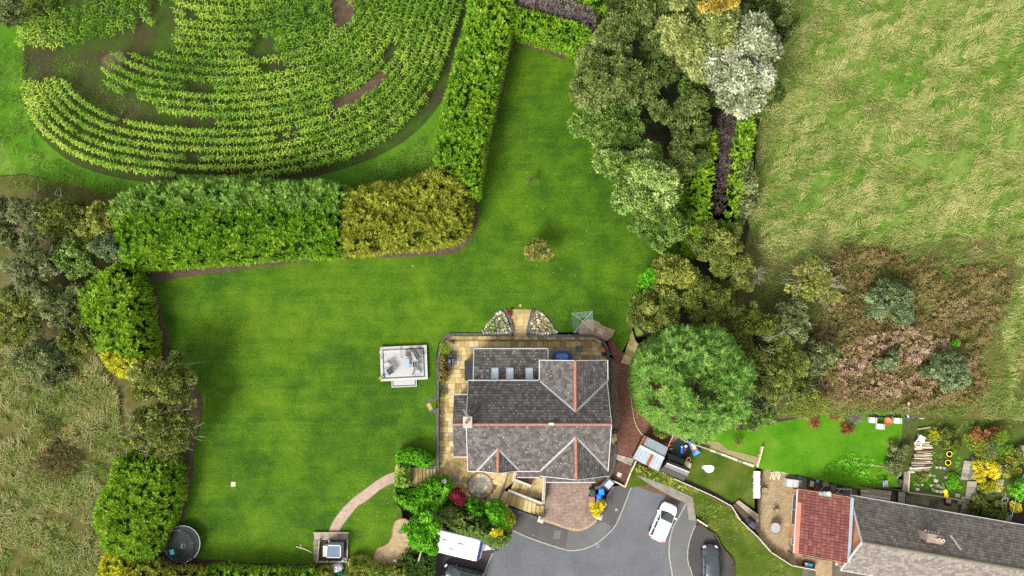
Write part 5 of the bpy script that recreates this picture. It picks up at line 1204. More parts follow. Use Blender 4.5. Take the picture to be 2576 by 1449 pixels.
# ---- hedges
def hn(x, y): return 3.6 + 1.1 * np.clip((y - 6.5) / 5.5, 0, 1)
mound('hedge', 'long broad green conifer hedge with clipped sloping face along the lawn top', [(318, 545), (350, 515), (480, 490), (640, 486), (780, 488), (872, 490), (872, 634), (760, 645), (560, 662), (430, 672), (332, 672), (318, 620)], 0, 4.2, L_HEDGE, 46, 0.62, 1.2, 0.62, seed=2, hfun=hn, bumpy=0.32, pscale=2.6, vfun=lambda x, y: 0.16 * np.clip((9.5 - y) / 4, -1, 1))
mound('hedge', 'row of shaggy blue-green conifer tops behind the long clipped hedge', [(322, 520), (400, 478), (560, 462), (720, 470), (868, 478), (868, 545), (700, 548), (560, 552), (420, 560), (330, 580)], 0, 5.3, L_HEDGEB, 34, 0.85, 1.0, 0.5, seed=3, bumpy=0.55, pscale=2.2)
mound('hedge', 'golden olive conifer hedge with shaggy tips at the lawn corner', [(868, 505), (900, 482), (960, 470), (1030, 462), (1080, 440), (1120, 424), (1160, 445), (1182, 490), (1180, 560), (1162, 598), (1100, 618), (1000, 626), (872, 634)], 0, 4.4, L_GOLDO, 42, 0.72, 1.3, 0.6, seed=4, bumpy=0.5, pscale=1.9)
mound('hedge', 'tall straight bright green conifer hedge beside the narrow lawn', [(1198, -90), (1292, -90), (1288, 40), (1284, 90), (1262, 190), (1240, 290), (1222, 380), (1206, 470), (1196, 500), (1110, 430), (1098, 395), (1110, 330), (1132, 240), (1158, 140), (1180, 60)], 0, 4.6, L_HEDGE, 46, 0.55, 0.8, 0.30, seed=5, bumpy=0.2, vfun=lambda x, y: 0.08 * np.clip((x + 4) / 3, -1, 1))
mound('hedge', 'short clipped green hedge closing the top of the narrow lawn', [(1286, 45), (1310, 42), (1380, 62), (1475, 92), (1478, 150), (1420, 128), (1340, 105), (1290, 92)], 0, 3.4, L_HEDGE, 50, 0.45, 0.5, 0.2, seed=6, bumpy=0.1, side=1.6, vofs=-0.03)
mound('hedge', 'dead grey-brown hedge top behind the clipped end hedge', [(1248, -20), (1330, -30), (1420, 15), (1485, 40), (1480, 88), (1400, 62), (1310, 38), (1252, 30)], 0, 3.1, L_DEAD, 60, 0.55, 0.6, 0.3, tm=T_TWIG, seed=7, bumpy=0.2, core=M_CORED)
mound('hedge', 'bright green hedge strip beyond the dead grey-brown hedge', [(1360, -60), (1520, -60), (1520, 30), (1450, 22), (1400, 0)], 0, 3.3, L_HEDGE, 46, 0.55, 0.6, 0.3, seed=8)
mound('hedge', 'rounded green conifer hedge west of the lawn with shaded face', [(322, 672), (354, 690), (373, 740), (386, 820), (393, 890), (352, 912), (300, 892), (258, 872), (232, 800), (225, 745), (258, 700)], 0, 4.0, L_HEDGE, 46, 0.60, 1.2, 0.45, seed=9, bumpy=0.35, pscale=2.2)
mound('conifer_shrub', 'golden yellow conifer at the lower end of the rounded west hedge', [(252, 882), (300, 872), (352, 885), (376, 900), (370, 938), (335, 952), (290, 940), (262, 910)], 0, 3.8, L_GOLD, 46, 0.60, 1.1, 0.6, seed=10, bumpy=0.3, cat='shrub')
mound('hedge', 'long bulky green conifer hedge above the trampoline corner', [(318, 1145), (415, 1135), (452, 1165), (459, 1220), (445, 1290), (420, 1345), (396, 1390), (330, 1395), (285, 1360), (262, 1310), (270, 1250), (300, 1200)], 0, 4.0, L_HEDGE, 46, 0.62, 1.3, 0.45, seed=11, bumpy=0.35, pscale=2.2)
mound('conifer_shrub', 'golden yellow conifer at the bottom hedge corner', [(262, 1400), (290, 1382), (330, 1388), (345, 1420), (330, 1480), (260, 1480), (250, 1440)], 0, 3.6, L_GOLD, 46, 0.60, 1.0, 0.5, seed=12, cat='shrub')
mound('hedge', 'low yellow-green hedge along the bottom edge of the lawn', [(330, 1400), (400, 1405), (440, 1424), (520, 1432), (540, 1440), (540, 1530), (330, 1530)], 0, 3.0, L_GOLDO, 46, 0.55, 0.8, 0.4, seed=13, vofs=0.05)
mound('hedge', 'bright green clipped hedge along the bottom edge of the lawn', [(520, 1428), (640, 1430), (760, 1430), (800, 1436), (800, 1530), (520, 1530)], 0, 2.5, L_HEDGE, 48, 0.50, 0.6, 0.3, seed=14)
mound('hedge', 'bright green hedge left of the dead brown strip by the meadow', [(1752, 345), (1790, 350), (1786, 430), (1780, 500), (1782, 560), (1840, 560), (1842, 590), (1800, 640), (1740, 640), (1720, 600), (1722, 480)], 0, 4.2, L_HEDGE, 44, 0.6, 0.9, 0.4, seed=15, vofs=-0.02)
mound('hedge', 'bright green hedge right of the dead brown strip by the meadow', [(1845, 300), (1882, 318), (1878, 370), (1866, 440), (1850, 520), (1836, 562), (1806, 560), (1808, 490), (1812, 420), (1822, 360)], 0, 4.2, L_HEDGE, 44, 0.6, 0.8, 0.4, seed=16)
mound('hedge', 'narrow dead brown hedge strip between two bright green ones', [(1815, 285), (1848, 292), (1838, 350), (1822, 420), (1814, 490), (1798, 548), (1776, 545), (1778, 480), (1788, 410), (1796, 340)], 0, 3.9, L_DEADB, 70, 0.5, 0.4, 0.2, tm=T_TWIG, seed=17, core=M_CORED)

# ---- the trimmed round conifer with an open centre
def conifer():
	rng = np.random.default_rng(44); zc = 4.5; c = P((1748, 962), zc + 1.5); k = (CAM_H - 6) / CAM_F; R = 135 * k
	t = thing('conifer_tree', 'big round green conifer with a hollow dark centre beside the brick path', 'tree', (c.x, c.y, -0.4))
	nb = 460; a = rng.uniform(0, 2 * pi, nb); u = np.sqrt(rng.uniform(0.004, 1, nb)); 
	rr = R * u * (1 + 0.05 * np.sin(7 * a)); zz = 2.0 + 7.0 * np.sqrt(np.maximum(0.05, 1 - (u - 0.45) ** 2 / 0.42)) - 1.0 * (u < 0.3) + rng.normal(0, 0.65, nb)
	B = np.stack([c.x + rr * np.cos(a), c.y + rr * np.sin(a), zz], 1)
	hx, hy = B[:, 0] - c.x + 0.2, B[:, 1] - c.y + 0.5; B = B[~((np.hypot((hx + hy) / 1.1, (hx - hy) / 2.3) < 0.62))]; nb = len(B)
	n = nb * 11; bi = np.repeat(np.arange(nb), 11); ang = np.tile(np.arange(11) * 0.571, nb) + rng.normal(0, .3, n)
	outb = nrm(np.stack([B[:, 0] - c.x, B[:, 1] - c.y, np.full(nb, 1.6)], 1))
	dr = nrm(outb[bi] * 0.9 + np.stack([np.cos(ang), np.sin(ang), rng.uniform(-0.5, 0.3, n)], 1))
	p = B[bi] + dr * rng.uniform(0.0, 0.12, n)[:, None]
	up = nrm(outb[bi] + np.array([0, 0, 0.8]) + rng.normal(0, 0.25, (n, 3)))
	v = np.clip(0.5 * rng.random(n) + 0.22 + 0.3 * (rng.random(nb)[bi] - .5), 0, 1)
	inst_mesh('crown', T_FROND, p, frames(dr, up), rng.uniform(0.55, 1.0, n) * 0.95, v, L_CON, t)
	# lower skirt so that the sides are closed
	n = 3600; a = rng.uniform(0, 2 * pi, n); z = rng.uniform(-0.2, 6.2, n); r = R * (0.93 - 0.10 * (z / 6) ** 2)
	p = np.stack([c.x + r * np.cos(a), c.y + r * np.sin(a), z], 1); o_ = np.stack([np.cos(a), np.sin(a), np.full(n, 0.1)], 1) + rng.normal(0, 0.35, (n, 3))
	inst_mesh('skirt', T_FROND, p, frames(o_, o_ * 0.7 + np.array([0, 0, 0.8])), rng.uniform(0.7, 1.1, n), np.clip(0.2 + 0.55 * rng.random(n), 0, 1), L_CON, t)
	m = MB(); m.tube([(c.x, c.y, -0.5), (c.x, c.y, 3), (c.x - 0.3, c.y, 5.2)], [0.32, 0.25, 0.12], 8); m.build('trunk', M_BARKT, t)
	m = MB()
	for i in range(26):
		an = i * 2.4; e = 0.75 * R; m.tube([(c.x, c.y, 1.5 + i * 0.12), (c.x + cos(an) * e * .5, c.y + sin(an) * e * .5, 2.6 + i * 0.14), (c.x + cos(an) * e, c.y + sin(an) * e, 3.6 + i * 0.14)], [0.08, 0.06, 0.02], 5)
	m.build('limb', M_DTWIG, t)
conifer()

# ---- trees of the eastern belt
tree('oak_tree', 'dark green broadleaf tree overhanging the end of the narrow lawn', (1585, 60), 100, 95, 0, 13, 9, L_OAK, 0.34, 5200, 34, 0.30, seed=21)
tree('oak_tree', 'broad olive-toned tree leaning furthest over the narrow lawn', (1535, 185), 122, 118, 0, 12, 9, L_OAK, 0.34, 6500, 40, 0.28, seed=22, vofs=0.05)
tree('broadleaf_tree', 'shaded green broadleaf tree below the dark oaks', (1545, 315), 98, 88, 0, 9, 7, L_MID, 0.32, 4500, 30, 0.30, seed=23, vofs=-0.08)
tree('poplar_tree', 'tall poplar with silvery white windblown leaves', (1842, 178), 112, 118, 0, 19, 13, L_SILV, 0.40, 7600, 26, 0.32, tm=T_SPRAY, seed=24, hollow=0.5)
tree('poplar_tree', 'tall poplar with silver leaves turning yellow at the top', (1760, 92), 112, 106, 0, 20, 12, L_SILY, 0.38, 6600, 28, 0.31, seed=25, hollow=0.5)
tree('poplar_tree', 'small crown of orange-yellow autumn leaves on the poplar top', (1800, 6), 58, 36, 0, 21.5, 8, L_YEL, 0.34, 1600, 14, 0.36, seed=26)
tree('broadleaf_tree', 'dark green tree behind the silver poplar at the meadow edge', (1925, 70), 66, 95, 0, 12, 9, L_OAK, 0.34, 3400, 28, 0.30, seed=27)
tree('broadleaf_tree', 'low dark tree at the meadow edge below the silver poplar', (1885, 225), 66, 95, 0, 8, 6, L_OAK, 0.32, 2600, 24, 0.32, seed=28)
tree('broadleaf_tree', 'dark green tree filling the gap between oak and silver poplar', (1655, 130), 78, 125, 0, 11, 8, L_OAK, 0.34, 3400, 26, 0.30, seed=29, vofs=-0.06)
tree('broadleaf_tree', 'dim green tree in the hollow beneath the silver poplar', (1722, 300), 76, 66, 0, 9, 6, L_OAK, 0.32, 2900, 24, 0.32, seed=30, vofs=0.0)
tree('holly_tree', 'low dark evergreen in the hollow between the oaks', (1628, 262), 50, 46, 0, 5, 4, L_OAK, 0.3, 1500, 18, 0.34, seed=52, vofs=-0.08)
tree('holly_tree', 'low green tree at the foot of the silver poplar', (1748, 225), 58, 52, 0, 7, 5, L_MID, 0.3, 2000, 20, 0.34, seed=53, vofs=-0.12)
tree('broadleaf_tree', 'glossy mid green tree standing against the lawn above the hedge strip', (1622, 455), 122, 112, 0, 11, 8, L_MID, 0.32, 7200, 44, 0.27, seed=31, vofs=0.04)
tree('broadleaf_tree', 'glossy mid green lower tree with pale leaf backs beside the lawn', (1655, 560), 85, 72, 0, 9, 7, L_MID, 0.30, 4200, 30, 0.30, seed=32, vofs=-0.03)
tree('broadleaf_tree', 'mid green tree between the glossy tree and the hedge strip', (1715, 395), 52, 75, 0, 9, 7, L_OAK, 0.30, 2600, 24, 0.32, seed=33)
tree('hawthorn_tree', 'yellowing small tree with speckled leaves above the olive shrub', (1700, 692), 66, 52, 0, 6.5, 4.5, L_OLIVEY, 0.26, 3200, 26, 0.32, seed=34)
tree('holly_tree', 'small vivid green tree peeping out at the lawn edge', (1632, 712), 38, 42, 0, 5.0, 4, L_BRIGHT, 0.24, 1400, 16, 0.36, seed=35, vofs=-0.1)
tree('hawthorn_tree', 'olive green wispy tree overhanging the cream slab path', (1650, 785), 78, 66, 0, 6.5, 5, L_OLIVE, 0.26, 4000, 34, 0.28, seed=36, vofs=0.08)
tree('hawthorn_tree', 'dull olive wispy tree at the meadow corner below the hedges', (1805, 610), 76, 70, 0, 6, 4.5, L_OLIVE, 0.26, 3600, 34, 0.28, seed=37)
tree('hawthorn_tree', 'shaded olive tree between yellowing tree and round conifer', (1775, 765), 66, 76, 0, 6, 4.5, L_OLIVE, 0.26, 3200, 30, 0.28, seed=38, vofs=-0.05)
tree('hawthorn_tree', 'dark blue-grey scrub tree along the bright hedge on the meadow side', (1868, 480), 34, 95, 0, 4.5, 3.5, L_SCRUB, 0.25, 2400, 26, 0.34, seed=39, vofs=-0.05)
tree('hawthorn_tree', 'wispy olive thorn tree with pale twigs right of the round conifer', (1905, 850), 92, 80, 0, 5.5, 4.2, L_OLIVE, 0.25, 3800, 40, 0.25, seed=40, tw=12, twr=0.025, vofs=0.03)
tree('hawthorn_tree', 'pale half-bare thorn tree with long grey twigs in the brown scrub', (2040, 705), 76, 66, 0, 4.5, 3.4, L_OLIVEY, 0.2, 1500, 40, 0.25, seed=41, tw=46, twr=0.03, vofs=0.0)
tree('dead_bush', 'small bare grey bush with radiating twigs by the meadow edge', (1900, 692), 28, 26, 0, 2.4, 2.0, L_DEAD, 0.2, 160, 12, 0.3, tm=T_TWIG, seed=42, tw=42, twr=0.022, cat='bush')
tree('hawthorn_tree', 'broad dark olive thorn tree between round conifer and brown scrub', (1965, 945), 92, 84, 0, 5, 4, L_OLIVE, 0.25, 4200, 42, 0.26, seed=43, tw=14, twr=0.022)
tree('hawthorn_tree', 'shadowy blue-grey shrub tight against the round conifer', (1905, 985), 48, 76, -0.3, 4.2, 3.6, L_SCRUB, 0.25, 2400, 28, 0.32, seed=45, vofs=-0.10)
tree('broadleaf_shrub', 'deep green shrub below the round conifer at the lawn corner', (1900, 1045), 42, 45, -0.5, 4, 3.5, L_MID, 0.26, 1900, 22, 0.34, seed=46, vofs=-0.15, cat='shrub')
tree('gorse_bush', 'rounded yellow-green bush at the top of the neighbour lawn', (2030, 1008), 56, 50, -0.3, 3.6, 3.2, L_OLIVEY, 0.25, 2600, 26, 0.32, tm=T_FROND, seed=47, vofs=-0.08, cat='bush')
tree('broadleaf_shrub', 'large leafy green bush standing in the brown scrub', (2232, 762), 66, 62, 0, 4.0, 3.4, L_BLUEG, 0.28, 3000, 30, 0.30, seed=48, vofs=0.12, cat='bush')
tree('broadleaf_shrub', 'small dark blue-green bush among the pink brambles', (2228, 908), 28, 32, 0, 2.6, 2.2, L_BLUEG, 0.22, 1000, 14, 0.36, seed=49, vofs=-0.05, cat='bush')
tree('broadleaf_shrub', 'round grey-green bush at the right of the pink brambles', (2392, 935), 62, 56, 0, 3.2, 2.6, L_BLUEG, 0.24, 2800, 32, 0.30, seed=50, cat='bush')
tree('broadleaf_shrub', 'small bright lime sapling among the pink brambles', (2400, 866), 12, 14, 0, 1.8, 1.4, L_BRIGHT, 0.2, 220, 8, 0.4, seed=51, cat='bush')
for i, (d, rx, ry, lab) in enumerate([((1850, 690), 62, 56, 'mid olive thorn tree below the meadow corner beside the bare bush'), ((1980, 810), 66, 60, 'pale green thorn tree between the half-bare tree and dark olive thorn'), ((1850, 790), 58, 50, 'green thorn tree above the round conifer'), ((2060, 900), 52, 52, 'loose green thorn bush at the left of the pink brambles')]):
	tree('hawthorn_tree', lab, d, rx, ry, 0, 4.6, 3.6, (L_OLIVE, L_SCRUB)[i % 2], 0.25, 2400, 30, 0.28, seed=54 + i, vofs=0.05, tw=8, twr=0.022)
# ---- west side
tree('willow_tree', 'grey-green tree leaning over the lawn beside the golden conifer', (415, 955), 90, 66, 0, 7, 5.5, L_OLIVE, 0.28, 4200, 36, 0.28, seed=60, tw=10, vofs=0.08, twr=0.03)
tree('thorn_tree', 'grey-green tree full of bare silver twigs above the bulky hedge', (410, 1072), 104, 84, 0, 6.5, 5, L_OLIVE, 0.26, 4300, 44, 0.25, seed=61, tw=48, vofs=0.06, twr=0.03)
ws = [((60, 560), 88, 78, L_SCRUB, 'dark tangled thorn tree at the edge below the maize corner', 14), ((165, 545), 82, 66, L_OLIVE, 'olive thorn tree just below the field corner', 6),
      ((255, 560), 62, 52, L_OLIVEY, 'yellow-green thorn tree beside the blue conifer tops', 8), ((282, 622), 46, 44, L_BLUEG, 'compact dark evergreen tree in the gap behind the hedge corner', 0),
      ((195, 648), 66, 60, L_MID, 'deep green ivy covered tree left of the compact evergreen', 0), ((85, 680), 86, 70, L_SCRUB, 'dead-topped thorn tree with bleached bare branches', 40),
      ((150, 760), 82, 66, L_SCRUB, 'tangled brownish thorn tree west of the rounded hedge', 10), ((40, 800), 76, 80, L_OLIVE, 'mossy olive thorn tree at the frame edge by the scrub', 8),
      ((205, 850), 66, 58, L_OLIVE, 'thin olive thorn tree left of the golden conifer', 12), ((110, 890), 70, 52, L_SCRUB, 'low scrubby thorn tree above the buff grass', 10)]
for i, (d, rx, ry, lm, lab, tw) in enumerate(ws):
	tree('thorn_tree' if 'thorn' in lab else 'evergreen_tree', lab, d, rx, ry, 0, 5.0 if i != 5 else 5.5, 3.8, lm, 0.26, 3000, 34, 0.27, seed=70 + i, tw=tw, twr=0.03, vofs=-0.08 if i == 3 else -0.02)
tree('thorn_bush', 'dark bush in the top left corner beside the maize', (10, 20), 66, 62, 0, 5, 4, L_SCRUB, 0.26, 2200, 24, 0.3, seed=84, tw=8, vofs=-0.12, cat='bush')
tree('thorn_bush', 'small green bush standing in the buff grass', (105, 1090), 36, 30, 0, 1.8, 1.6, L_OLIVE, 0.24, 800, 16, 0.34, seed=85, cat='bush', tm=T_FROND)
tree('bracken_patch', 'rust brown bracken patch in the buff grass', (150, 1165), 66, 52, 0, 1.2, 1.2, L_BRAMB, 0.32, 1700, 26, 0.3, seed=86, cat='bracken', tm=T_FROND)
tree('thorn_bush', 'grey-green bush in the buff grass below the golden conifer', (135, 945), 42, 34, 0, 1.8, 1.6, L_SCRUB, 0.26, 900, 16, 0.34, seed=87, cat='bush', tw=6, twr=0.02)
# ---- lawn trees
tree('apple_tree', 'small yellowing apple tree standing alone on the lawn', (1348, 632), 44, 48, 0, 3.4, 2.6, L_APPLE, 0.22, 1300, 24, 0.28, seed=90, hollow=0.2, trunk=0.07)
tree('sapling', 'tiny nearly bare sapling on the narrow lawn', (1337, 455), 12, 16, 0, 1.6, 1.0, L_SCRUB, 0.14, 70, 8, 0.35, seed=91, tw=7, twr=0.014, twm=M_DTWIG, trunk=0.03)

# ---- maize: curved rows
def corn_tpl(seed):
	r = random.Random(seed); vs = []; fs = []
	for i in range(8):
		a = i * 2.4 + r.uniform(-.6, .6); z = 0.5 + 0.175 * i; L = r.uniform(0.30, 0.54) * (1.05 - 0.02 * i); w = 0.044
		c, s = cos(a), sin(a); b = len(vs)
		for t, dz, ww in ((0.0, 0, 0.6), (0.35, 0.22, 1.0), (0.7, 0.20, 0.85), (1.0, -0.06, 0.15)):
			for sg in (-1, 1): x, y = L * t, sg * w * ww; vs.append((x * c - y * s, x * s + y * c, z + dz * L))
		for k in range(3): q = b + 2 * k; fs += [(q, q + 1, q + 3), (q, q + 3, q + 2)]
	b = len(vs)
	for k in range(3): vs += [(0.03 * cos(k * 2.09), 0.03 * sin(k * 2.09), 0.0), (0.02 * cos(k * 2.09), 0.02 * sin(k * 2.09), 1.95)]
	for k in range(3): p, q = b + 2 * k, b + 2 * ((k + 1) % 3); fs += [(p, q, q + 1), (p, q + 1, p + 1)]
	for k in range(5):
		a = k * 1.257; b = len(vs); vs += [(0.01, 0, 1.9), (-0.01, 0, 1.9), (0.16 * cos(a), 0.16 * sin(a), 2.12)]; fs.append((b, b + 1, b + 2))
	return tpl(vs, fs)
def corn():
	rng = np.random.default_rng(8)
	outer = [(66, 215), (76, 290), (108, 350), (180, 405), (270, 440), (390, 460), (520, 470), (640, 467), (760, 450), (880, 418), (980, 370), (1060, 300), (1115, 210), (1150, 110), (1178, 20), (1196, -70)]
	anc = Vector((640, -330))
	bare = [[(60, 170), (110, 140), (250, 135), (290, 160), (262, 200), (290, 230), (360, 250), (420, 290), (500, 300), (560, 318), (500, 328), (400, 320), (320, 300), (250, 270), (200, 215), (150, 205), (60, 212)],
			[(845, 278), (838, 258), (905, 225), (960, 178), (972, 190), (940, 225), (890, 262)], [(840, 0), (880, 0), (892, 40), (858, 92), (842, 60)],
			[(440, 30), (395, 60), (330, 110), (262, 160), (240, 130), (330, 100), (380, 50), (440, -30), (470, -40)], [(1030, 330), (1070, 296), (1098, 272), (1112, 240), (1130, 250), (1080, 340)],
			[(470, 225), (520, 208), (560, 225), (520, 240)], [(640, 190), (720, 165), (735, 178), (660, 205)], [(40, 120), (130, 130), (130, 215), (40, 215)], [(930, 175), (975, 130), (1010, 110), (1015, 130), (975, 165)]]
	dense = smooth_path([Vector((*p, 0)) for p in outer], 12)
	pts = []
	def emit(path, spacing):
		acc = 0.0
		for a, b in zip(path[:-1], path[1:]):
			L = (b - a).length
			while acc < L:
				q = a.lerp(b, acc / L); pts.append((q.x, q.y)); acc += spacing
			acc -= L
	for k in range(1, 34):
		s = 1 - k * 21.5 / 790.0
		path = [Vector((anc.x + (p.x - anc.x) * s, anc.y + (p.y - anc.y) * s, 0)) for p in dense]
		emit(path, 6.0)
	for j in range(14):                      # short upright rows in the top left corner of the field
		x0 = 72 + j * 25; emit([Vector((x0 + 30 + 12 * sin(j), -80, 0)), Vector((x0, 60 + 40 * (j < 7), 0)), Vector((x0 - 8, 148 - 6 * j, 0))], 6.6)
	A = np.array(pts); keep = (A[:, 1] > -75) & (A[:, 0] > 40)
	for b in bare: keep &= ~inpoly(A[:, 0], A[:, 1], b)
	keep &= ~((A[:, 0] < 450) & (A[:, 1] < 145) & (np.arange(len(A)) < len(A) - 14 * 36))   # the arcs stop short of the corner block
	gap = wavy(A[:, 0], A[:, 1], 190.0, 2) + 0.5 * wavy(A[:, 0], A[:, 1], 60.0, 6)
	keep &= (gap > -1.2) & (rng.random(len(A)) > 0.07)
	A = A[keep] + rng.normal(0, 1.3, (int(keep.sum()), 2))
	Wp = np.array([P((a, b), 0.06) for a, b in A]); n = len(Wp)
	tms = [corn_tpl(i) for i in range(4)]
	edge_y = np.clip((230 - A[:, 0]) / 150, 0, 1) * 0.25 + np.clip((A[:, 1] - 415) / 50, 0, 1) * 0.22
	sc = (0.92 + 0.16 * rng.random(n)) * np.where(A[:, 1] > 445, 0.62, 1.0) * (1 - 0.12 * np.clip(-gap[keep], 0, 1))
	rot = rng.uniform(0, 2 * pi, n); kind = rng.integers(0, 4, n); v = np.clip(0.5 * rng.random(n) + 0.04 + edge_y + 0.16 * wavy(A[:, 0], A[:, 1], 240.0, 5) + 0.12 * np.clip((A[:, 1] - 150) / 200, -1, 1), 0, 1)
	dist = np.linalg.norm(Wp - np.array(cam.location), axis=1); near = np.argsort(dist)
	ind = set(near[:300].tolist())
	meshes = {}
	for kk in range(4):
		tv, tf = tms[kk]; me = bpy.data.meshes.new('maize_plant'); me.from_pydata(tv.tolist(), [], tf.tolist()); me.materials.append(L_CORN)
		at = me.attributes.new('v', 'FLOAT', 'POINT'); at.data.foreach_set('value', np.full(len(tv), 0.16 + 0.12 * kk, np.float32)); meshes[kk] = me
	for i in near[:300]:
		o = place('maize_plant', meshes[int(kind[i])], None, Wp[i]); o.rotation_euler = (0, 0, rot[i]); o.scale = (sc[i],) * 3
		props(o, 'single green maize plant in the curved rows nearest the long hedge', 'maize', 'maize plants in the near rows')
	vs = []; 
	for kk in range(4):
		sel = np.array([i for i in range(n) if kind[i] == kk and i not in ind])
		R = np.zeros((len(sel), 3, 3)); R[:, 0, 0] = np.cos(rot[sel]); R[:, 0, 1] = -np.sin(rot[sel]); R[:, 1, 0] = np.sin(rot[sel]); R[:, 1, 1] = np.cos(rot[sel]); R[:, 2, 2] = 1
		vs.append((tms[kk], Wp[sel], R, sc[sel], v[sel]))
	V = []; F = []; VV = []; b = 0
	for (tv, tf), p, R, s, vv in vs:
		q = np.einsum('nij,kj->nki', R, tv) * s[:, None, None] + p[:, None, :]; V.append(q.reshape(-1, 3)); F.append((tf[None] + (np.arange(len(p)) * len(tv))[:, None, None]).reshape(-1, 3) + b); b += len(p) * len(tv); VV.append(np.repeat(vv, len(tv)))
	V = np.concatenate(V); F = np.concatenate(F); VV = np.concatenate(VV)
	Rr = np.broadcast_to(np.eye(3), (1, 3, 3))
	me = bpy.data.meshes.new('maize_crop'); me.vertices.add(len(V)); me.vertices.foreach_set('co', V.astype(np.float32).ravel())
	me.loops.add(F.size); me.loops.foreach_set('vertex_index', F.astype(np.int32).ravel()); me.polygons.add(len(F)); me.polygons.foreach_set('loop_start', np.arange(0, F.size, 3, dtype=np.int32))
	at = me.attributes.new('v', 'FLOAT', 'POINT'); at.data.foreach_set('value', VV.astype(np.float32)); me.materials.append(L_CORN); me.update(calc_edges=True)
	o = bpy.data.objects.new('maize_crop', me); SC.collection.objects.link(o); props(o, 'field of green maize growing in curved rows', 'maize', kind='stuff')
corn()

# ---- rough grass, straw and brambles (beyond counting)
def grass(name, label, dpoly, dens, size, mat, seed, z=0.0, lay=0.35, cat='grass', tm=T_BLADE, flow=0.0, cl=0.8, excl=()):
	rng = np.random.default_rng(seed); poly = [(p.x, p.y) for p in [P(d, z) for d in dpoly]]
	x, y = sample_poly(poly, dens, rng)
	keep = (0.46 + 0.36 * wavy(x, y, 6.5, seed % 7) + 0.4 * wavy(x, y, 1.9, (seed + 3) % 7)) > (0.15 + 0.85 * rng.random(len(x))) * cl
	for e in excl: keep &= ~inpoly(x, y, [(q.x, q.y) for q in [P(d, z) for d in e]])
	x, y = x[keep], y[keep]; n = len(x)
	th = flow + 1.6 * wavy(x, y, 6.0, (seed + 1) % 7) + 0.8 * wavy(x, y, 1.8, (seed + 2) % 7) + rng.normal(0, 0.4, n)
	th = th + rng.normal(0, 0.5, n); d = np.stack([np.cos(th), np.sin(th), np.abs(rng.normal(lay, 0.25, n))], 1)
	up = np.stack([rng.normal(0, .4, n), rng.normal(0, .4, n), np.ones(n)], 1)
	p = np.stack([x, y, z + rng.uniform(0.0, 0.22, n)], 1)
	v = np.clip(0.6 * rng.random(n) + 0.2 + 0.14 * wavy(x, y, 3.0, (seed + 5) % 7), 0, 1)
	o = inst_mesh(name, tm, p, frames(d, up), rng.uniform(0.5, 1.3, n) * size, v, mat); props(o, label, cat, kind='stuff')
MEAD = [(1905, -60), (2680, -60), (2680, 1060), (2510, 1050), (2540, 950), (2500, 780), (2570, 680), (2480, 600), (2330, 610), (2150, 640), (1990, 650), (1900, 640), (1880, 560), (1905, 380), (1930, 200)]
grass('meadow_grass', 'long green grass of the wild meadow', MEAD, 120, 0.45, L_GREENG, 101, 0.02, 0.5)
grass('straw_grass', 'pale straw coloured grass lying in swathes across the meadow', MEAD, 190, 0.6, L_STRAW, 102, 0.05, 0.28, cl=1.1)
WEST = [(-60, 880), (60, 880), (250, 900), (300, 1000), (310, 1120), (265, 1250), (255, 1500), (-60, 1500)]
grass('buff_grass', 'buff coloured rough grass west of the hedge', WEST, 170, 0.75, L_STRAWW, 103, 0.05, 0.3, cl=1.0, flow=1.2)
grass('rough_grass', 'green rough grass west of the hedge', WEST, 110, 0.55, L_GREENG, 104, 0.03, 0.5)
grass('field_margin_grass', 'green grass margin round the maize field', [(-60, 90), (70, 130), (60, 260), (90, 370), (250, 450), (430, 480), (900, 450), (1100, 320), (1120, 400), (1060, 450), (870, 480), (330, 500), (60, 480), (-60, 470)], 90, 0.45, L_GREENG, 105, 0.06, 0.6, cl=0.5)
grass('field_weeds', 'low green weeds on bare soil in the maize gaps', [(60, 140), (260, 130), (300, 230), (420, 290), (560, 310), (420, 330), (240, 270), (150, 210), (60, 210)], 40, 0.3, L_GREENG, 106, 0.06, 0.6)
grass('scrub_grass', 'dry brown grass between the scrub trees', [(1880, 600), (2000, 640), (2150, 600), (2600, 600), (2600, 1060), (2280, 1040), (1950, 1050), (1900, 960)], 90, 0.55, L_STRAWW, 107, 0.04, 0.45, cl=1.2)
grass('scrub_green_grass', 'green grass showing between the brown scrub', [(1880, 600), (2000, 640), (2150, 600), (2600, 600), (2600, 1060), (2280, 1040), (1950, 1050), (1900, 960)], 60, 0.5, L_GREENG, 109, 0.04, 0.5)
grass('verge_grass', 'rough olive grass on the sloping verge', [cC(*p) for p in [(240, 300), (520, 400), (660, 490), (1230, 760), (1330, 910), (1520, 1090), (1850, 1370), (2090, 1410), (2050, 1700), (1285, 1700), (1280, 1330), (1140, 1140), (1030, 980), (900, 870), (840, 700)]], 45, 0.32, L_OLIVEY, 108, -1.85, 0.7)
BRAM = [(2060, 700), (2100, 600), (2200, 600), (2330, 640), (2480, 660), (2560, 640), (2560, 780), (2480, 900), (2520, 990), (2440, 1030), (2280, 1045), (2100, 1030), (2010, 960), (2030, 850)]
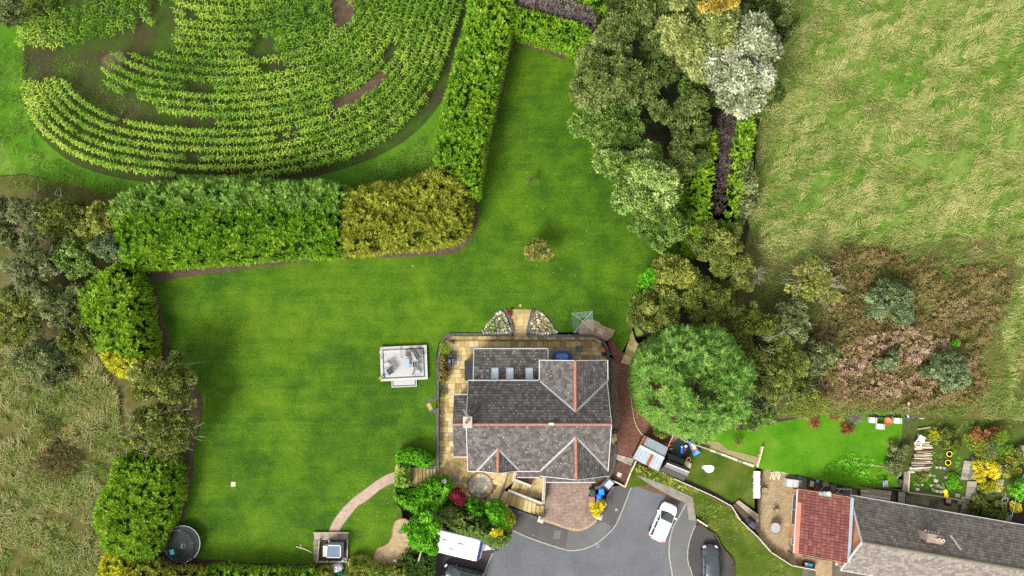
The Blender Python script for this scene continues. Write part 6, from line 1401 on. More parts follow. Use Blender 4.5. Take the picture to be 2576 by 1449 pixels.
def thicket(name, label, dpoly, dens, size, mat, seed, h, tm=T_SPRAY, z0=0.0, cat='bramble', cl=0.9):
	rng = np.random.default_rng(seed); poly = [(p.x, p.y) for p in [P(d, z0 + h * .6) for d in dpoly]]
	x, y = sample_poly(poly, dens, rng); d = edge_dist(x, y, poly)
	keep = (0.55 + 0.6 * wavy(x, y, 2.6, seed % 7)) > rng.random(len(x)) * cl
	x, y, d = x[keep], y[keep], d[keep]; n = len(x)
	z = z0 + h * np.clip(d / 1.4, 0.15, 1) * (0.62 + 0.3 * wavy(x, y, 1.5, (seed + 1) % 7)) + rng.uniform(-0.25, 0.1, n); z = np.maximum(z, z0 + 0.04)
	o_ = rdir(n, rng, -0.2); up = nrm(np.array([0, 0, 1.0]) + rng.normal(0, 0.4, (n, 3)))
	v = np.clip(0.6 * rng.random(n) + 0.2 + 0.15 * wavy(x, y, 3.6, (seed + 4) % 7), 0, 1)
	o = inst_mesh(name, tm, np.stack([x, y, z], 1), frames(o_, up), rng.uniform(0.6, 1.3, n) * size, v, mat); props(o, label, cat, kind='stuff')
thicket('bramble_thicket', 'dry brown bramble and dock thicket', BRAM, 42, 0.26, L_BRAMB, 111, 1.2)
thicket('dry_flower_heads', 'pinkish dead flower heads over the bramble thicket', [(2110, 850), (2200, 800), (2330, 800), (2440, 850), (2480, 930), (2440, 1000), (2300, 1020), (2130, 1020), (2050, 980)], 55, 0.22, L_BRAM, 112, 1.5)
thicket('dry_flower_heads', 'buff dead flower heads in the upper brambles', [(2330, 720), (2480, 740), (2500, 820), (2420, 830), (2340, 790)], 30, 0.2, L_BRAM, 113, 1.4)
thicket('green_brambles', 'fresh green bramble leaves inside the brown thicket', [(2060, 860), (2120, 840), (2150, 900), (2120, 980), (2060, 980), (2030, 920)], 45, 0.22, L_MID, 114, 1.3)
thicket('lawn_weeds', 'patch of broad green weeds along the neighbour lawn edge', [(2085, 1165), (2140, 1140), (2190, 1150), (2250, 1180), (2240, 1215), (2150, 1218), (2060, 1195)], 34, 0.2, L_BRIGHT, 115, 0.35, z0=NLAWN, cat='weeds')
# ------------------------------------------------------------------ front and patio shrubs
def sh(label, pts, f, z0, h, mat, tm=T_SPRAY, dens=60, size=0.28, ew=0.7, drop=0.6, seed=1, bumpy=0.18, name='shrub', cat='shrub', pscale=1.2, **k):
	return mound(name, label, [f(*p) for p in pts], z0, h, mat, dens, size, ew, drop, tm, seed, cat, bumpy, pscale=pscale, **k)
sh('clipped bright green hedge arching over the top of the wide steps', [(1190, 210), (1260, 172), (1360, 168), (1450, 195), (1520, 245), (1540, 285), (1490, 345), (1420, 345), (1340, 315), (1250, 318), (1185, 290)], cH, 0, 1.9, L_BRIGHT, seed=201, ew=0.5, dens=90, size=0.22, name='hedge', cat='hedge')
sh('cream variegated shrub at the end of the gravel path', [(1195, 325), (1310, 330), (1318, 420), (1310, 540), (1180, 540), (1170, 440)], cH, 0, 1.6, L_VARIE, seed=202, ew=0.5, dens=90, size=0.2)
sh('large leafy bright green shrub beside the wide steps', [(1165, 590), (1330, 590), (1440, 540), (1560, 470), (1680, 470), (1740, 540), (1700, 640), (1640, 740), (1580, 800), (1420, 830), (1300, 780), (1200, 700)], cH, -0.5, 2.2, L_BRIGHT, seed=203, dens=80, size=0.27, bumpy=0.3, vofs=-0.04)
sh('lime green shrub edging the lawn below the gravel path', [(1155, 590), (1200, 600), (1230, 700), (1290, 770), (1230, 760), (1175, 690)], cH, 0, 1.2, L_OLIVEY, seed=204, dens=80, size=0.22, ew=0.4)
tree('acer_tree', 'crimson red maple beside the paving circle', cH(1815, 640), 19, 27, -0.8, 2.3, 1.9, L_RED, 0.2, 1100, 18, 0.34, seed=205, trunk=0.05)
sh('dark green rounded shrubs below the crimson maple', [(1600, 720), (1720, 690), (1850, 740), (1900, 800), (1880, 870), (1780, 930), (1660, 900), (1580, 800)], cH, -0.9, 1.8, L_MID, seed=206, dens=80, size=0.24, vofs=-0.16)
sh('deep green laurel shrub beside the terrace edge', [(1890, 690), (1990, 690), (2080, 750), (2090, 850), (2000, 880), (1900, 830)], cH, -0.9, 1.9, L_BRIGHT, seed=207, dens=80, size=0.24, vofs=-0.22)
sh('fresh green pinnate-leaved shrub hanging over the white caravan', [(1760, 900), (1900, 830), (2000, 880), (2100, 900), (2200, 960), (2330, 1020), (2290, 1130), (2200, 1150), (2100, 1110), (1980, 1050), (1850, 1010), (1740, 960)], cH, -0.9, 2.9, L_MID, T_FROND, 62, 0.55, 0.8, seed=208, bumpy=0.35, vofs=0.08)
sh('star-leaved bright green shrub below the left gate pillar', [(2100, 750), (2200, 715), (2270, 760), (2310, 850), (2310, 960), (2220, 980), (2130, 900)], cH, -0.9, 2.6, L_BRIGHT, T_STAR, 46, 0.42, 0.7, seed=209, bumpy=0.3, vofs=0.03)
sh('golden yellow conifer bush against the footway', [(2270, 775), (2320, 790), (2362, 860), (2368, 920), (2330, 970), (2280, 930), (2255, 850)], cH, -1.6, 2.4, L_GOLD, T_FROND, 80, 0.4, 0.5, seed=210, vofs=0.1)
tree('yellow_shrub', 'small clump of yellow star leaves in the pinnate shrub', cH(2205, 1000), 9, 9, -0.9, 3.6, 0.9, L_YBUSH, 0.35, 60, 6, 0.5, tm=T_STAR, seed=211, cat='shrub', trunk=0.03)
tree('cherry_laurel_tree', 'round bright green tree between the sandy bed and the caravan', cH(1450, 1000), 49, 52, -0.1, 4.4, 3.4, L_BRIGHT, 0.27, 4200, 34, 0.3, seed=212, vofs=0.02)
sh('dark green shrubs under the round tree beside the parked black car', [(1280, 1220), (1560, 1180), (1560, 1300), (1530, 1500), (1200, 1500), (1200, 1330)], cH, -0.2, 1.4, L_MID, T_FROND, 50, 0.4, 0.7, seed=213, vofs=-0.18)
sh('thin olive shrub row along the bottom edge by the cold frame', [(700, 1300), (860, 1270), (960, 1330), (1100, 1350), (1250, 1340), (1300, 1400), (1250, 1560), (700, 1560)], cH, 0, 1.6, L_OLIVEY, T_SPRAY, 46, 0.25, 0.7, seed=214, bumpy=0.3, core=False)
sh('young olive shrub left of the foil wrapped heap', [(380, 1390), (470, 1360), (530, 1400), (520, 1560), (380, 1560)], cH, 0, 1.5, L_OLIVEY, T_SPRAY, 50, 0.24, 0.5, seed=215, core=False)
tree('topiary', 'clipped lime green ball shrub at the patio corner', cA(260, 495), 14, 16, -0.5, 1.5, 1.4, leafm('topiary_leaf', [(0.2, (0.06, 0.11, 0.004)), (0.5, (0.14, 0.22, 0.008)), (0.8, (0.24, 0.31, 0.02))]), 0.13, 1500, 30, 0.4, tm=T_FROND, seed=216, cat='shrub', hollow=0.55)
bronze = leafm('bronze_leaf', [(0.2, (0.05, 0.045, 0.01)), (0.5, (0.16, 0.12, 0.03)), (0.8, (0.26, 0.19, 0.06))])
for i, (pts, lab) in enumerate([([(215, 565), (265, 565), (272, 640), (250, 700), (210, 690)], 'bronze leaved shrub beside the barbecue'), ([(215, 715), (270, 710), (292, 770), (250, 850), (205, 830), (185, 780)], 'bronze green shrub in the narrow side border below the barbecue')]):
	sh(lab, pts, cA, -0.5, 1.0, bronze, T_SPRAY, 110, 0.16, 0.25, seed=218 + i, bumpy=0.1)
tree('shrub', 'pale green plant spilling onto the side patio', cA(240, 975), 7, 8, -0.8, 0.8, 0.7, L_OLIVEY, 0.14, 160, 8, 0.4, seed=221, cat='shrub', trunk=0.02)
sh('bright yellow shrub beside the wheelie bins', [(1750, 730), (1800, 690), (1880, 690), (1890, 740), (1850, 800), (1810, 855), (1770, 830)], cB, DRIVE, 1.7, L_YBUSH, T_SPRAY, 120, 0.2, 0.4, seed=222, core=False, side=1.4)
for i, (X, Y, r, lab) in enumerate([(2215, 665, 8, 'small golden green bush at the path edge nearest the slab path'), (2205, 850, 8, 'small golden green bush half under the round conifer'), (2205, 1100, 12, 'larger golden green bush in the bark bed'), (2270, 1050, 8, 'yellow tinted bush tucked behind the larger golden one')]):
	tree('dwarf_conifer', lab, cA(X, Y), r, r * 0.95, -0.42, 0.95, 0.9, L_GOLDO, 0.16, 330, 10, 0.42, tm=T_FROND, seed=225 + i, cat='bush', trunk=0.03, vofs=0.1)
tree('shrub', 'dark green shrub between slab path and round conifer', cA(2290, 500), 24, 20, -0.4, 2.0, 1.8, L_MID, 0.22, 900, 14, 0.38, seed=230, cat='shrub', vofs=-0.18)
tree('shrub', 'dull green shrub behind the corrugated shed', cA(2440, 1330), 20, 17, -0.4, 1.6, 1.3, L_OLIVE, 0.2, 600, 14, 0.36, seed=231, cat='shrub')
tree('red_plant', 'small red leaved plant beside the rear steps', cA(925, 128), 7, 7, 0, 0.5, 0.5, L_RED, 0.12, 160, 8, 0.45, seed=232, cat='plant', trunk=0.015, vofs=0.2)
tree('hydrangea', 'white flower head on the leafy shrub by the terrace', cB(255, 490), 6, 4, -0.5, 1.9, 0.4, leafm('white_petal', [(0.2, (0.4, 0.35, 0.4)), (0.8, (0.7, 0.66, 0.7))]), 0.1, 120, 8, 0.5, seed=233, cat='flower', trunk=0.015)
# yard and garden plants on the right
gp = [((2190, 380), 34, L_YBUSH, 'large bright yellow shrub beside the garden steps', 1.7), ((2215, 500), 30, L_GOLD, 'lower lobe shrub of yellow leaves above the pots', 1.3), ((2160, 200), 30, L_GOLDO, 'yellow-green conifer above the large yellow shrub', 1.9),
      ((2230, 160), 32, L_BLUEG, 'grey-green conifer right of the yellow-green one', 2.0), ((2330, 120), 40, L_HEDGE, 'fresh green conifer spreading over the garden corner', 2.2), ((2190, 40), 30, L_RUSTY, 'rust coloured dying shrub in the back garden', 1.2),
      ((2440, 380), 26, L_OLIVEY, 'yellow-green shrub beside the stepping path', 1.1), ((2480, 750), 16, L_YBUSH, 'spiky yellow-green shrub by the white gutter', 1.0), ((2130, 760), 34, L_OLIVE, 'spreading green shrub against the bungalow eave', 1.2),
      ((2200, 530), 20, L_OLIVE, 'low green plant among the pots', 0.7), ((2540, 560), 30, L_BRIGHT, 'tall green hedge plant at the frame edge', 2.6), ((2570, 260), 24, L_OLIVE, 'green shrub at the frame edge by the garden shed', 1.2),
      ((1850, 470), 20, L_BRIGHT, 'bright green plants beside the stone heap', 0.5), ((1540, 420), 16, L_OLIVEY, 'yellow-green plant at the log heap foot', 0.6), ((2050, 110), 34, L_GOLDO, 'yellow-green sprawling shrub above the dug garden', 1.3),
      ((1800, 60), 34, L_OLIVE, 'low green scrub beside the coiled pipe', 0.8), ((1640, 30), 22, L_GOLD, 'yellow grass clump below the coiled pipe', 0.8), ((1250, 330), 26, L_SCRUB, 'grey-green bush at the lawn corner by the log heap', 1.2), ((1290, 180), 28, L_SCRUB, 'straggly grey bush between lawn and log heap', 1.3), ((2450, 230), 26, L_OLIVEY, 'pale yellow-green shrub near the garden shed', 1.2), ((2330, 800), 26, L_OLIVE, 'dark green fern clump beside the white bench', 0.9)]
for i, (xy, r, lm, lab, h) in enumerate(gp):
	tree('garden_shrub', lab, cE(*xy), r, r * 0.9, -1.0 if xy[1] < 600 else -1.3, h, h * 0.9, lm, 0.22, int(20 * r), 14, 0.36, seed=240 + i, cat='shrub', trunk=0.03, tm=T_FROND if lm in (L_GOLDO, L_HEDGE, L_GOLD, L_BLUEG) else T_SPRAY)
for i, (xy, r, lab) in enumerate([((440, 1235), 14, 'brown dying conifer branch pile left on the lawn edge'), ((660, 1160), 15, 'larger orange dead branch pile at the lawn edge'), ((780, 1295), 17, 'orange dead conifer branch lying on the neighbour lawn')]):
	tree('dead_branches', lab, cG(*xy), r, r * 0.8, NLAWN, 0.5, 0.5, L_RUSTY, 0.4, 240, 12, 0.4, tm=T_FROND, seed=270 + i, cat='branches', trunk=0.03)
tree('twig_pile', 'pale heap of cut twigs at the lawn top', cG(870, 1185), 22, 9, NLAWN, 0.5, 0.5, L_DEAD, 0.5, 420, 12, 0.4, tm=T_TWIG, seed=275, cat='twigs', trunk=0.03, vofs=0.2)
tree('yucca', 'spiky green yucca at the neighbour lawn edge', cC(1300, 95), 12, 12, NLAWN, 0.9, 0.8, L_OLIVE, 0.55, 130, 5, 0.3, tm=T_BLADE, seed=276, cat='plant', trunk=0.04, hollow=0.05, vofs=0.1)
thicket('low_plants', 'low conifer fronds and weeds under the dug garden', [cE(*p) for p in [(1640, -120), (2500, -120), (2500, 60), (2100, 100), (2000, 20), (1660, 0)]], 30, 0.3, L_OLIVE, 280, 0.7, T_FROND, -1.0, 'weeds')
thicket('garden_weeds', 'weeds between the slabs of the dug garden', [cE(*p) for p in [(1640, 60), (1960, 200), (1940, 460), (1980, 600), (1440, 590), (1430, 430), (1640, 380)]], 14, 0.2, L_BRIGHT, 281, 0.3, T_SPRAY, -1.0, 'weeds')
thicket('verge_weeds', 'green weeds and bramble along the corrugated shed', [n1(*p) for p in [(130, 700), (560, 900), (900, 1050), (1500, 1350), (1300, 1400), (600, 1150), (80, 900)]], 34, 0.25, L_OLIVEY, 282, 0.6, T_SPRAY, -1.85, 'weeds')
thicket('dead_hedge_twigs', 'grey dead twigs between lawn and log heap', [cE(*p) for p in [(1320, -80), (1480, -60), (1480, 60), (1380, 180), (1300, 200), (1250, 120)]], 50, 0.4, L_DEADB, 283, 0.9, T_TWIG, -0.9, 'twigs')

# ------------------------------------------------------------------ vehicles
def wheel(parent, c, r, w, n=16):
	o = MB().lathe((0, 0, 0), [(r * 0.6, -w / 2), (r * 0.93, -w / 2), (r, -w / 3), (r, w / 3), (r * 0.93, w / 2), (r * 0.6, w / 2)], n)
	for i, v in enumerate(o.v): o.v[i] = Vector((v.x + c[0], v.z + c[1], v.y + c[2]))
	t = o.build('wheel', M_RUBBER, parent, local=True, smooth=True)
	o = MB().lathe((0, 0, 0), [(r * 0.12, -w / 2 - 0.012), (r * 0.58, -w / 2 + 0.01), (r * 0.62, -w / 2 + 0.03), (r * 0.62, w / 2 - 0.03), (r * 0.58, w / 2 - 0.01), (r * 0.12, w / 2 + 0.012)], 12)
	for i, v in enumerate(o.v): o.v[i] = Vector((v.x + c[0], v.z + c[1], v.y + c[2]))
	o.build('rim', M_METAL, t, local=True, smooth=True)
def loft(mb, secs, mi=0):
	"""secs: list of rings (same count), closed at the ends."""
	n = len(secs[0]); vs = [p for s in secs for p in s]; fs = []
	for i in range(len(secs) - 1):
		for k in range(n): fs.append((i * n + k, i * n + (k + 1) % n, (i + 1) * n + (k + 1) % n, (i + 1) * n + k))
	fs += [list(range(n - 1, -1, -1)), list(range((len(secs) - 1) * n, len(secs) * n))]
	return mb.add(vs, fs, mi)
def car(name, label, loc, rz, L, Wd, H, paint, hood=0.27, roof0=0.08, roof1=0.50, estate=True, trim=None, rails=True):
	"""x axis forwards; bonnet fraction etc. of the length."""
	t = thing(name, label, 'car', loc, rz)
	h2 = L / 2; w = Wd / 2; belt = H * 0.60; hoodz = H * 0.57
	def ring(x, hw, zt, zb=0.22, cr=0.10):
		return [(x, -hw * 0.92, zb), (x, -hw, zb + 0.16), (x, -hw, zt - 0.22), (x, -hw * 0.97, zt - 0.06), (x, -hw * 0.86, zt), (x, 0, zt + 0.025), (x, hw * 0.86, zt), (x, hw * 0.97, zt - 0.06), (x, hw, zt - 0.22), (x, hw, zb + 0.16), (x, hw * 0.92, zb)]
	X = [-h2, -h2 + 0.06, -h2 + 0.25, -h2 * 0.55, 0.0, h2 - hood * L, h2 - hood * L * 0.55, h2 - 0.35, h2 - 0.12, h2]
	HW = [0.66, 0.80, 0.95, 0.99, 1.0, 1.0, 0.99, 0.93, 0.80, 0.62]
	ZT = [belt - 0.28, belt - 0.12, belt, belt, belt, belt, hoodz, hoodz - 0.07, hoodz - 0.17, hoodz - 0.30]
	m = MB(); loft(m, [ring(x, w * a, z, 0.22 + (0.12 if i in (0, 9) else 0)) for i, (x, a, z) in enumerate(zip(X, HW, ZT))])
	m.build('body', paint, t, local=True, smooth=True)
	# glasshouse
	xr0, xr1 = -h2 + 0.10, -h2 + (0.45 if estate else 0.9); xf1 = h2 - hood * L - 0.62; xf0 = h2 - hood * L + 0.16
	g = MB(); b, tp = belt - 0.03, H - 0.05
	lo = [(xr0 + 0.08, -w * .90, b), (xf0, -w * .84, b), (xf0 + 0.14, 0, b), (xf0, w * .84, b), (xr0 + 0.08, w * .90, b)]
	hi = [(xr1, -w * .74, tp), (xf1, -w * .72, tp), (xf1 + 0.08, 0, tp + 0.01), (xf1, w * .72, tp), (xr1, w * .74, tp)]
	g.add(lo + hi, [(4, 3, 2, 1, 0), (5, 6, 7, 8, 9)] + [(i, (i + 1) % 5, 5 + (i + 1) % 5, 5 + i) for i in range(5)])
	g.build('windows', M_CARGL, t, local=True)
	r = MB(); k = 1.05
	rg = lambda x, hw, z: [(x, -hw, z - 0.05), (x, -hw * 0.9, z), (x, 0, z + 0.035), (x, hw * 0.9, z), (x, hw, z - 0.05), (x, 0, z - 0.06)]
	loft(r, [rg(xr1 - 0.12, w * .70, tp - 0.02), rg(xr1, w * .765, tp + 0.02), rg((xr1 + xf1) / 2, w * .765, tp + 0.035), rg(xf1 - 0.03, w * .745, tp + 0.015)])
	r.build('roof', paint, t, local=True, smooth=True)
	pm = MB()
	for sg in (-1, 1):
		for a, bq in (((xf0 + 0.01, sg * w * .86, b), (xf1, sg * w * .745, tp)), ((0.05 * L - 0.2, sg * w * .905, b), (0.05 * L - 0.25, sg * w * .76, tp)), ((-0.22 * L, sg * w * .91, b), (-0.21 * L, sg * w * .76, tp)), ((xr0 + 0.10, sg * w * .90, b), (xr1, sg * w * .755, tp))):
			bar(pm, a, bq, 0.085, 0.05, Vector((0, sg, 0.3)))
		if rails: pm.tube([(xr1 + 0.1, sg * w * .68, tp + 0.07), (xf1 - 0.15, sg * w * .68, tp + 0.07)], 0.022, 5)
	pm.build('pillars', trim or paint, t, local=True)
	for sg in (-1, 1):
		MB().box((xf0 - 0.25, sg * (w + 0.09), belt + 0.05), (0.16, 0.20, 0.13)).build('wing_mirror', paint, t, local=True, bevel=0.02)
		MB().add([(h2 - 0.32, sg * w * .90, hoodz - 0.06), (h2 - 0.10, sg * w * .76, hoodz - 0.15), (h2 - 0.10, sg * w * .50, hoodz - 0.14), (h2 - 0.24, sg * w * .56, hoodz - 0.08), (h2 - 0.06, sg * w * .74, hoodz - 0.30), (h2 - 0.04, sg * w * .50, hoodz - 0.30), (h2 - 0.3, sg * w * .94, hoodz - 0.26)], [(0, 1, 2, 3), (1, 4, 5, 2), (0, 6, 4, 1)]).build('headlight', M_LAMP, t, local=True)
		MB().box((-h2 + 0.10, sg * w * .80, belt - 0.14), (0.14, 0.24, 0.24)).build('tail_light', M_TAIL, t, local=True)
	MB().box((h2 - 0.02, 0, 0.47), (0.05, Wd * 0.28, 0.12)).build('number_plate', M_WHITE, t, local=True)
	MB().box((h2 - 0.01, 0, 0.34), (0.06, Wd * 0.55, 0.12)).build('grille', M_DMETAL, t, local=True)
	wp = MB(); bar(wp, (xf0 + 0.14, -w * 0.1, b + 0.02), (xf0 - 0.05, w * 0.6, b + 0.06), 0.02, 0.02); bar(wp, (xf0 + 0.12, -w * 0.6, b + 0.02), (xf0 + 0.0, -w * 0.02, b + 0.05), 0.02, 0.02); wp.build('wipers', M_RUBBER, t, local=True)
	for x in (h2 - 0.85, -h2 + 0.80):
		for sg in (-1, 1): wheel(t, (x, sg * (w - 0.10), 0.33), 0.33, 0.22)
	return t
def carpose(f, front, back, z):
	a, b = P(f(*front), z), P(f(*back), z); c = (a + b) / 2; d = a - b
	return c, atan2(d.y, d.x), d.length
c, a, L = carpose(cC, (618, 738), (478, 1072), ROAD + 0.9)
car('parked_car', 'white compact SUV parked on the grey road', (c.x, c.y, ROAD), a, 4.15, 1.84, 1.62, M_CARW)
c, a, L = carpose(cC, (1022, 1140), (1030, 1560), ROAD + 0.8)
car('parked_car', 'dark grey car parked in the tarmac bay below the verge', (c.x, c.y, FOOT + 0.01), a, 4.45, 1.80, 1.46, M_CARG, estate=False, rails=False)
c, a, L = carpose(cB, (240, 1400), (645, 1500), ROAD + 0.8)
car('parked_car', 'black estate car parked beside the white caravan', (c.x, c.y, ROAD + 0.01), a, 4.4, 1.84, 1.62, M_CARB)

def caravan():
	z = ROAD + 2.45
	a, b = P(n7(30, 460), z), P(n7(112, 135), z); c_, d = P(n7(620, 605), z), P(n7(720, 275), z)
	ax_ = ((c_ - a) + (d - b)); ax_.z = 0; Ln = ax_.length / 2; ang = atan2(ax_.y, ax_.x); wd = ((b - a) + (d - c_)).length / 2
	ctr = (a + b + c_ + d) / 4
	t = thing('caravan', 'white touring caravan with blue front windows beside the shrubs', 'caravan', (ctr.x, ctr.y, ROAD + 0.01), ang)
	h = Ln / 2; w = wd / 2
	def ring(x, hw, zt, zb): return [(x, -hw * .96, zb), (x, -hw, zb + .12), (x, -hw, zt - .22), (x, -hw * .95, zt - .06), (x, -hw * .85, zt), (x, 0, zt + .03), (x, hw * .85, zt), (x, hw * .95, zt - .06), (x, hw, zt - .22), (x, hw, zb + .12), (x, hw * .96, zb)]
	m = MB(); loft(m, [ring(x, w * k, zt, zb) for x, k, zt, zb in ((-h - .10, .90, 2.1, .62), (-h, .985, 2.40, .5), (-h + .2, 1, 2.46, .42), (h - .1, 1, 2.46, .42), (h + .12, .995, 2.38, .42), (h + .38, .98, 1.75, .42), (h + .58, .95, 1.22, .45), (h + .62, .93, .75, .5))])
	m.build('body', M_CARAV, t, local=True, smooth=True)
	nf = Vector((0.62, 0, 0.29)).normalized(); sl = Vector((-0.29, 0, 0.62)).normalized()
	for y, wv in ((-w * .62, w * .46), (0, w * .62), (w * .62, w * .46)):
		M3 = Matrix((Vector((0, 1, 0)), sl, nf)).transposed()
		MB().box(Vector((h + 0.275, y, 2.05)) + nf * 0.03, (wv, 0.60, 0.05), M3=Matrix((Vector((0, -1, 0)), sl, Vector((0, -1, 0)).cross(sl))).transposed(), ).build('window', M_VANGL, t, local=True)
	for X, Y in ((175, 320), (418, 380), (275, 455)):
		q = P(n7(X, Y), z) - ctr; x, y = q.x * cos(ang) + q.y * sin(ang), -q.x * sin(ang) + q.y * cos(ang)
		f = MB()
		for s in (-1, 1): f.box((x + s * .24, y, 2.53), (.06, .54, .09)); f.box((x, y + s * .24, 2.53), (.42, .06, .088))
		f = f.build('roof_vent', M_METAL, t, local=True); MB().box((x, y, 2.53), (.42, .42, .10)).build('vent_dome', plain('vent_dome', (0.45, 0.45, 0.43), 0.3, var=0.1) if 'vent_dome' not in MATS else MATS['vent_dome'], f, local=True)
	MB().box((-h * 0.1, w + 0.05, 2.36), (Ln * .8, .08, .10)).build('awning_rail', M_DMETAL, t, local=True)
	for x in (-h * .5, h * .35): MB().box((x, w + 0.012, 1.65), (.9, .04, .6)).build('window', M_WGLASS, t, local=True)
	MB().box((-h * .05, -w - .012, 1.35), (.65, .04, 1.7)).build('door', M_WHITE, t, local=True)
	m = MB()
	for s in (-1, 1): bar(m, (h - .3, s * w * .55, .48), (h + 1.55, s * .05, .48), .07, .10)
	m.tube([(h + 1.5, 0, .50), (h + 1.85, 0, .52)], .045, 8); m.build('tow_bar', M_WHITE, t, local=True)
	MB().add([(h + .5, -w * .42, .62), (h + .5, w * .42, .62), (h + 1.35, .10, .62), (h + 1.35, -.10, .62), (h + .5, -w * .42, .5), (h + .5, w * .42, .5), (h + 1.35, .10, .5), (h + 1.35, -.10, .5)], [(0, 1, 2, 3), (7, 6, 5, 4), (0, 4, 5, 1), (1, 5, 6, 2), (2, 6, 7, 3), (3, 7, 4, 0)]).build('tow_cover', M_CARAV, t, local=True)
	m = MB().tube([(h + 1.25, .12, 0.0), (h + 1.25, .12, .75)], .03, 8); m.build('jockey_wheel', M_DMETAL, t, local=True)
	for s in (-1, 1): wheel(t, (-.1, s * (w - .14), .31), .31, .2)
caravan()

# ------------------------------------------------------------------ bins, pillars, covers
def wheelie(label, d, rz, body, z=DRIVE, s=1.0):
	q = P(d, z + 1.05); t = thing('wheelie_bin', label, 'bin', (q.x, q.y, z), rz)
	m = MB(); m.add([(-.22, -.24, .06), (.22, -.24, .06), (.22, .22, .06), (-.22, .22, .06), (-.28, -.33, .98), (.28, -.33, .98), (.28, .33, .98), (-.28, .33, .98)], [(3, 2, 1, 0), (4, 5, 6, 7), (0, 1, 5, 4), (1, 2, 6, 5), (2, 3, 7, 6), (3, 0, 4, 7)]); m.build('body', body, t, local=True, bevel=0.02)
	m = MB(); m.add([(-.30, -.36, .98), (.30, -.36, .98), (.30, .36, .98), (-.30, .36, .98), (-.25, -.30, 1.06), (.25, -.30, 1.06), (.25, .28, 1.08), (-.25, .28, 1.08)], [(3, 2, 1, 0), (4, 5, 6, 7), (0, 1, 5, 4), (1, 2, 6, 5), (2, 3, 7, 6), (3, 0, 4, 7)]); m.box((0, -.02, 1.085), (.30, .34, .03)); m.build('lid', body, t, local=True, bevel=0.012)
	MB().tube([(-.24, .40, .98), (.24, .40, .98)], .022, 6).build('handle', body, t, local=True)
	for s_ in (-1, 1): o = MB().tube([(s_ * .23, .24, .11), (s_ * .29, .24, .11)], .11, 12); o.build('wheel', M_RUBBER, t, local=True)
wheelie('dark green wheelie bin at the driveway edge', cB(1760, 605), 0.03, M_GREENP)
wheelie('pinkish brown wheelie bin next to the yellow shrub', cB(1757, 675), 0.05, M_BROWNP)
wheelie('blue wheelie bin against the curved wall', cB(1850, 598), 0.05, coloured('bright_blue_bin', (0.02, 0.16, 0.62)))
wheelie('blue wheelie bin with a pale sticker above the yellow shrub', cB(1828, 655), 0.05, coloured('deep_blue_bin', (0.015, 0.10, 0.52)))
q = P(cB(1828, 655), DRIVE + 1.1); MB().box((q.x, q.y, DRIVE + 1.106), (.2, .22, .012)).build('bin_sticker', M_LBLUE, bpy.data.objects['wheelie_bin.003'])
MB().box((q.x + .35, q.y + .2, DRIVE - .02), (2.2, 2.4, .06)).build('bin_store_floor', M_FOOT, kind='structure')
def pillar(label, d, z0, z1):
	q = P(d, z1); t = thing('gate_pillar', label, 'pillar', (q.x, q.y, z0), radians(-17))
	h = z1 - z0
	MB().box((0, 0, (h - .12) / 2), (.44, .44, h - .12)).build('shaft', M_CREAM, t, local=True)
	MB().box((0, 0, h - .06), (.62, .62, .12)).build('cap', M_PALE, t, local=True, bevel=0.02)
	MB().lathe((0, 0, h), [(.20, 0), (.18, .05), (.12, .07), (.19, .16), (.17, .27), (.08, .33), (.01, .34)], 14).build('ball_finial', M_PALE, t, local=True, smooth=True)
pillar('white stone gate pillar at the top of the long front steps', cB(872, 742), -2.1, -0.9)
pillar('white stone gate pillar at the foot of the long front steps', cB(1235, 880), -2.1, -0.9)
pillar('white stone gate pillar below the yellow shrub', cB(1827, 850), -2.1, -0.9)
def cover(label, d, z, w, h, rz, mat, name='drain_cover', frame=True):
	q = P(d, z); t = thing(name, label, 'cover', (q.x, q.y, z), rz)
	MB().box((0, 0, .008), (w, h, .016)).build('frame', M_CONC if frame else mat, t, local=True)
	MB().box((0, 0, .014), (w * .84, h * .84, .024)).build('lid', mat, t, local=True, bevel=.004)
	m = MB()
	for s in (-1, 1): m.box((s * w * .27, 0, .028), (.06, .05, .01))
	m.build('lifting_eyes', M_DMETAL, t, local=True)
M_LID = plain('cover_slab', (0.16, 0.13, 0.105), 0.85, var=0.3); M_GLID = plain('grey_cover', (0.10, 0.095, 0.08), 0.8, var=0.3)
cover('grey square drain cover set in the rear patio', cA(1622, 499), PATIO + .004, .86, .70, 0.0, M_GLID)
cover('pale square drain cover behind the clothes airer', cA(1842, 322), 0.05, .85, .72, radians(-30), plain('pale_cover', (0.28, 0.22, 0.165), 0.85))
cover('brown square drain cover in the front terrace', cB(368, 463), PATIO + .004, .8, .7, 0, M_LID)
cover('brownish slab cover beside the barbecue', cA(358, 632), PATIO + .004, .55, .75, 0, M_LID)
cover('cream square cover in the dark red brick court', cB(2028, 422), -0.89, .52, .5, radians(-24), M_PALE)
cover('pale square paving stone alone in the west lawn', (587, 1218), 0.03, .52, .52, 0, plain('lawn_stone', (0.46, 0.36, 0.26), 0.85, var=0.15), 'stepping_stone')
def disc(name, label, cat, d, z, r, mat, h=.012, n=18):
	q = P(d, z); m = MB().lathe((q.x, q.y, z), [(r * .99, 0), (r, h * .6), (r * .93, h), (r * .5, h * .8), (.01, h * .8)], n); return m.build(name, mat, label=label, cat=cat)
disc('manhole_cover', 'small round cover in the footway by the left kerb', 'cover', cB(1157, 1037), FOOT, .09, M_CONC); disc('manhole_cover', 'small pale round cover in the mossy footway corner', 'cover', cB(2000, 777), FOOT + .012, .15, M_KERB)
disc('lawn_patch_stone', 'small round orange-brown mark on the lawn above the rear steps', 'stone', cA(1026, 60), 0.025, .15, plain('tan_stone', (0.30, 0.17, 0.09), 0.9))
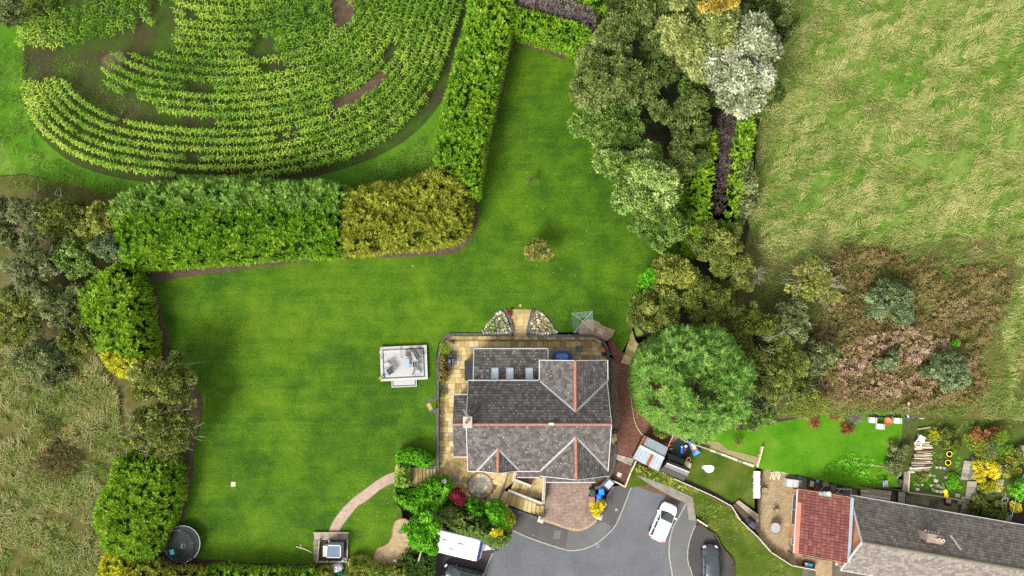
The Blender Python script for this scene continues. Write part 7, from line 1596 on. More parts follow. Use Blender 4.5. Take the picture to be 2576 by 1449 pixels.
q = P(cB(1810, 1142), ROAD); t = thing('drain_grate', 'black slotted drain grate beside the curved kerb', 'grate', (q.x, q.y, ROAD), radians(28))
MB().box((0, 0, .004), (.44, .46, .012)).build('frame', M_CONC, t, local=True); MB().box((0, 0, .008), (.36, .38, .010)).build('pit', M_RUBBER, t, local=True)
for i in range(4): MB().box((-.13 + i * .087, 0, .014), (.035, .40, .012)).build('grate_bar', M_METAL, t, local=True)
# meter box lean-to by the bins
a = [P(cB(*p), -.25) for p in [(1925, 470), (1978, 508), (1918, 580), (1868, 540)]]; m = MB().prism([tuple(p) for p in a], -2.0, -.3); cl = thing('log_store', 'small lean-to store with pale sheet roof behind the bins', 'store', ((a[0] + a[2]) / 2).xy.to_3d() + Vector((0, 0, -2.0)))
m.build('box', M_DWOOD, cl); MB().prism([tuple(p) for p in a], -.3, -.22, z1s=[-.18, -.18, -.30, -.30]).build('roof_sheet', M_GALV, cl); MB().strip([a[2], a[3]], .08, -.4, -.2).build('red_trim', MATS['dark_red_paint'], cl)
# ------------------------------------------------------------------ decking platform with furniture
DZ = 0.42
dk = [P(cK(*p), DZ) for p in [(628, 1300), (1815, 1245), (1815, 372), (632, 430)]]
dx_ = (dk[1] - dk[0]).normalized(); ang = atan2(dx_.y, dx_.x); dc = sum(dk, Vector()) / 4
LW = ((dk[1] - dk[0]).length + (dk[2] - dk[3]).length) / 2; LH = ((dk[3] - dk[0]).length + (dk[2] - dk[1]).length) / 2
deck = thing('decking', 'raised pale deck with charcoal inlay band on the west lawn', 'deck', (dc.x, dc.y, 0.02), ang)
MB().box((0, 0, DZ / 2 - .04), (LW - .04, LH - .04, DZ - .06)).build('plinth', M_DECKD, deck, local=True)
def deck_boards(parent, w, h, z, bw, cx=0, cy=0, mat=M_DECK):
	n = round(h / bw)
	for i in range(n): MB().box((cx, cy - h / 2 + (i + .5) * h / n, z - .012), (w, h / n - .008, .024)).build('deck_board', mat, parent, local=True)
zt_ = DZ - .02
def band(parent, w, h, t, z, mat, cx=0, cy=0, sides='nsew'):
	if 'n' in sides: MB().box((cx, cy + h / 2 - t / 2, z - .013), (w, t, .026)).build('deck_board', mat, parent, local=True)
	if 's' in sides: MB().box((cx, cy - h / 2 + t / 2, z - .013), (w, t, .026)).build('deck_board', mat, parent, local=True)
	hh = h - (t if 'n' in sides else 0) - (t if 's' in sides else 0) - .006; oy = ((t if 's' in sides else 0) - (t if 'n' in sides else 0)) / 2
	for k, s in (('e', 1), ('w', -1)):
		if k in sides: MB().box((cx + s * (w / 2 - t / 2), cy + oy, z - .013), (t, hh, .026)).build('deck_board', mat, parent, local=True)
band(deck, LW, LH, .26, zt_, M_DECK); band(deck, LW - .53, LH - .53, .13, zt_, M_DECKD); deck_boards(deck, LW - .80, LH - .80, zt_, .15)
sc_ = P(cK(1232, 1350), .22); sw = 640 / 10.08 * .0425; sl_ = 175 / 10.08 * .0425
step = thing('deck_step', 'pale deck step with charcoal band below the raised deck', 'step', (sc_.x, sc_.y, 0.02), ang)
MB().box((0, .08, .09), (sw - .04, sl_ + .1, .18)).build('plinth', M_DECKD, step, local=True)
band(step, sw, sl_ + .2, .10, .21, M_DECK, cy=.08, sides='sew'); band(step, sw - .205, sl_ + .09, .10, .21, M_DECKD, cy=.13, sides='sew'); deck_boards(step, sw - .42, sl_ - .02, .21, .14, cy=.18)
def on_deck(d, h=0.0): q = P(d, DZ + h); return Vector((q.x, q.y, DZ))
def gchair(label, d, rz, w=.56, dp=.58, seat=None, back=True, name='garden_chair', slats=False, h=.85, arms=True, cat='chair', base=None):
	q = base or on_deck(d, .4); t = thing(name, label, cat, q, rz); fm = M_DMETAL if seat is not M_METAL else M_METAL
	# front faces -y
	hw, hd = w / 2, dp / 2
	if slats:
		for i in range(5): MB().box((0, -hd + .05 + i * dp / 5.4, .42), (w - .06, dp / 5.4 - .02, .025)).build('seat_slat', seat, t, local=True)
	else: MB().box((0, -.02, .42), (w - .06, dp - .06, .05)).build('seat', seat, t, local=True, bevel=.012)
	if back: MB().box((0, hd + .05, .66), (w - .06, .045, .44), M3=Matrix.Rotation(radians(-14), 3, 'X')).build('backrest', seat, t, local=True, bevel=.012)
	m = MB()
	for s in (-1, 1):
		MB().tube([(s * hw, -hd, 0), (s * hw, -hd + .02, .42)], .016, 6).build('leg', fm, t, local=True); MB().tube([(s * hw, hd + .04, 0), (s * hw, hd, .42), (s * hw, hd + .10, h)], .016, 6).build('leg', fm, t, local=True)
		if arms: MB().tube([(s * hw, -hd + .02, .42), (s * hw, -hd + .03, .62), (s * hw, hd + .04, .63)], .022, 6).build('armrest', fm, t, local=True)
	return t
gchair('grey mesh garden chair at the top of the deck', cK(1345, 560), pi, seat=M_GREY)
gchair('grey two-seat garden sofa set diagonally in the deck corner', cK(1590, 590), radians(118), w=1.05, dp=.58, seat=M_GREY, name='garden_sofa', cat='sofa')
gchair('grey mesh garden chair right of the blue-grey coffee table', cK(1560, 870), radians(90), seat=M_GREY)
gchair('pale grey garden chair at the lower right of the deck', cK(1555, 1075), radians(68), w=.70, seat=coloured('pale_grey_fabric', (.25, .25, .25), .8))
gchair('pale grey garden chair at the left edge of the deck', cK(790, 885), radians(-75), w=.60, seat=MATS['pale_grey_fabric'])
gchair('folded slate blue garden chair at the lower left of the deck', cK(870, 1040), radians(-58), w=.62, dp=.62, seat=M_DGREY)
q = on_deck(cK(1312, 836), .4); t = thing('coffee_table', 'blue-grey oblong coffee table on the deck', 'table', q, ang)
MB().box((0, 0, .42), (.47, .95, .03)).build('tabletop', M_TBLUE, t, local=True, bevel=.01); MB().box((0, 0, .395), (.42, .90, .02)).build('apron', M_DMETAL, t, local=True)
for x in (-.2, .2):
	for y in (-.43, .43): MB().box((x, y, .20), (.03, .03, .40)).build('leg', M_DMETAL, t, local=True)
# empty swing seat frame: two hooped ends and top bar
q0, q1 = on_deck(cK(672, 560)), on_deck(cK(1180, 545)); t = thing('swing_frame', 'empty grey swing seat frame with two hooped ends on the deck', 'swing frame', (q0 + q1) / 2)
for q in (q0, q1):
	MB().tube([(q.x - .05, q.y - .72, DZ + .03), (q.x, q.y - .45, DZ + .8), (q.x, q.y + .05, DZ + 1.55), (q.x, q.y + .45, DZ + .9), (q.x - .02, q.y + .66, DZ + .03)], .028, 7).build('hoop', M_METAL, t)
	MB().tube([(q.x - .05, q.y - .72, DZ + .03), (q.x - .02, q.y + .66, DZ + .03)], .025, 6).build('foot_bar', M_METAL, t)
MB().tube([(q0.x, q0.y + .05, DZ + 1.55), (q1.x, q1.y + .05, DZ + 1.55)], .028, 7).build('top_bar', M_METAL, t); MB().tube([(q0.x, q0.y + .25, DZ + .18), (q1.x, q1.y + .25, DZ + .18)], .022, 6).build('cross_bar', M_METAL, t)
q = on_deck(cK(672, 1215)); t = thing('flower_pot', 'pot of pale flowers on the deck corner', 'plant', q)
MB().lathe(q, [(.11, 0), (.16, .25), (.18, .27), (.15, .27), (.13, .2)], 12).build('pot', M_ORANGE, t)
rg = np.random.default_rng(3); n = 90; inst_mesh('flowers', T_LEAF, np.array(q) + rdir(n, rg, 0) * rg.uniform(.05, .28, n)[:, None] + [0, 0, .28], frames(rdir(n, rg), rdir(n, rg)), rg.uniform(.1, .2, n), rg.random(n), leafm('pale_petal', [(.2, (.10, .16, .02)), (.5, (.4, .33, .12)), (.8, (.55, .33, .28))]), t)

# ------------------------------------------------------------------ trampoline
def trampoline():
	q = P(cI(1075, 1125), .75); r = 1.86; t = thing('trampoline', 'round black trampoline with net poles in the hedge corner', 'trampoline', (q.x, q.y, 0.02))
	n = 40; ringp = lambda rr, z: [(q.x + rr * cos(2 * pi * i / n), q.y + rr * sin(2 * pi * i / n), z) for i in range(n)]
	MB().tube(ringp(r, .75), .04, 6, closed=True).build('frame', M_METAL, t)
	m = MB(); vs = ringp(r - .02, .79) + ringp(r - .36, .77) + ringp(r - .02, .74) + ringp(r - .36, .72)
	m.add(vs, [(i, (i + 1) % n, n + (i + 1) % n, n + i) for i in range(n)] + [(i, (i + 1) % n, 2 * n + (i + 1) % n, 2 * n + i) for i in range(n)] + [(n + i, n + (i + 1) % n, 3 * n + (i + 1) % n, 3 * n + i) for i in range(n)]); m.build('spring_pad', plain('black_pad', (.022, .022, .024), .6, var=.5, scale=2), t)
	MB().lathe((q.x, q.y, .735), [(r - .36, 0), (r - .36, .02), (.02, .012)], n).build('jumping_mat', M_TRMAT, t)
	for i in range(6):
		a = 2 * pi * i / 6 + .3; x, y = q.x + (r + .06) * cos(a), q.y + (r + .06) * sin(a)
		MB().tube([(x, y, 0.02), (x, y, .75), (x - .06 * cos(a), y - .06 * sin(a), 2.5)], .026, 6).build('net_pole', M_METAL if i % 2 else M_GALV, t)
	nm, nt, b = _new('safety_net'); b.inputs['Base Color'].default_value = (.012, .012, .012, 1); b.inputs['Roughness'].default_value = 1; b.inputs['Specular IOR Level'].default_value = 0
	tr = nt.nodes.new('ShaderNodeBsdfTransparent'); mx = nt.nodes.new('ShaderNodeMixShader'); mx.inputs[0].default_value = .68
	nt.links.new(b.outputs[0], mx.inputs[1]); nt.links.new(tr.outputs[0], mx.inputs[2]); nt.links.new(mx.outputs[0], nt.nodes['Material Output'].inputs['Surface'])
	m = MB(); m.add(ringp(r - .02, .8) + ringp(r - .05, 2.4), [(i, (i + 1) % n, n + (i + 1) % n, n + i) for i in range(n)]); m.build('safety_net', nm, t)
	MB().tube(ringp(r - .05, 2.42), .018, 5, closed=True).build('top_hoop', M_DMETAL, t)
	# white printed emblem on the mat: an arc and small lettering
	c = P(cI(1078, 1142), .76); m = MB()
	arc = [(c.x + .28 * cos(a), c.y + .28 * sin(a), .757) for a in np.linspace(-1.9, 1.0, 12)]; m.tube(arc, .012, 4); m.build('emblem_arc', M_WHITE, t)
	cu = bpy.data.curves.new('lettering', 'FONT'); cu.body = 'plum'; cu.size = .26; cu.align_x = 'CENTER'; cu.extrude = .002; cu.materials.append(M_WHITE)
	o = bpy.data.objects.new('lettering', cu); SC.collection.objects.link(o); dg = bpy.context.evaluated_depsgraph_get(); me = bpy.data.meshes.new_from_object(o.evaluated_get(dg)); bpy.data.objects.remove(o); bpy.data.curves.remove(cu)
	place('lettering', me, t, (c.x - .02, c.y - .02, .760), Matrix.Rotation(radians(72), 3, 'Z'))
	b_ = P(cI(972, 1207), .78); MB().box((b_.x, b_.y, .81), (.45, .55, .06), rz=radians(20)).build('pool_float', M_TURQ, label='turquoise square toy lying on the trampoline', cat='toy', bevel=.015)
	l = P(cI(918, 1245), .4); m = MB()
	for s in (-.16, .16): m.tube([(l.x + s, l.y - .25, .05), (l.x + s * .7, l.y + .3, .75)], .02, 5)
	for i in range(3): m.tube([(l.x - .15, l.y - .15 + i * .15, .25 + i * .2), (l.x + .15, l.y - .15 + i * .15, .25 + i * .2)], .018, 5)
	m.build('trampoline_ladder', M_METAL, label='small grey ladder leaning at the trampoline edge', cat='ladder')
trampoline()

# ------------------------------------------------------------------ rear patio things
def rounded(cx, cy, w, h, r, n=5):
	out = []
	for sx, sy, a0 in ((1, 1, 0), (-1, 1, pi / 2), (-1, -1, pi), (1, -1, 1.5 * pi)):
		for i in range(n + 1): a = a0 + i * pi / 2 / n; out.append((cx + sx * (w / 2 - r) + r * cos(a), cy + sy * (h / 2 - r) + r * sin(a)))
	return out
q = P(cA(1450, 590), PATIO + .7); t = thing('hot_tub', 'navy blue plastic pool tub on the rear patio', 'tub', (q.x, q.y, PATIO))
o_ = rounded(q.x, q.y, 1.9, 1.5, .5); i_ = rounded(q.x, q.y, 1.5, 1.1, .4); n = len(o_)
m = MB(); m.add([(*p, PATIO) for p in o_] + [(*p, PATIO + .62) for p in o_] + [(*p, PATIO + .66) for p in i_] + [(*p, PATIO + .25) for p in i_], [(i, (i + 1) % n, n + (i + 1) % n, n + i) for i in range(n)] + [(n + i, n + (i + 1) % n, 2 * n + (i + 1) % n, 2 * n + i) for i in range(n)] + [(2 * n + i, 2 * n + (i + 1) % n, 3 * n + (i + 1) % n, 3 * n + i) for i in range(n)] + [list(range(3 * n, 4 * n))]); m.build('shell', M_NAVY, t, smooth=True)
MB().prism([(q.x + (p[0] - q.x) * .92, q.y + (p[1] - q.y) * .92) for p in i_], PATIO + .4, PATIO + .52).build('water', glassm('tub_water', (.03, .10, .34), .04), t)
MB().prism(rounded(q.x, q.y + .02, .55, .42, .14), PATIO + .51, PATIO + .535).build('floating_cover', coloured('pale_blue_float', (.08, .20, .48), .3), t)
m = MB(); k = rounded(q.x - .05, q.y + .05, 2.45, 2.1, .75); m.prism(k, PATIO, PATIO + .10); m.build('tub_plinth', M_CONC, label='rounded grey kerb round the navy tub', cat='plinth')
q = P(cA(312, 615), PATIO + .9); t = thing('barbecue', 'black gas barbecue with a chrome handle on the side patio', 'barbecue', (q.x, q.y, PATIO), radians(0))
MB().box((0, 0, .45), (.50, .95, .80)).build('cabinet', M_DMETAL, t, local=True); MB().box((0, .42, .88), (.52, .40, .04)).build('side_shelf', M_DGREY, t, local=True, bevel=.01); MB().box((0, -.52, .88), (.52, .22, .04)).build('side_shelf', M_DMETAL, t, local=True, bevel=.01)
MB().add([(-.27, -.38, .86), (.27, -.38, .86), (.27, .20, .86), (-.27, .20, .86), (-.20, -.36, 1.10), (.14, -.36, 1.12), (.14, .18, 1.12), (-.20, .18, 1.10)], [(3, 2, 1, 0), (4, 5, 6, 7), (0, 1, 5, 4), (1, 2, 6, 5), (2, 3, 7, 6), (3, 0, 4, 7)]).build('lid', M_CARG, t, local=True, bevel=.04)
MB().tube([(.27, -.32, 1.0), (.33, -.30, 1.02), (.33, .12, 1.02), (.27, .14, 1.0)], .022, 6).build('handle', M_WHITE, t, local=True); MB().lathe((.0, -.1, 1.11), [(.06, 0), (.06, .015), (.01, .02)], 12).build('thermometer', M_WHITE, t, local=True)
for y in (-.4, .4): MB().tube([(-.28, y, .08), (-.2, y, .08)], .08, 10).build('wheel', M_RUBBER, t, local=True)
q = P(cA(1868, 510), PATIO + .5); t = thing('chiminea', 'orange terracotta patio stove on black legs by the curved wall', 'stove', (q.x, q.y, PATIO))
MB().lathe((q.x, q.y, PATIO + .25), [(.15, 0), (.28, .12), (.31, .3), (.22, .5), (.11, .62), (.10, .85), (.13, .88), (.08, .88), (.07, .7)], 18).build('body', M_ORANGE, t, smooth=True)
for i in range(3): a = i * 2.09; MB().tube([(q.x + .30 * cos(a), q.y + .30 * sin(a), PATIO), (q.x + .2 * cos(a), q.y + .2 * sin(a), PATIO + .3)], .025, 6).build('leg', M_DMETAL, t)
MB().box((q.x - .1, q.y - .25, PATIO + .55), (.22, .16, .24)).build('mouth', M_RUBBER, t)
q = P(cA(1878, 545), PATIO); MB().prism(rounded(q.x, q.y - .1, .6, .4, .1), PATIO, PATIO + .08).build('ash_tray', M_DMETAL, label='black tray under the terracotta stove', cat='tray')
q = P(cA(345, 420), PATIO + .1); t = thing('parasol_base', 'dark cross shaped parasol base at the patio corner', 'base', (q.x, q.y, PATIO))
for a in (.4, .4 + pi / 2): MB().box((0, 0, .04 + .02 * (a > 1)), (.7, .09, .03), rz=a).build('cross_bar', M_DMETAL, t, local=True)
q = P(cA(238, 1143), PATIO); t = thing('wire_ring', 'thin dark wire ring lying on the side patio', 'ring', (q.x, q.y, PATIO)); MB().tube([(q.x + .26 * cos(i * pi / 10), q.y + .24 * sin(i * pi / 10), PATIO + .03) for i in range(20)], .018, 5, closed=True).build('ring', M_DMETAL, t)
MB().box(P(cA(1930, 552), .17), (.28, .22, .12)).build('planter', M_TEAL, label='small teal planter on the curved wall coping', cat='planter', bevel=.02)
# rotary clothes airer
def airer():
	z = 1.75; cs = [P(cA(*p), z + .15) for p in [(1546, 136), (1757, 116), (1770, 325), (1570, 338)]]; h = P(cA(1660, 218), z - .1)
	t = thing('clothes_airer', 'square rotary clothes airer with four arms on the rear lawn', 'clothes airer', (h.x, h.y, 0.02))
	MB().tube([(h.x, h.y, 0.02), (h.x, h.y, z)], .028, 8).build('post', M_METAL, t)
	for c in cs: MB().tube([(h.x, h.y, z - .1), c], .024, 6).build('arm', M_GALV, t)
	m = MB()
	for k in (.4, .5, .6, .7, .8, .9, .99):
		for i in range(4):
			a = Vector((h.x, h.y, z - .1)).lerp(cs[i], k); b = Vector((h.x, h.y, z - .1)).lerp(cs[(i + 1) % 4], k); m.tube([a, b], .011, 3)
	m.build('line', M_GALV, t)
airer()
struct('airer_paving', [P(cA(*p), 0.03) for p in [(1620, 350), (1625, 290), (1650, 230), (1690, 205), (1760, 200), (1820, 225), (1850, 260), (1985, 310), (1960, 375), (1900, 420), (1830, 380)]], 0.04, brickm('airer_brick', (.20, .14, .085), (.27, .2, .13), (.09, .065, .04), .22, .11, .012, rot=.2), -.4)
# rockeries
def rockery(label, pts, n, seed, fl):
	rr = random.Random(seed); poly = [(p.x, p.y) for p in W(cA, pts, .0)]; cx = sum(p[0] for p in poly) / len(poly); cy = sum(p[1] for p in poly) / len(poly)
	t = thing('rockery', label, 'rockery', (cx, cy, -.2)); MB().prism(poly, -.9, .03).build('soil_bank', M_PEB, t)
	rng = np.random.default_rng(seed); placed = []
	L = smooth_path([Vector((*p, 0)) for p in poly], 2, True)
	spots = [(p.x + (cx - p.x) * .07, p.y + (cy - p.y) * .07) for p, a in along(L + [L[0]], .33)]
	x, y = sample_poly(poly, 30, rng)
	for a, b in list(zip(x, y)):
		if all(hypot(a - s[0], b - s[1]) > .30 for s in spots): spots.append((a, b))
		if len(spots) > n: break
	for (a, b) in spots:
		r = rr.uniform(.09, .20); m = MB().lathe((a, b, .02), [(r, 0), (r * 1.05, r * .35), (r * .75, r * .8), (r * .2, r * .95)], 7, sx=rr.uniform(.8, 1.3), sy=rr.uniform(.7, 1.1), rz=rr.uniform(0, 3))
		for i, v in enumerate(m.v): m.v[i] = v + Vector((rr.uniform(-.2, .2), rr.uniform(-.2, .2), rr.uniform(-.1, .1))) * r
		m.build('stone', rr.choice([M_STONE, M_PALE, M_STONE, M_CONC]), t)
	x, y = sample_poly(poly, 90, rng); N = len(x); inst_mesh('alpine_plants', T_SPRAY, np.stack([x, y, rng.uniform(.03, .16, N)], 1), frames(rdir(N, rng), rdir(N, rng, .2)), rng.uniform(.06, .17, N), rng.random(N), fl, t)
mixf = leafm('rockery_flowers', [(.1, (.02, .07, .006)), (.4, (.07, .15, .015)), (.55, (.35, .28, .17)), (.75, (.42, .24, .10)), (.9, (.6, .52, .4))], .1, .2)
greenf = leafm('rockery_greens', [(.1, (.02, .06, .006)), (.5, (.07, .15, .015)), (.8, (.2, .22, .06)), (.93, (.5, .4, .25))], .1, .2)
rockery('left rockery of pale stones and green plants beside the rear steps', [(845, 112), (890, 200), (925, 290), (930, 338), (640, 338), (660, 300), (700, 240), (760, 170)], 46, 5, greenf)
rockery('right rockery of stones and orange-cream flowers beside the rear steps', [(1180, 112), (1230, 130), (1290, 180), (1340, 250), (1380, 310), (1390, 342), (1115, 342), (1130, 250), (1150, 170)], 46, 6, mixf)
tree('plant', 'bright green leafy plant at the foot of the left rockery', cA(728, 328), 5, 4, 0, .35, .3, L_BRIGHT, .14, 60, 5, .5, seed=301, cat='plant', trunk=.012, vofs=.15)

# ------------------------------------------------------------------ cold frame plot at the lawn foot
pl = thing('vegetable_plot', 'square concrete edged plot of dark soil at the lawn foot', 'plot', P(n5(480, 430), 0))
MB().prism([tuple(p) for p in W(n5, [(205, 185), (722, 185), (715, 620), (200, 610)], .03)], -.1, .03).build('soil', M_DSOIL, pl)
for i, (a, b) in enumerate([(212, 305), (308, 438), (444, 580), (586, 716)]): MB().prism([tuple(p) for p in W(n5, [(a, 190), (b, 190), (b, 282), (a, 282)], .07)], 0, .07).build('flagstone', M_SLABG, pl)
for y0, y1 in ((290, 368), (374, 450), (456, 520), (526, 600)): MB().prism([tuple(p) for p in W(n5, [(206, y0), (270, y0), (262, y1), (198, y1)], .07)], 0, .065).build('flagstone', M_CONC, pl)
for a, b in (((200, 182), (724, 182)), ((285, 300), (262, 615)), ((705, 300), (700, 615)), ((250, 612), (702, 608))):
	m = MB(); p0, p1 = P(n5(*a), .3), P(n5(*b), .3); p0.z = p1.z = .16; bar(m, p0, p1, .12, .28); m.build('edging_board', M_WOOD, pl)
for X, Y in ((290, 300), (700, 305), (248, 612), (405, 610), (690, 608), (430, 305)): q = P(n5(X, Y), .5); MB().box((q.x, q.y, .25), (.16, .16, .5)).build('post', M_WOOD, pl)
cfz = 1.5; tp = [P(n5(*p), cfz) for p in [(395, 540), (600, 543), (605, 368), (408, 366)]]; t = thing('cold_frame', 'small white framed greenhouse box with dark glass roof', 'greenhouse', Vector(((tp[0].x + tp[2].x) / 2, (tp[0].y + tp[2].y) / 2, .04)))
cxs = [(p.x, p.y) for p in tp]; m = MB()
for i in range(4):
	a, b = Vector((*cxs[i], cfz)), Vector((*cxs[(i + 1) % 4], cfz)); bar(m, a, b, .11, .09, ext=.1); bar(m, a - Vector((0, 0, 1.4)), b - Vector((0, 0, 1.4)), .07, .07); bar(m, Vector((*cxs[i], .05)), Vector((*cxs[i], cfz - .05)), .08, .08, Vector((1, 0, 0)))
	bar(m, Vector((*cxs[i], .8)), Vector((*cxs[(i + 1) % 4], .8)), .05, .05)
m.build('frame', M_WHITE, t); MB().prism(cxs, cfz - .06, cfz - .02).build('roof_pane', glassm('blue_glass', (.055, .08, .125), .1), t)
for i in range(4):
	m = MB(); a, b = Vector((*cxs[i], .78)), Vector((*cxs[(i + 1) % 4], .78)); m.add([a - Vector((0, 0, .7)), b - Vector((0, 0, .7)), b + Vector((0, 0, .66)), a + Vector((0, 0, .66))], [(0, 1, 2, 3)])
	g = m.build('side_pane', glassm('pale_glass', (.20, .25, .28), .15) if i == 0 else MATS['pale_glass'], t)
q = P(n5(372, 450), .7); MB().box((q.x, q.y, .4), (.40, 1.15, .74), rz=0).build('storage_box', plain('pale_grey_plastic', (.33, .33, .32), .5, var=.15), label='pale grey storage box left of the small greenhouse', cat='box', bevel=.04)
q = P(n5(572, 312), .1); MB().box((q.x, q.y, .11), (1.45, .36, .1)).build('solar_panel', M_DGREY, label='dark slate panel behind the small greenhouse', cat='panel')
q = P(n5(672, 572), .2); t = tree('white_sack', 'small white sack in the plot corner', n5(672, 572), 4, 5, .03, .35, .3, plain('white_bag', (.5, .5, .52), .5), .22, 40, 5, .5, tm=T_SPRAY, seed=305, cat='sack', trunk=.02)
def crumple(name, label, cat, d, z, rx, ry, h, mat, seed):
	rr = random.Random(seed); q = P(d, z); m = MB().lathe((q.x, q.y, z), [(1, 0), (1.05, .3 * h), (.85, .7 * h), (.45, .95 * h), (.05, h)], 14, sx=rx, sy=ry)
	for i, v in enumerate(m.v): m.v[i] = v + Vector((rr.uniform(-.12, .12) * rx, rr.uniform(-.12, .12) * ry, rr.uniform(-.12, .12) * h * (v.z > z + .01)))
	return m.build(name, mat, label=label, cat=cat)
crumple('wrapped_heap', 'crumpled silver foil wrapped heap below the plot', 'heap', n5(565, 690), 0, .62, .50, .6, plain('silver_foil', (.42, .40, .41), .3, .2, var=.3, scale=6), 4)
crumple('green_sack', 'dark teal sack beneath the foil heap', 'sack', n5(605, 755), 0, .40, .35, .5, M_TEAL, 5)
crumple('white_bag', 'white plastic bag on the sandy bed edge', 'bag', cH(1175, 1300), .05, .20, .22, .25, plain('white_sack_plastic', (.55, .57, .58), .4), 6)
disc('stone_disc', 'dark round stone set in the sandy bed', 'stone', cH(1230, 1000), .05, .26, plain('slate_disc', (.09, .09, .095), .7, var=.3), .03)
for a, b, l in (((170, 1150), (340, 1215), 'pale dry branch lying on the lawn beside the plot'),):
	p0, p1 = P(cH(*a), .05), P(cH(*b), .05); m = MB().tube([p0, p0.lerp(p1, .5) + Vector((0, .1, .05)), p1], [.05, .07, .03], 5); m.tube([p0.lerp(p1, .3), p0 + Vector((.5, .3, .08))], .03, 4); m.build('fallen_branch', M_PWOOD, label=l, cat='branch')
m = MB(); p0 = P(cH(1390, 1370), 0); p1 = P(cH(1440, 1190), 3.0); m.tube([p0, p0.lerp(p1, .5), p1], [.09, .08, .06], 7); m.build('leaning_pole', M_WOOD, label='bare pole rising from the shrubs below the round tree', cat='pole')

# ------------------------------------------------------------------ sheds and play things beside the road
def shed_corr():
	z0 = NSMALL; zt = 1.1; c = [P(n1(*p), zt - .1) for p in [(300, 180), (770, 420), (575, 910), (60, 640)]]
	t = thing('corrugated_shed', 'shed with corrugated silver sheet roof and white ridge strip', 'shed', Vector(((c[0].x + c[2].x) / 2, (c[0].y + c[2].y) / 2, z0)))
	ins = [(p.x + ((c[0].x + c[2].x) / 2 - p.x) * .06, p.y + ((c[0].y + c[2].y) / 2 - p.y) * .06) for p in c]; MB().prism(ins, z0, zt - .3).build('wall', M_DWOOD, t)
	A, B, C, Dd = c; ra, rb = A.lerp(Dd, .45), B.lerp(C, .45)
	for (p, q, r, s, nm) in ((A, B, rb, ra, 0), (Dd, C, rb, ra, 1)):
		n = 8
		for i in range(n):
			a, b = p.lerp(q, i / n), p.lerp(q, (i + 1) / n); a2, b2 = s.lerp(r, i / n), s.lerp(r, (i + 1) / n); m = MB(); vs = []; K = 5
			for k in range(K + 1):
				u = k / K; hgt = .035 * sin(u * 2 * pi); lo = a.lerp(b, u); hi = a2.lerp(b2, u); vs += [(lo.x, lo.y, zt - .15 + hgt), (hi.x, hi.y, zt + .10 + hgt), (lo.x, lo.y, zt - .18 + hgt), (hi.x, hi.y, zt + .07 + hgt)]
			fs = []
			for k in range(K): j = 4 * k; fs += [(j, j + 4, j + 5, j + 1), (j + 2, j + 3, j + 7, j + 6), (j, j + 2, j + 6, j + 4)]
			m.add(vs, fs); m.build('roof_sheet', M_RUST if (nm, i) in ((0, 0), (1, 0), (1, 4)) and i % 2 == 0 and not (nm == 1 and i == 0) else M_GALV, t)
	m = MB(); ra.z = rb.z = zt + .17; bar(m, ra, rb, .30, .06); m.build('ridge_strip', M_WHITE, t)
	for a, b in ((A, Dd), (B, C)): m = MB(); bar(m, Vector((a.x, a.y, zt - .12)), Vector((b.x, b.y, zt - .12)), .06, .16); m.build('fascia', M_WOOD, t)
shed_corr()
def shed_dark():
	z0 = NSMALL; c = [P(n1(*p), .9) for p in [(770, 690), (1215, 860), (1105, 1115), (625, 890)]]
	t = thing('plastic_shed', 'dark grey storage shed with pale ridge beside the corrugated shed', 'shed', Vector(((c[0].x + c[2].x) / 2, (c[0].y + c[2].y) / 2, z0)))
	A, B, C, Dd = c; MB().prism([(p.x, p.y) for p in c], z0, .45).build('wall', plain('shed_panel', (.05, .045, .04), .8, var=.3), t)
	ra, rb = A.lerp(Dd, .22), B.lerp(C, .22); n = 5
	for (p, q, r, s, mm) in ((A, B, rb, ra, M_GREY), (Dd, C, rb, ra, plain('dark_roof_panel', (.035, .031, .031), .6, var=.25))):
		a0, b0 = Vector((p.x, p.y, .5)), Vector((q.x, q.y, .5)); a1, b1 = Vector((s.x, s.y, 1.15)), Vector((r.x, r.y, 1.15))
		pm, qm = a0.lerp(a1, .6) + Vector((0, 0, .18)), b0.lerp(b1, .6) + Vector((0, 0, .18))
		MB().add([a0, b0, qm, pm], [(0, 1, 2, 3)]).build('roof_panel', mm, t); MB().add([pm, qm, b1, a1], [(0, 1, 2, 3)]).build('roof_panel', plain('mid_roof_panel', (.11, .105, .1), .6) if 'mid_roof_panel' not in MATS else MATS['mid_roof_panel'], t)
	m = MB(); bar(m, (ra.x, ra.y, 1.17), (rb.x, rb.y, 1.17), .13, .05); m.build('ridge', M_WHITE, t)
	for a, b, r in ((A, Dd, ra), (B, C, rb)): MB().add([(a.x, a.y, .45), (b.x, b.y, .45), (r.x, r.y, 1.13)], [(0, 1, 2)]).build('gable_panel', MATS['shed_panel'], t)
shed_dark()
c = [P(n1(*p), -.3) for p in [(790, 540), (1120, 680), (1070, 760), (760, 650)]]; MB().prism([tuple(p) for p in c], NSMALL, -.3, z1s=[-.5, -.5, -.2, -.2]).build('tarpaulin', plain('grey_tarp', (.06, .058, .055), .6, var=.35, scale=4, bmp=.4), label='rumpled dark grey tarpaulin above the storage shed', cat='tarpaulin')
c = [P(n1(*p), -.6) for p in [(1130, 695), (1250, 750), (1225, 850), (1090, 775)]]; MB().prism([tuple(p) for p in c], NSMALL, -.6).build('wooden_box', M_PWOOD, label='pale plywood box beside the storage shed', cat='box', bevel=.01)
q = P(n1(1010, 440), -.4); t = thing('small_trampoline', 'black sunken play trampoline piled with toys', 'trampoline', (q.x, q.y, NSMALL + .02)); r = 1.0
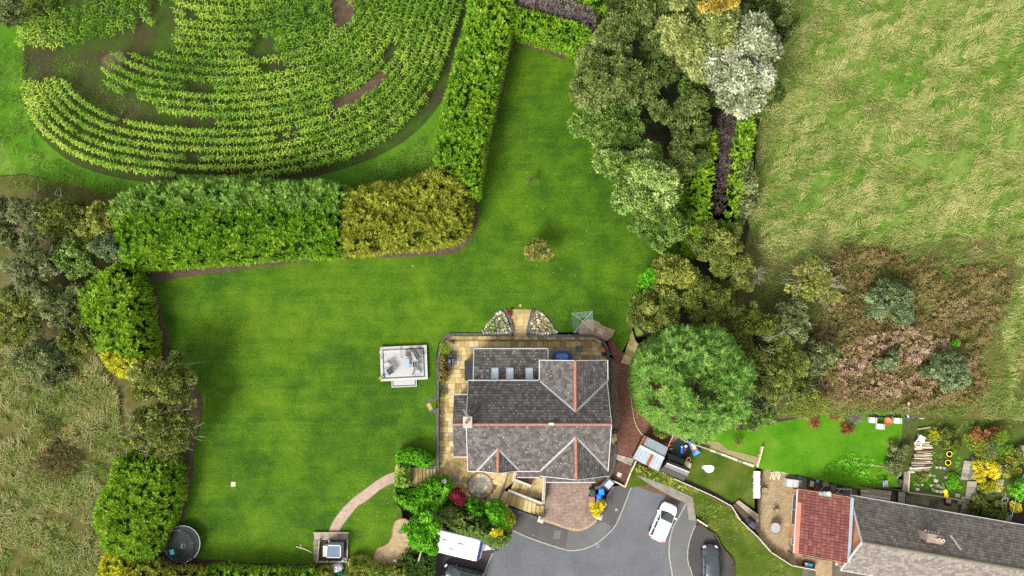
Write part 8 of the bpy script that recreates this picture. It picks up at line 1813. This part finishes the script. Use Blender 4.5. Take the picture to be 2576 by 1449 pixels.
MB().lathe((q.x, q.y, NSMALL + .5), [(r * .97, 0), (r * .97, .02), (.02, .015)], 24).build('mat', M_TRMAT, t); MB().tube([(q.x + r * cos(i * pi / 14), q.y + r * sin(i * pi / 14), NSMALL + .52) for i in range(28)], .06, 6, closed=True).build('padded_rim', M_RUBBER, t)
for i in range(5): a = i * 1.257; MB().tube([(q.x + r * cos(a), q.y + r * sin(a), NSMALL), (q.x + r * cos(a), q.y + r * sin(a), NSMALL + .5)], .03, 5).build('leg', M_DMETAL, t)
crumple('black_sheet', 'rumpled black plastic sheet behind the play trampoline', 'sheet', n1(900, 300), NSMALL, .8, .55, .5, M_RUBBER, 9)
TZ = NSMALL + .55
def toy(name, label, d, parts, z=TZ, rz=0.0):
	q = P(d, z); t = thing(name, label, 'toy', (q.x, q.y, z), rz)
	for nm, mt, sz, of in parts: MB().box(of, sz).build(nm, mt, t, local=True, bevel=min(sz) * .25)
	return t
toy('toy_truck', 'blue plastic toy truck on the play trampoline', n1(1048, 465), [('cab', M_LBLUE, (.26, .30, .28), (0, .30, .2)), ('bed', M_BLUE, (.28, .50, .2), (0, -.15, .14)), ('wheel', M_RUBBER, (.34, .12, .12), (0, .3, .06)), ('wheel', M_RUBBER, (.34, .12, .12), (0, -.25, .06))])
toy('toy_tractor', 'red toy tractor beside the blue truck', n1(1115, 465), [('body', M_RED, (.18, .24, .16), (0, 0, .14)), ('seat', M_RUBBER, (.12, .1, .1), (0, -.12, .24)), ('wheel', M_RUBBER, (.28, .1, .12), (0, .1, .06))])
toy('toy_box', 'small grey toy box above the red tractor', n1(1130, 395), [('box', M_METAL, (.3, .26, .14), (0, 0, .07)), ('rim', M_WHITE, (.32, .28, .02), (0, 0, .15))], rz=.5)
toy('toy_ball', 'pale round toy above the blue truck', n1(1058, 378), [('body', M_PALE, (.18, .18, .18), (0, 0, .09)), ('button', M_WHITE, (.05, .05, .04), (0, 0, .19))])
q = P(n1(1290, 420), -.6); t = thing('toy_slide', 'blue plastic slide with striped yellow chute', 'slide', (q.x, q.y, NSMALL), radians(-62))
for s in (-1, 1): MB().box((0, s * .28, .55), (1.5, .06, .3), M3=Matrix.Rotation(radians(16), 3, 'Y')).build('side_rail', M_BLUE, t, local=True)
for i in range(6): MB().box((-.55 + i * .2, 0, .66 - i * .057), (.19, .48, .04), M3=Matrix.Rotation(radians(16), 3, 'Y')).build('chute_stripe', (M_RED, M_YEL, M_CREAM, M_YEL, M_CREAM, M_RED)[i], t, local=True)
MB().box((.72, .05, .22), (.4, .8, .18)).build('landing', M_LBLUE, t, local=True, bevel=.05); MB().box((-.75, 0, .4), (.12, .55, .8)).build('ladder', M_BLUE, t, local=True)
q = P(n1(1095, 160), -.2); t = thing('toy_car', 'red and yellow ride-on toy car beside the fence', 'toy car', (q.x, q.y, -.6), radians(-40))
MB().box((0, 0, .25), (.85, .45, .35)).build('body', M_RED, t, local=True, bevel=.08); MB().box((.45, 0, .3), (.2, .3, .2)).build('bonnet', M_RED, t, local=True, bevel=.05)
MB().tube([(-.25, -.2, .45), (-.22, -.19, .85), (.15, -.19, .85), (.2, -.2, .45)], .035, 6).build('roof_frame', M_YEL, t, local=True); MB().tube([(-.25, .2, .45), (-.22, .19, .85), (.15, .19, .85), (.2, .2, .45)], .035, 6).build('roof_frame', M_YEL, t, local=True); MB().box((-.03, .0, .86), (.4, .44, .05)).build('roof', M_YEL, t, local=True, bevel=.02)
for x in (-.3, .35):
	for s in (-1, 1): MB().tube([(x, s * .18, .1), (x, s * .27, .1)], .11, 10).build('wheel', M_RUBBER, t, local=True)
q = P(n1(1185, 665), -.9); t = thing('toy_hoop', 'yellow handled toy beside the plywood box', 'toy', (q.x, q.y, NSMALL)); MB().tube([(q.x + .22 * cos(i * pi / 8), q.y + .2 * sin(i * pi / 8), -.75) for i in range(16)], .03, 5, closed=True).build('hoop', M_YEL, t); MB().tube([(q.x - .35, q.y - .1, -.9), (q.x + .15, q.y + .3, -.75)], .04, 6).build('handle', M_METAL, t)
toy('toy_bucket', 'red toy bucket against the shed fence', n1(800, 372), [('bucket', M_RED, (.2, .2, .2), (0, 0, .1)), ('rim', M_RED, (.24, .24, .03), (0, 0, .2))], NSMALL + .5)
toy('toy_scooter', 'pale plastic toy scooter by the corrugated shed', n1(825, 470), [('deck', M_CREAM, (.16, .42, .06), (0, 0, .1)), ('handle', M_CREAM, (.36, .06, .06), (0, .15, .3)), ('wheel', M_RUBBER, (.06, .14, .14), (0, -.2, .07))], NSMALL + .3, .3)
toy('toy_ring', 'red ring toy on the black sheet', n1(898, 240), [('ring', M_RED, (.26, .26, .07), (0, 0, .04)), ('hub', M_RUBBER, (.12, .12, .08), (0, 0, .05))], NSMALL + .5)
# white bear-faced play mat on the small lawn: a rounded blob with small grey marks (plain stand-in)
mp_ = [(1465, 810), (1510, 790), (1600, 782), (1680, 795), (1712, 835), (1700, 880), (1670, 915), (1600, 938), (1545, 915), (1510, 870), (1475, 850)]; m = MB().prism([tuple(p) for p in smooth_path(W(n1, mp_, NSMALL + .05), 4, True)], NSMALL, NSMALL + .05); m.build('play_mat', M_CARAV, label='white rounded mat lying on the small lawn', cat='mat')
p0, p1 = P(n1(2255, 1335), NSMALL + 1.2), P(n1(2560, 1150), NSMALL + 1.3); m = MB().tube([p0, p1], .02, 5); m.tube([(p0.x, p0.y, NSMALL), p0], .02, 5); m.tube([(p1.x, p1.y, NSMALL), p1], .025, 5); m.build('washing_line', M_TEAL, label='thin green pole and line above the small lawn', cat='line')

# ------------------------------------------------------------------ fences
_fb = {}
def fence(label, dpts, z0, h, mat=M_WOOD, bw=.30, name='fence', step=1.8, cap=.10, board_h=None):
	pa = [P(d, z0 + h) for d in dpts]; c = pa[len(pa) // 2]; t = thing(name, label, 'fence', (c.x, c.y, z0))
	for a, b in zip(pa[:-1], pa[1:]):
		m = MB(); bar(m, a, b, cap, .05, ext=.05); m.build('top_rail', mat, t)
		m = MB(); dz = Vector((0, 0, h * .7)); bar(m, a - dz, b - dz, .05, .08); m.build('rail', mat, t)
	for q, an in along(pa, bw): MB().box((q.x, q.y, z0 + (h - .06) / 2), (bw - .03, .025, h - .08), an).build('board', mat, t)
	for q, an in along(pa, step): MB().box((q.x + .04 * sin(an), q.y - .04 * cos(an), z0 + h / 2 + .03), (.10, .10, h + .06), an).build('post', mat, t)
	return t
M_FEN = plain('silvery_fence_wood', (.33, .285, .225), .85, var=.3, scale=5)
fence('long silvery timber fence winding along the grass verge', [cC(*p) for p in [(655, 465), (850, 550), (1050, 640), (1235, 740), (1330, 890), (1520, 1070), (1640, 1210), (1850, 1345), (2095, 1390)]], -1.75, .95, M_FEN)
fence('short timber fence beside the corrugated shed and court', [cC(*p) for p in [(270, 285), (215, 400), (160, 545)]], -1.5, 1.2, M_PWOOD, cap=.13)
fence('low timber fence round the bottom of the brick court', [cC(*p) for p in [(160, 548), (85, 508), (0, 468)]], -1.6, 1.0, M_PWOOD, cap=.12)
fence('timber fence between the bark bed and the play corner', [n1(*p) for p in [(965, 20), (900, 140), (770, 400)]], NSMALL, 1.3, M_FEN)
fence('weathered plank fence behind the toy slide', [n1(*p) for p in [(900, 135), (1120, 290), (1300, 360), (1620, 470)]], NSMALL, .8, M_WOOD, cap=.14)
fence('single timber fence panel between neighbour lawn and dry grass', [cC(*p) for p in [(1555, 140), (1530, 240), (1497, 345)]], NSMALL, 1.1, M_PWOOD, cap=.14)
fence('brown timber boards along the parking bay bank', [cC(*p) for p in [(885, 905), (1000, 985), (1090, 1050), (1130, 1150), (1230, 1260), (1262, 1330), (1258, 1500), (1255, 1800)]], -2.1, .45, M_DWOOD, cap=.12)
fence('pale timber boards above the parking bay bank', [cC(*p) for p in [(890, 880), (990, 945)]], -1.9, .4, M_PWOOD, cap=.16, name='edging_fence')
wl = thing('stone_edging', 'long row of pale stone blocks along the top of the small lawn', 'edging', P(cC(1250, 250), NSMALL))
for q, an in along([P(cC(*p), NLAWN + .05) for p in [(1020, 172), (1180, 230), (1320, 285), (1490, 345)]], .62): MB().box((q.x, q.y, NSMALL + .28), (.58, random.uniform(.22, .30), .5), an + random.uniform(-.05, .05)).build('stone_block', M_PALE if random.random() < .7 else M_STONE, wl, bevel=.02)
ww = thing('white_bench_wall', 'low wall of four large white slabs beside the buff patio', 'wall', P(cC(1495, 520), NSMALL))
for a, b in ((388, 455), (458, 522), (525, 600), (603, 662)): MB().prism([tuple(p) for p in W(cC, [(1470, a), (1528, a + 2), (1524, b), (1462, b)], -.85)], NPATIO, -.85).build('white_slab', M_CARAV, ww)
MB().strip([P(cC(*p), -1.0) for p in [(1555, 365), (1540, 540), (1525, 700), (1512, 800), (1515, 1050)]], .13, NPATIO - .1, -1.05).build('patio_edge', M_DWOOD, label='dark timber edge along the buff patio', cat='edging')
# old timber deck corner and barbecue by the fence
td = thing('timber_platform', 'old weathered plank platform beside the buff patio', 'platform', P(cC(1390, 780), NSMALL))
a, b, c_, d = [P(cC(*p), -.9) for p in [(1310, 680), (1512, 830), (1510, 1010), (1245, 735)]]
for i in range(9): u0, u1 = i / 9 + .006, (i + 1) / 9 - .006; MB().prism([tuple(x) for x in (a.lerp(d, u0), b.lerp(c_, u0), b.lerp(c_, u1), a.lerp(d, u1))], -1.1, -.9).build('plank', M_WOOD if i < 4 else M_DWOOD, td)
q = P(cC(1450, 925), .0); t = thing('barbecue', 'grey covered gas barbecue on the old timber platform', 'barbecue', (q.x, q.y, -.9), radians(-38)); MB().box((0, 0, .45), (.9, .5, .9)).build('cabinet', M_DMETAL, t, local=True); MB().box((0, .02, 1.0), (.75, .48, .22)).build('lid', M_DGREY, t, local=True, bevel=.06)
for s in (-1, 1): MB().box((s * .68, 0, .92), (.4, .45, .04)).build('side_shelf', M_DMETAL, t, local=True, bevel=.01)
MB().tube([(-.3, -.28, 1.0), (.3, -.28, 1.0)], .02, 6).build('handle', M_METAL, t, local=True)

# ------------------------------------------------------------------ neighbour's patio and yard things
q = P(cC(1682, 962), NPATIO + .72); t = thing('patio_table', 'round glass patio table with dark rim on the buff paving', 'table', (q.x, q.y, NPATIO)); MB().lathe((q.x, q.y, NPATIO + .70), [(.57, 0), (.60, .012), (.57, .024), (.02, .024)], 28).build('rim', M_DMETAL, t); MB().lathe((q.x, q.y, NPATIO + .722), [(.54, 0), (.54, .012), (.02, .012)], 28).build('glass_top', glassm('table_glass', (.22, .21, .19), .06), t)
for i in range(4): an = i * pi / 2 + .6; MB().tube([(q.x + .45 * cos(an), q.y + .45 * sin(an), NPATIO), (q.x + .35 * cos(an), q.y + .35 * sin(an), NPATIO + .7)], .02, 6).build('leg', M_DMETAL, t)
M_BUFF = coloured('buff_mesh', (.20, .155, .09), .8)
for label, X, Y, rz in (('buff mesh patio chair near the white slab wall', 310, 775, radians(80)), ('buff mesh patio chair in the middle of the buff paving', 545, 1200, radians(92))):
	p_ = P(n2(X, Y), NPATIO + .4); gchair(label, None, rz, w=.62, dp=.58, seat=M_BUFF, base=Vector((p_.x, p_.y, NPATIO)), name='patio_chair')
def planks(name, label, f, c0, c1, wdt, n, z, mat=M_PWOOD, jitter=.3, seed=1, cat='timber', L=None):
	"""a loose stack of sticks between two points."""
	rr = random.Random(seed); a, b = P(f(*c0), z), P(f(*c1), z); d = (b - a); pr = Vector((-d.y, d.x, 0)).normalized(); t = thing(name, label, cat, (a + b) / 2)
	for i in range(n):
		q = a.lerp(b, (i + .5) / n); an = atan2(pr.y, pr.x) + rr.uniform(-jitter, jitter); MB().box((q.x, q.y, z + .04 + .05 * (i % 3)), (L or wdt, min(.12, d.length / n * .8), .06), an + rr.uniform(-.05, .05)).build('stick', mat, t)
planks('kindling_stack', 'neat stack of split pale timber on the buff patio', n2, (430, 480), (620, 470), .85, 9, NPATIO, jitter=.5, seed=1)
planks('kindling_stack', 'leaning row of split pale timber against the lawn edge', n2, (490, 360), (830, 390), .55, 14, NPATIO, jitter=.5, seed=2)
q = P(n2(910, 408), NPATIO + .6); MB().box((q.x, q.y, NPATIO + .35), (1.0, .22, .7), radians(-6)).build('grey_trough', M_GALV, label='grey metal trough at the lawn edge', cat='trough', bevel=.02)
q = P(n2(1035, 505), NPATIO + .05); t = thing('toy_spade', 'blue and orange toy spade on the paving', 'toy', (q.x, q.y, NPATIO), radians(-32)); MB().box((0, -.1, .05), (.36, .36, .05)).build('blade', M_LBLUE, t, local=True, bevel=.01); MB().box((0, .32, .06), (.06, .5, .04)).build('shaft', coloured('orange_plastic', (.55, .16, .02)), t, local=True); MB().box((0, .60, .06), (.2, .07, .05)).build('grip', MATS['orange_plastic'], t, local=True)
q = P(n2(935, 640), NPATIO + .9); t = thing('storage_cabinet', 'pair of white cabinets with grey rack by the extension corner', 'cabinet', (q.x, q.y, NPATIO), radians(-6))
for x in (-.55, .1): MB().box((x, 0, .45), (.62, .8, .9)).build('cabinet', M_WHITE, t, local=True, bevel=.02)
for i in range(5): MB().box((.62, -.32 + i * .16, .7), (.38, .08, .05)).build('rack_bar', M_METAL, t, local=True)
M_ROCK = plain('yard_stone', (.22, .19, .145), .9, var=.35, scale=4, bmp=.3)
for i, (X, Y, sx, sy, lab) in enumerate([(1272, 645, .42, .62, 'tan sack of sand beside the white cabinets'), (1390, 585, .38, .45, 'grey rubble bag above the yard slabs'), (1555, 645, .70, .58, 'square tan paving slab leaning in the yard'), (1715, 715, .68, .70, 'grey pointed stone slab beside the scaffold frame'), (1325, 528, .24, .24, 'small white bucket lid at the yard wall'), (1855, 605, .45, .26, 'pair of white buckets under the lawn edge'), (1490, 740, .9, .10, 'white plastic pipe lying in the yard'), (1330, 770, 1.0, .2, 'rusty brown trough against the extension wall')]):
	q = P(n2(X, Y), NPATIO + .2); MB().box((q.x, q.y, NPATIO + .14), (sx, sy, .28 if i not in (6,) else .1), radians(-12 + 9 * i)).build(['sand_sack', 'rubble_bag', 'paving_stone', 'stone_slab', 'white_disc', 'bucket', 'pipe', 'trough'][i], [M_PWOOD, M_GALV, M_ROCK, M_CONC, M_WHITE, M_WHITE, M_WHITE, M_RUST][i], label=lab, cat=['sack', 'bag', 'slab', 'slab', 'lid', 'bucket', 'pipe', 'trough'][i], bevel=.05)
q = P(n2(2030, 685), NPATIO + .3); t = thing('planter_ring', 'round white rimmed planter on a concrete slab', 'planter', (q.x, q.y, NPATIO)); MB().lathe((q.x, q.y, NPATIO + .02), [(.22, 0), (.30, .4), (.27, .4), (.24, .3), (.01, .3)], 18).build('pot', M_PALE, t); MB().lathe((q.x, q.y, NPATIO + .3), [(.24, 0), (.24, .03), (.01, .04)], 14).build('soil', M_DSOIL, t)
MB().prism([tuple(p) for p in W(n2, [(1900, 640), (2205, 675), (2200, 900), (1895, 860)], NPATIO + .05)], NPATIO - .05, NPATIO + .05).build('concrete_slab', M_CONC, label='pale concrete slab behind the extension', cat='slab')
t = thing('scaffold_frame', 'white tubular frame leaning on the extension roof edge', 'frame', P(n2(1930, 800), NPATIO)); zz = .2
for a, b in (((1780, 745), (2070, 760)), ((2070, 760), (2055, 890)), ((1780, 830), (1870, 735)), ((1780, 830), (1900, 875))): MB().tube([P(n2(*a), zz), P(n2(*b), zz)], .035, 6).build('tube', M_WHITE, t)
for a in ((1780, 830), (2070, 760)): p_ = P(n2(*a), zz); MB().tube([(p_.x, p_.y, NPATIO), (p_.x, p_.y, zz)], .03, 6).build('tube', M_WHITE, t)
tb = thing('timber_stack', 'stack of long weathered planks beside the bungalow eave', 'timber', P(cE(1065, 620), NPATIO))
for i, (x0, y0, x1, y1) in enumerate([(915, 562, 1225, 596), (915, 582, 1220, 618), (915, 602, 1215, 645), (918, 622, 1212, 668), (1010, 590, 1225, 606)]): m = MB(); bar(m, P(cE(x0, y0), NPATIO + .4 + .06 * (i == 4)), P(cE(x1, y1), NPATIO + .4 + .06 * (i == 4)), .22, .3); m.build('plank', M_PWOOD if i % 2 else M_WOOD, tb)
MB().strip([P(cE(*p), NLAWN) for p in [(905, 530), (1330, 580)]], .15, NPATIO - .1, NLAWN + .02).build('retaining_board', M_DWOOD, label='dark retaining board along the lower lawn edge', cat='edging')
MB().strip([P(cE(*p), NLAWN) for p in [(290, 440), (560, 475), (905, 530)]], .12, NPATIO - .1, NLAWN - .1).build('retaining_wall', M_DSOIL, label='dark earth bank wall behind the extension yard', cat='wall')
MB().strip([P(cE(*p), NLAWN + .1) for p in [(830, 290), (960, 318), (1100, 335), (1220, 356)]], .10, NLAWN - .2, NLAWN + .08).build('lawn_edging', M_WOOD, label='thin timber edging across the neighbour lawn', cat='edging')
p_ = P(cE(1165, 508), NLAWN + .4); gchair('grey slatted garden chair on the neighbour lower lawn', None, radians(95), w=.62, dp=.6, seat=M_METAL, slats=True, base=Vector((p_.x, p_.y, NLAWN)), name='garden_chair')
# hoses, white chairs, terracotta bowl at the lawn top
def coil(label, d, rx, ry, n, z, mat, r=.045, bands=None):
	q = P(d, z); t = thing('pipe_coil', label, 'pipe', (q.x, q.y, z))
	for i in range(n): k = 1 - .085 * i; MB().tube([(q.x + rx * k * cos(j * pi / 14), q.y + ry * k * sin(j * pi / 14), z + .05 + .05 * (i % 3)) for j in range(28)], r, 6, closed=True).build('pipe_turn', mat if i % 2 == 0 or not bands else bands, t)
coil('tight coil of black striped pipe at the lawn top', cG(1432, 1175), .95, .50, 7, NLAWN, M_RUBBER, .05, coloured('blue_grey_pipe', (.10, .12, .14), .5))
coil('loose coil of black hose behind the white boxes', cG(1140, 1160), 1.4, .38, 4, NLAWN, M_RUBBER, .045, MATS['blue_grey_pipe'])
m = MB().tube([P(cG(940, 1098), -.6), P(cG(1080, 1120), -.55), P(cG(1160, 1130), -.6), P(cG(1260, 1105), -.5), P(cG(1370, 1130), -.5)], .035, 5); m.build('grey_hose', M_METAL, label='pale grey hose trailing above the black coils', cat='hose')
q0, q1 = P(cG(1405, 1040), 1.0), P(cG(1400, 1195), -.6); m = MB(); bar(m, q0, q1, .14, .12); m.build('timber_post', M_PWOOD, label='pale timber post leaning on the tight pipe coil', cat='post')
q = P(cG(1390, 1150), -.3); MB().box((q.x, q.y, -.35), (.12, .75, .06), radians(12)).build('blue_strap', M_LBLUE, label='blue strap wrapped on the timber post', cat='strap', bevel=.01)
q = P(cG(1530, 1175), NLAWN + .4); m = MB().box((q.x, q.y, NLAWN + .25), (.22, .5, .5)); m.box((q.x + .2, q.y - .3, NLAWN + .15), (.5, .16, .12)); m.build('timber_block', M_PWOOD, label='pale timber block right of the tight pipe coil', cat='block')
for i, (X, Y, lab) in enumerate([(1042, 1220, 'white plastic cube stool nearest the loose hose coil'), (1118, 1285, 'white plastic cube stool standing alone on the lawn'), (1292, 1225, 'white plastic cube stool beside the terracotta bowl')]):
	q = P(cG(X, Y), NLAWN + .45); t = thing('cube_stool', lab, 'stool', (q.x, q.y, NLAWN), radians(-4)); MB().box((-.06, 0, .26), (.58, .62, .50)).build('body', M_WHITE, t, local=True, bevel=.04); MB().box((-.06, 0, .53), (.50, .54, .03)).build('seat', M_CARAV, t, local=True, bevel=.01); MB().box((.27, 0, .42), (.08, .60, .75)).build('backrest', M_WHITE, t, local=True, bevel=.02)
q = P(cG(1190, 1232), NLAWN + .2); MB().lathe((q.x, q.y, NLAWN), [(.22, 0), (.40, .22), (.43, .3), (.38, .3), (.3, .15), (.01, .12)], 18).build('terracotta_bowl', M_ORANGE, label='orange terracotta bowl between the white stools', cat='bowl')
# upturned white chair, logs, buckets, stones
q = P(n3(712, 385), -.2); t = thing('upturned_chair', 'white moulded plastic chair tipped over on the log heap', 'chair', (q.x, q.y, -.6), radians(-28))
MB().box((0, .1, .45), (.72, .55, .10)).build('seat', M_CARAV, t, local=True, bevel=.04); MB().box((0, .42, .30), (.66, .10, .55)).build('backrest', M_CARAV, t, local=True, bevel=.03)
for s in (-1, 1): MB().box((s * .30, -.40, .36), (.13, .60, .10), M3=Matrix.Rotation(s * .12, 3, 'Z')).build('leg', M_CARAV, t, local=True, bevel=.03); MB().box((s * .30, .12, .54), (.10, .5, .08)).build('armrest', M_CARAV, t, local=True, bevel=.02)
lg = thing('log_heap', 'long heap of cut logs and branches beside the concrete path', 'logs', P(n3(735, 560), -1.0)); rr = random.Random(3)
for i in range(34):
	y = 405 + i * 10; x0 = 650 - max(0, (y - 560) * .35) + rr.uniform(-15, 15); x1 = 835 + rr.uniform(-25, 15); a, b = P(n3(x0, y), -.75 + rr.uniform(0, .4)), P(n3(x1, y + rr.uniform(-14, 8)), -.75 + rr.uniform(0, .4)); r = rr.uniform(.05, .13); MB().tube([a, a.lerp(b, .5) + Vector((0, 0, rr.uniform(-.05, .08))), b], [r, r * .95, r * .8], 6).build('log', rr.choice([M_WOOD, M_PWOOD, M_DWOOD, M_WOOD]), lg)
for i, (a, b) in enumerate([((680, 262), (830, 240)), ((790, 335), (905, 330)), ((800, 390), (905, 375))]): m = MB(); bar(m, P(n3(*a), -.85), P(n3(*b), -.85), .16, .12); m.build('loose_plank', M_WOOD, label=['weathered plank below the tight pipe coil', 'weathered plank right of the upturned chair', 'lower weathered plank beside the log heap'][i], cat='plank')
for i, (X, Y, lab) in enumerate([(1040, 545, 'yellow rimmed bucket at the top of the dug garden'), (1025, 645, 'yellow rimmed bucket below the other one')]):
	q = P(n3(X, Y), -.7); t = thing('bucket', lab, 'bucket', (q.x, q.y, -1.0)); MB().lathe((q.x, q.y, -1.0), [(.22, 0), (.27, .34), (.25, .34), (.21, .1), (.01, .1)], 18).build('tub', M_RUBBER, t); MB().tube([(q.x + .29 * cos(j * pi / 9), q.y + .27 * sin(j * pi / 9), -.65) for j in range(18)], .035, 5, closed=True).build('rim', M_YEL, t)
q = P(n4(572, 420), -.6); t = thing('ride_on_toy', 'yellow plastic ride-on toy among the stones', 'toy', (q.x, q.y, -1.0), radians(20)); MB().lathe((0, .22, .12), [(.2, 0), (.26, .12), (.2, .26), (.05, .3)], 12).build('body', M_YEL, t, local=True, smooth=True); MB().lathe((0, -.25, .05), [(.22, 0), (.26, .1), (.14, .2), (.1, .12)], 12).build('seat', M_YEL, t, local=True, smooth=True); MB().box((0, 0, .15), (.22, .4, .16)).build('neck', M_YEL, t, local=True, bevel=.04)
st = [(240, 318, .36), (292, 318, .32), (235, 368, .40), (498, 120, .40), (540, 125, .42), (455, 118, .28), (375, 205, .38), (428, 215, .45), (560, 235, .42), (445, 272, .55), (392, 325, .34), (412, 318, .30), (465, 325, .55), (505, 345, .38), (418, 380, .44), (455, 390, .42), (508, 398, .45), (530, 355, .35), (560, 372, .35), (640, 190, .4), (590, 505, .62), (720, 520, .6), (690, 440, .62), (760, 470, .5)]
for i, (X, Y, s) in enumerate(st):
	q = P(n4(X, Y), -.9); rr = random.Random(i); o = MB().prism([(q.x + s * .55 * cos(a) * rr.uniform(.8, 1.1), q.y + s * .55 * sin(a) * rr.uniform(.75, 1.05)) for a in (.5, 2.2, 3.7, 5.4)], -1.05, -.88 + rr.uniform(-.03, .06)); o.build('broken_slab', rr.choice([M_PALE, M_SLABG, M_PWOOD, M_STONE]), label='loose broken tan slab strewn across the dug garden', cat='slab', group='broken slabs in the dug garden', bevel=.015)
MB().strip([P(n4(*p), -.95) for p in [(135, 405), (420, 440), (660, 480), (765, 500)]], .14, -1.7, -.93).build('terrace_edge', M_WOOD, label='timber edge between dug garden and mossy paving', cat='edging'); MB().strip([P(n4(*p), -.8) for p in [(130, 170), (280, 178)]], .16, -1.1, -.8).build('timber_beam', M_PWOOD, label='pale beam at the top of the dug garden', cat='beam'); MB().strip([P(n4(*p), -.75) for p in [(145, 175), (130, 400)]], .10, -1.2, -.72).build('timber_beam', M_PWOOD, label='pale beam along the concrete path', cat='beam')
q = P(n4(585, 505), -1.4); MB().prism([tuple(p) for p in W(n4, [(545, 470), (640, 480), (615, 570), (540, 550)], -1.4)], -1.6, -1.44).build('soil_pit', M_DSOIL, label='dark square soil pit in the mossy paving', cat='pit')
for i, (X, Y, r, mt, lab) in enumerate([(945, 465, .32, M_DMETAL, 'dark plant tub beside the flagged path'), (925, 378, .22, M_DMETAL, 'small dark pot above the plant tub'), (1022, 395, .24, M_GREY, 'grey pot beneath the yellow shrub'), (1100, 405, .24, M_DGREY, 'blue-grey pot right of the grey one'), (1228, 430, .2, M_PWOOD, 'tan pot by the stepping path'), (1245, 575, .28, M_TEAL, 'teal green pot near the white bench'), (38, 290, .34, M_DWOOD, 'dark log barrel at the lower lawn end')]):
	z = -1.0 if Y < 420 else -1.3; q = P(n4(X, Y), z + .3); MB().lathe((q.x, q.y, z), [(r * .75, 0), (r, .36), (r * .9, .36), (r * .8, .26), (.01, .27)], 16).build('plant_pot', mt, label=lab, cat='pot')
for i, (X, Y, lab) in enumerate([(1330, 355, 'silver spiral garden ornament among weeds'), (1245, 495, 'white and silver garden ornament below the spiral one')]):
	q = P(n4(X, Y), -.6); t = thing('garden_ornament', lab, 'ornament', (q.x, q.y, -1.1)); MB().tube([(q.x + (.12 + .014 * j) * cos(j * .45), q.y + (.10 + .011 * j) * sin(j * .45), -.8 + .01 * j) for j in range(26)], .03, 5).build('spiral', M_WHITE, t); MB().lathe((q.x, q.y, -1.1), [(.2, 0), (.12, .2), (.02, .4)], 10).build('stand', M_DMETAL, t)
q0, q1 = P(n4(1186, 690), -.6), P(n4(1330, 700), -.6); t = thing('garden_bench', 'white slatted metal bench at the bungalow wall', 'bench', Vector(((q0.x + q1.x) / 2, (q0.y + q1.y) / 2, -1.3))); dv = q1 - q0; an = atan2(dv.y, dv.x)
for i in range(6): MB().box(((q0.x + q1.x) / 2 + .11 * (i - 2.5) * sin(an), (q0.y + q1.y) / 2 - .11 * (i - 2.5) * -cos(an), -.85), (dv.length, .05, .03), an).build('slat', M_WHITE, t)
for q in (q0, q1):
	for s in (-.25, .25): MB().tube([(q.x, q.y + s, -1.3), (q.x, q.y + s, -.85)], .025, 6).build('leg', M_WHITE, t)
p0, p1 = P(n4(1456, 195), .6), P(n4(1315, 690), .6); MB().tube([p0, p0.lerp(p1, .5) - Vector((0, 0, .15)), p1], .02, 4).build('washing_line', M_TURQ, label='pale blue washing line crossing the side garden', cat='line')
q = P(n8(1440, 790), -.3); MB().box((q.x + .6, q.y - .2, -.5), (1.6, 1.4, 1.0)).build('garden_store', M_CONC, label='grey topped store at the frame edge of the back gardens', cat='store', bevel=.03)
# objects by the extension's south end
q = P(cE(400, 1340), NPATIO + .4); t = thing('play_crate', 'crate with blue and white bits by the fence end', 'crate', (q.x, q.y, NPATIO), radians(-10)); MB().box((0, 0, .2), (1.2, .5, .4)).build('box', M_DMETAL, t, local=True, bevel=.03); MB().box((.1, 0, .42), (.45, .35, .06)).build('lid', M_LBLUE, t, local=True, bevel=.02); MB().box((-.35, 0, .42), (.35, .4, .06)).build('tray', M_WHITE, t, local=True, bevel=.02)
q = P(cE(675, 1327), NPATIO); disc('satellite_dish', 'small white round lid on the side passage', 'lid', cE(675, 1327), NPATIO + .9, .17, M_WHITE, .05); MB().tube([(q.x, q.y, NPATIO), (q.x, q.y, NPATIO + .9)], .05, 8).build('dish_post', M_WHITE, label='short white post under the round lid', cat='post')
m = MB(); bar(m, P(cE(205, 1200), NPATIO + 1.3), P(cE(236, 1325), NPATIO + 1.3), .14, 1.3); m.build('side_gate', M_DWOOD, label='dark timber gate at the lower corner of the extension', cat='gate')
# fallen leaves and small litter on the lawn
rr = random.Random(12)
lm = plain('fallen_leaf', (.30, .22, .08), .8, var=.4)
tv = bpy.data.meshes.new('fallen_leaf'); tv.from_pydata([(0, 0, 0), (.06, .04, .02), (.13, 0, .01), (.06, -.04, .02)], [], [(0, 1, 2), (0, 2, 3)]); tv.materials.append(lm)
for i in range(70):
	d = (rr.uniform(1290, 1600), rr.uniform(330, 780)) if i < 45 else (rr.uniform(860, 1010), rr.uniform(1180, 1310)); p_ = P(d, .03)
	if not bool(inpoly(p_.x, p_.y, lawn_poly)): continue
	o = place('fallen_leaf', tv, None, p_); o.rotation_euler = (0, 0, rr.uniform(0, 6)); props(o, 'tiny fallen yellow-brown leaf lying on the lawn', 'leaf', 'fallen leaves on the lawn')
o = place('white_feather', tv.copy(), None, P((1036, 669), .03)); o.data.materials[0] = M_WHITE; o.scale = (1.6, 1.6, 1.6); props(o, 'small white scrap on the lawn below the golden hedge', 'scrap')
q = P((1135, 451), 4.6); MB().lathe((q.x, q.y, 4.2), [(.10, 0), (.16, .25), (.14, .5), (.05, .62), (.01, .64)], 10).build('bird_scarer', M_CARAV, label='small white bird scarer perched on the golden hedge', cat='bird scarer')
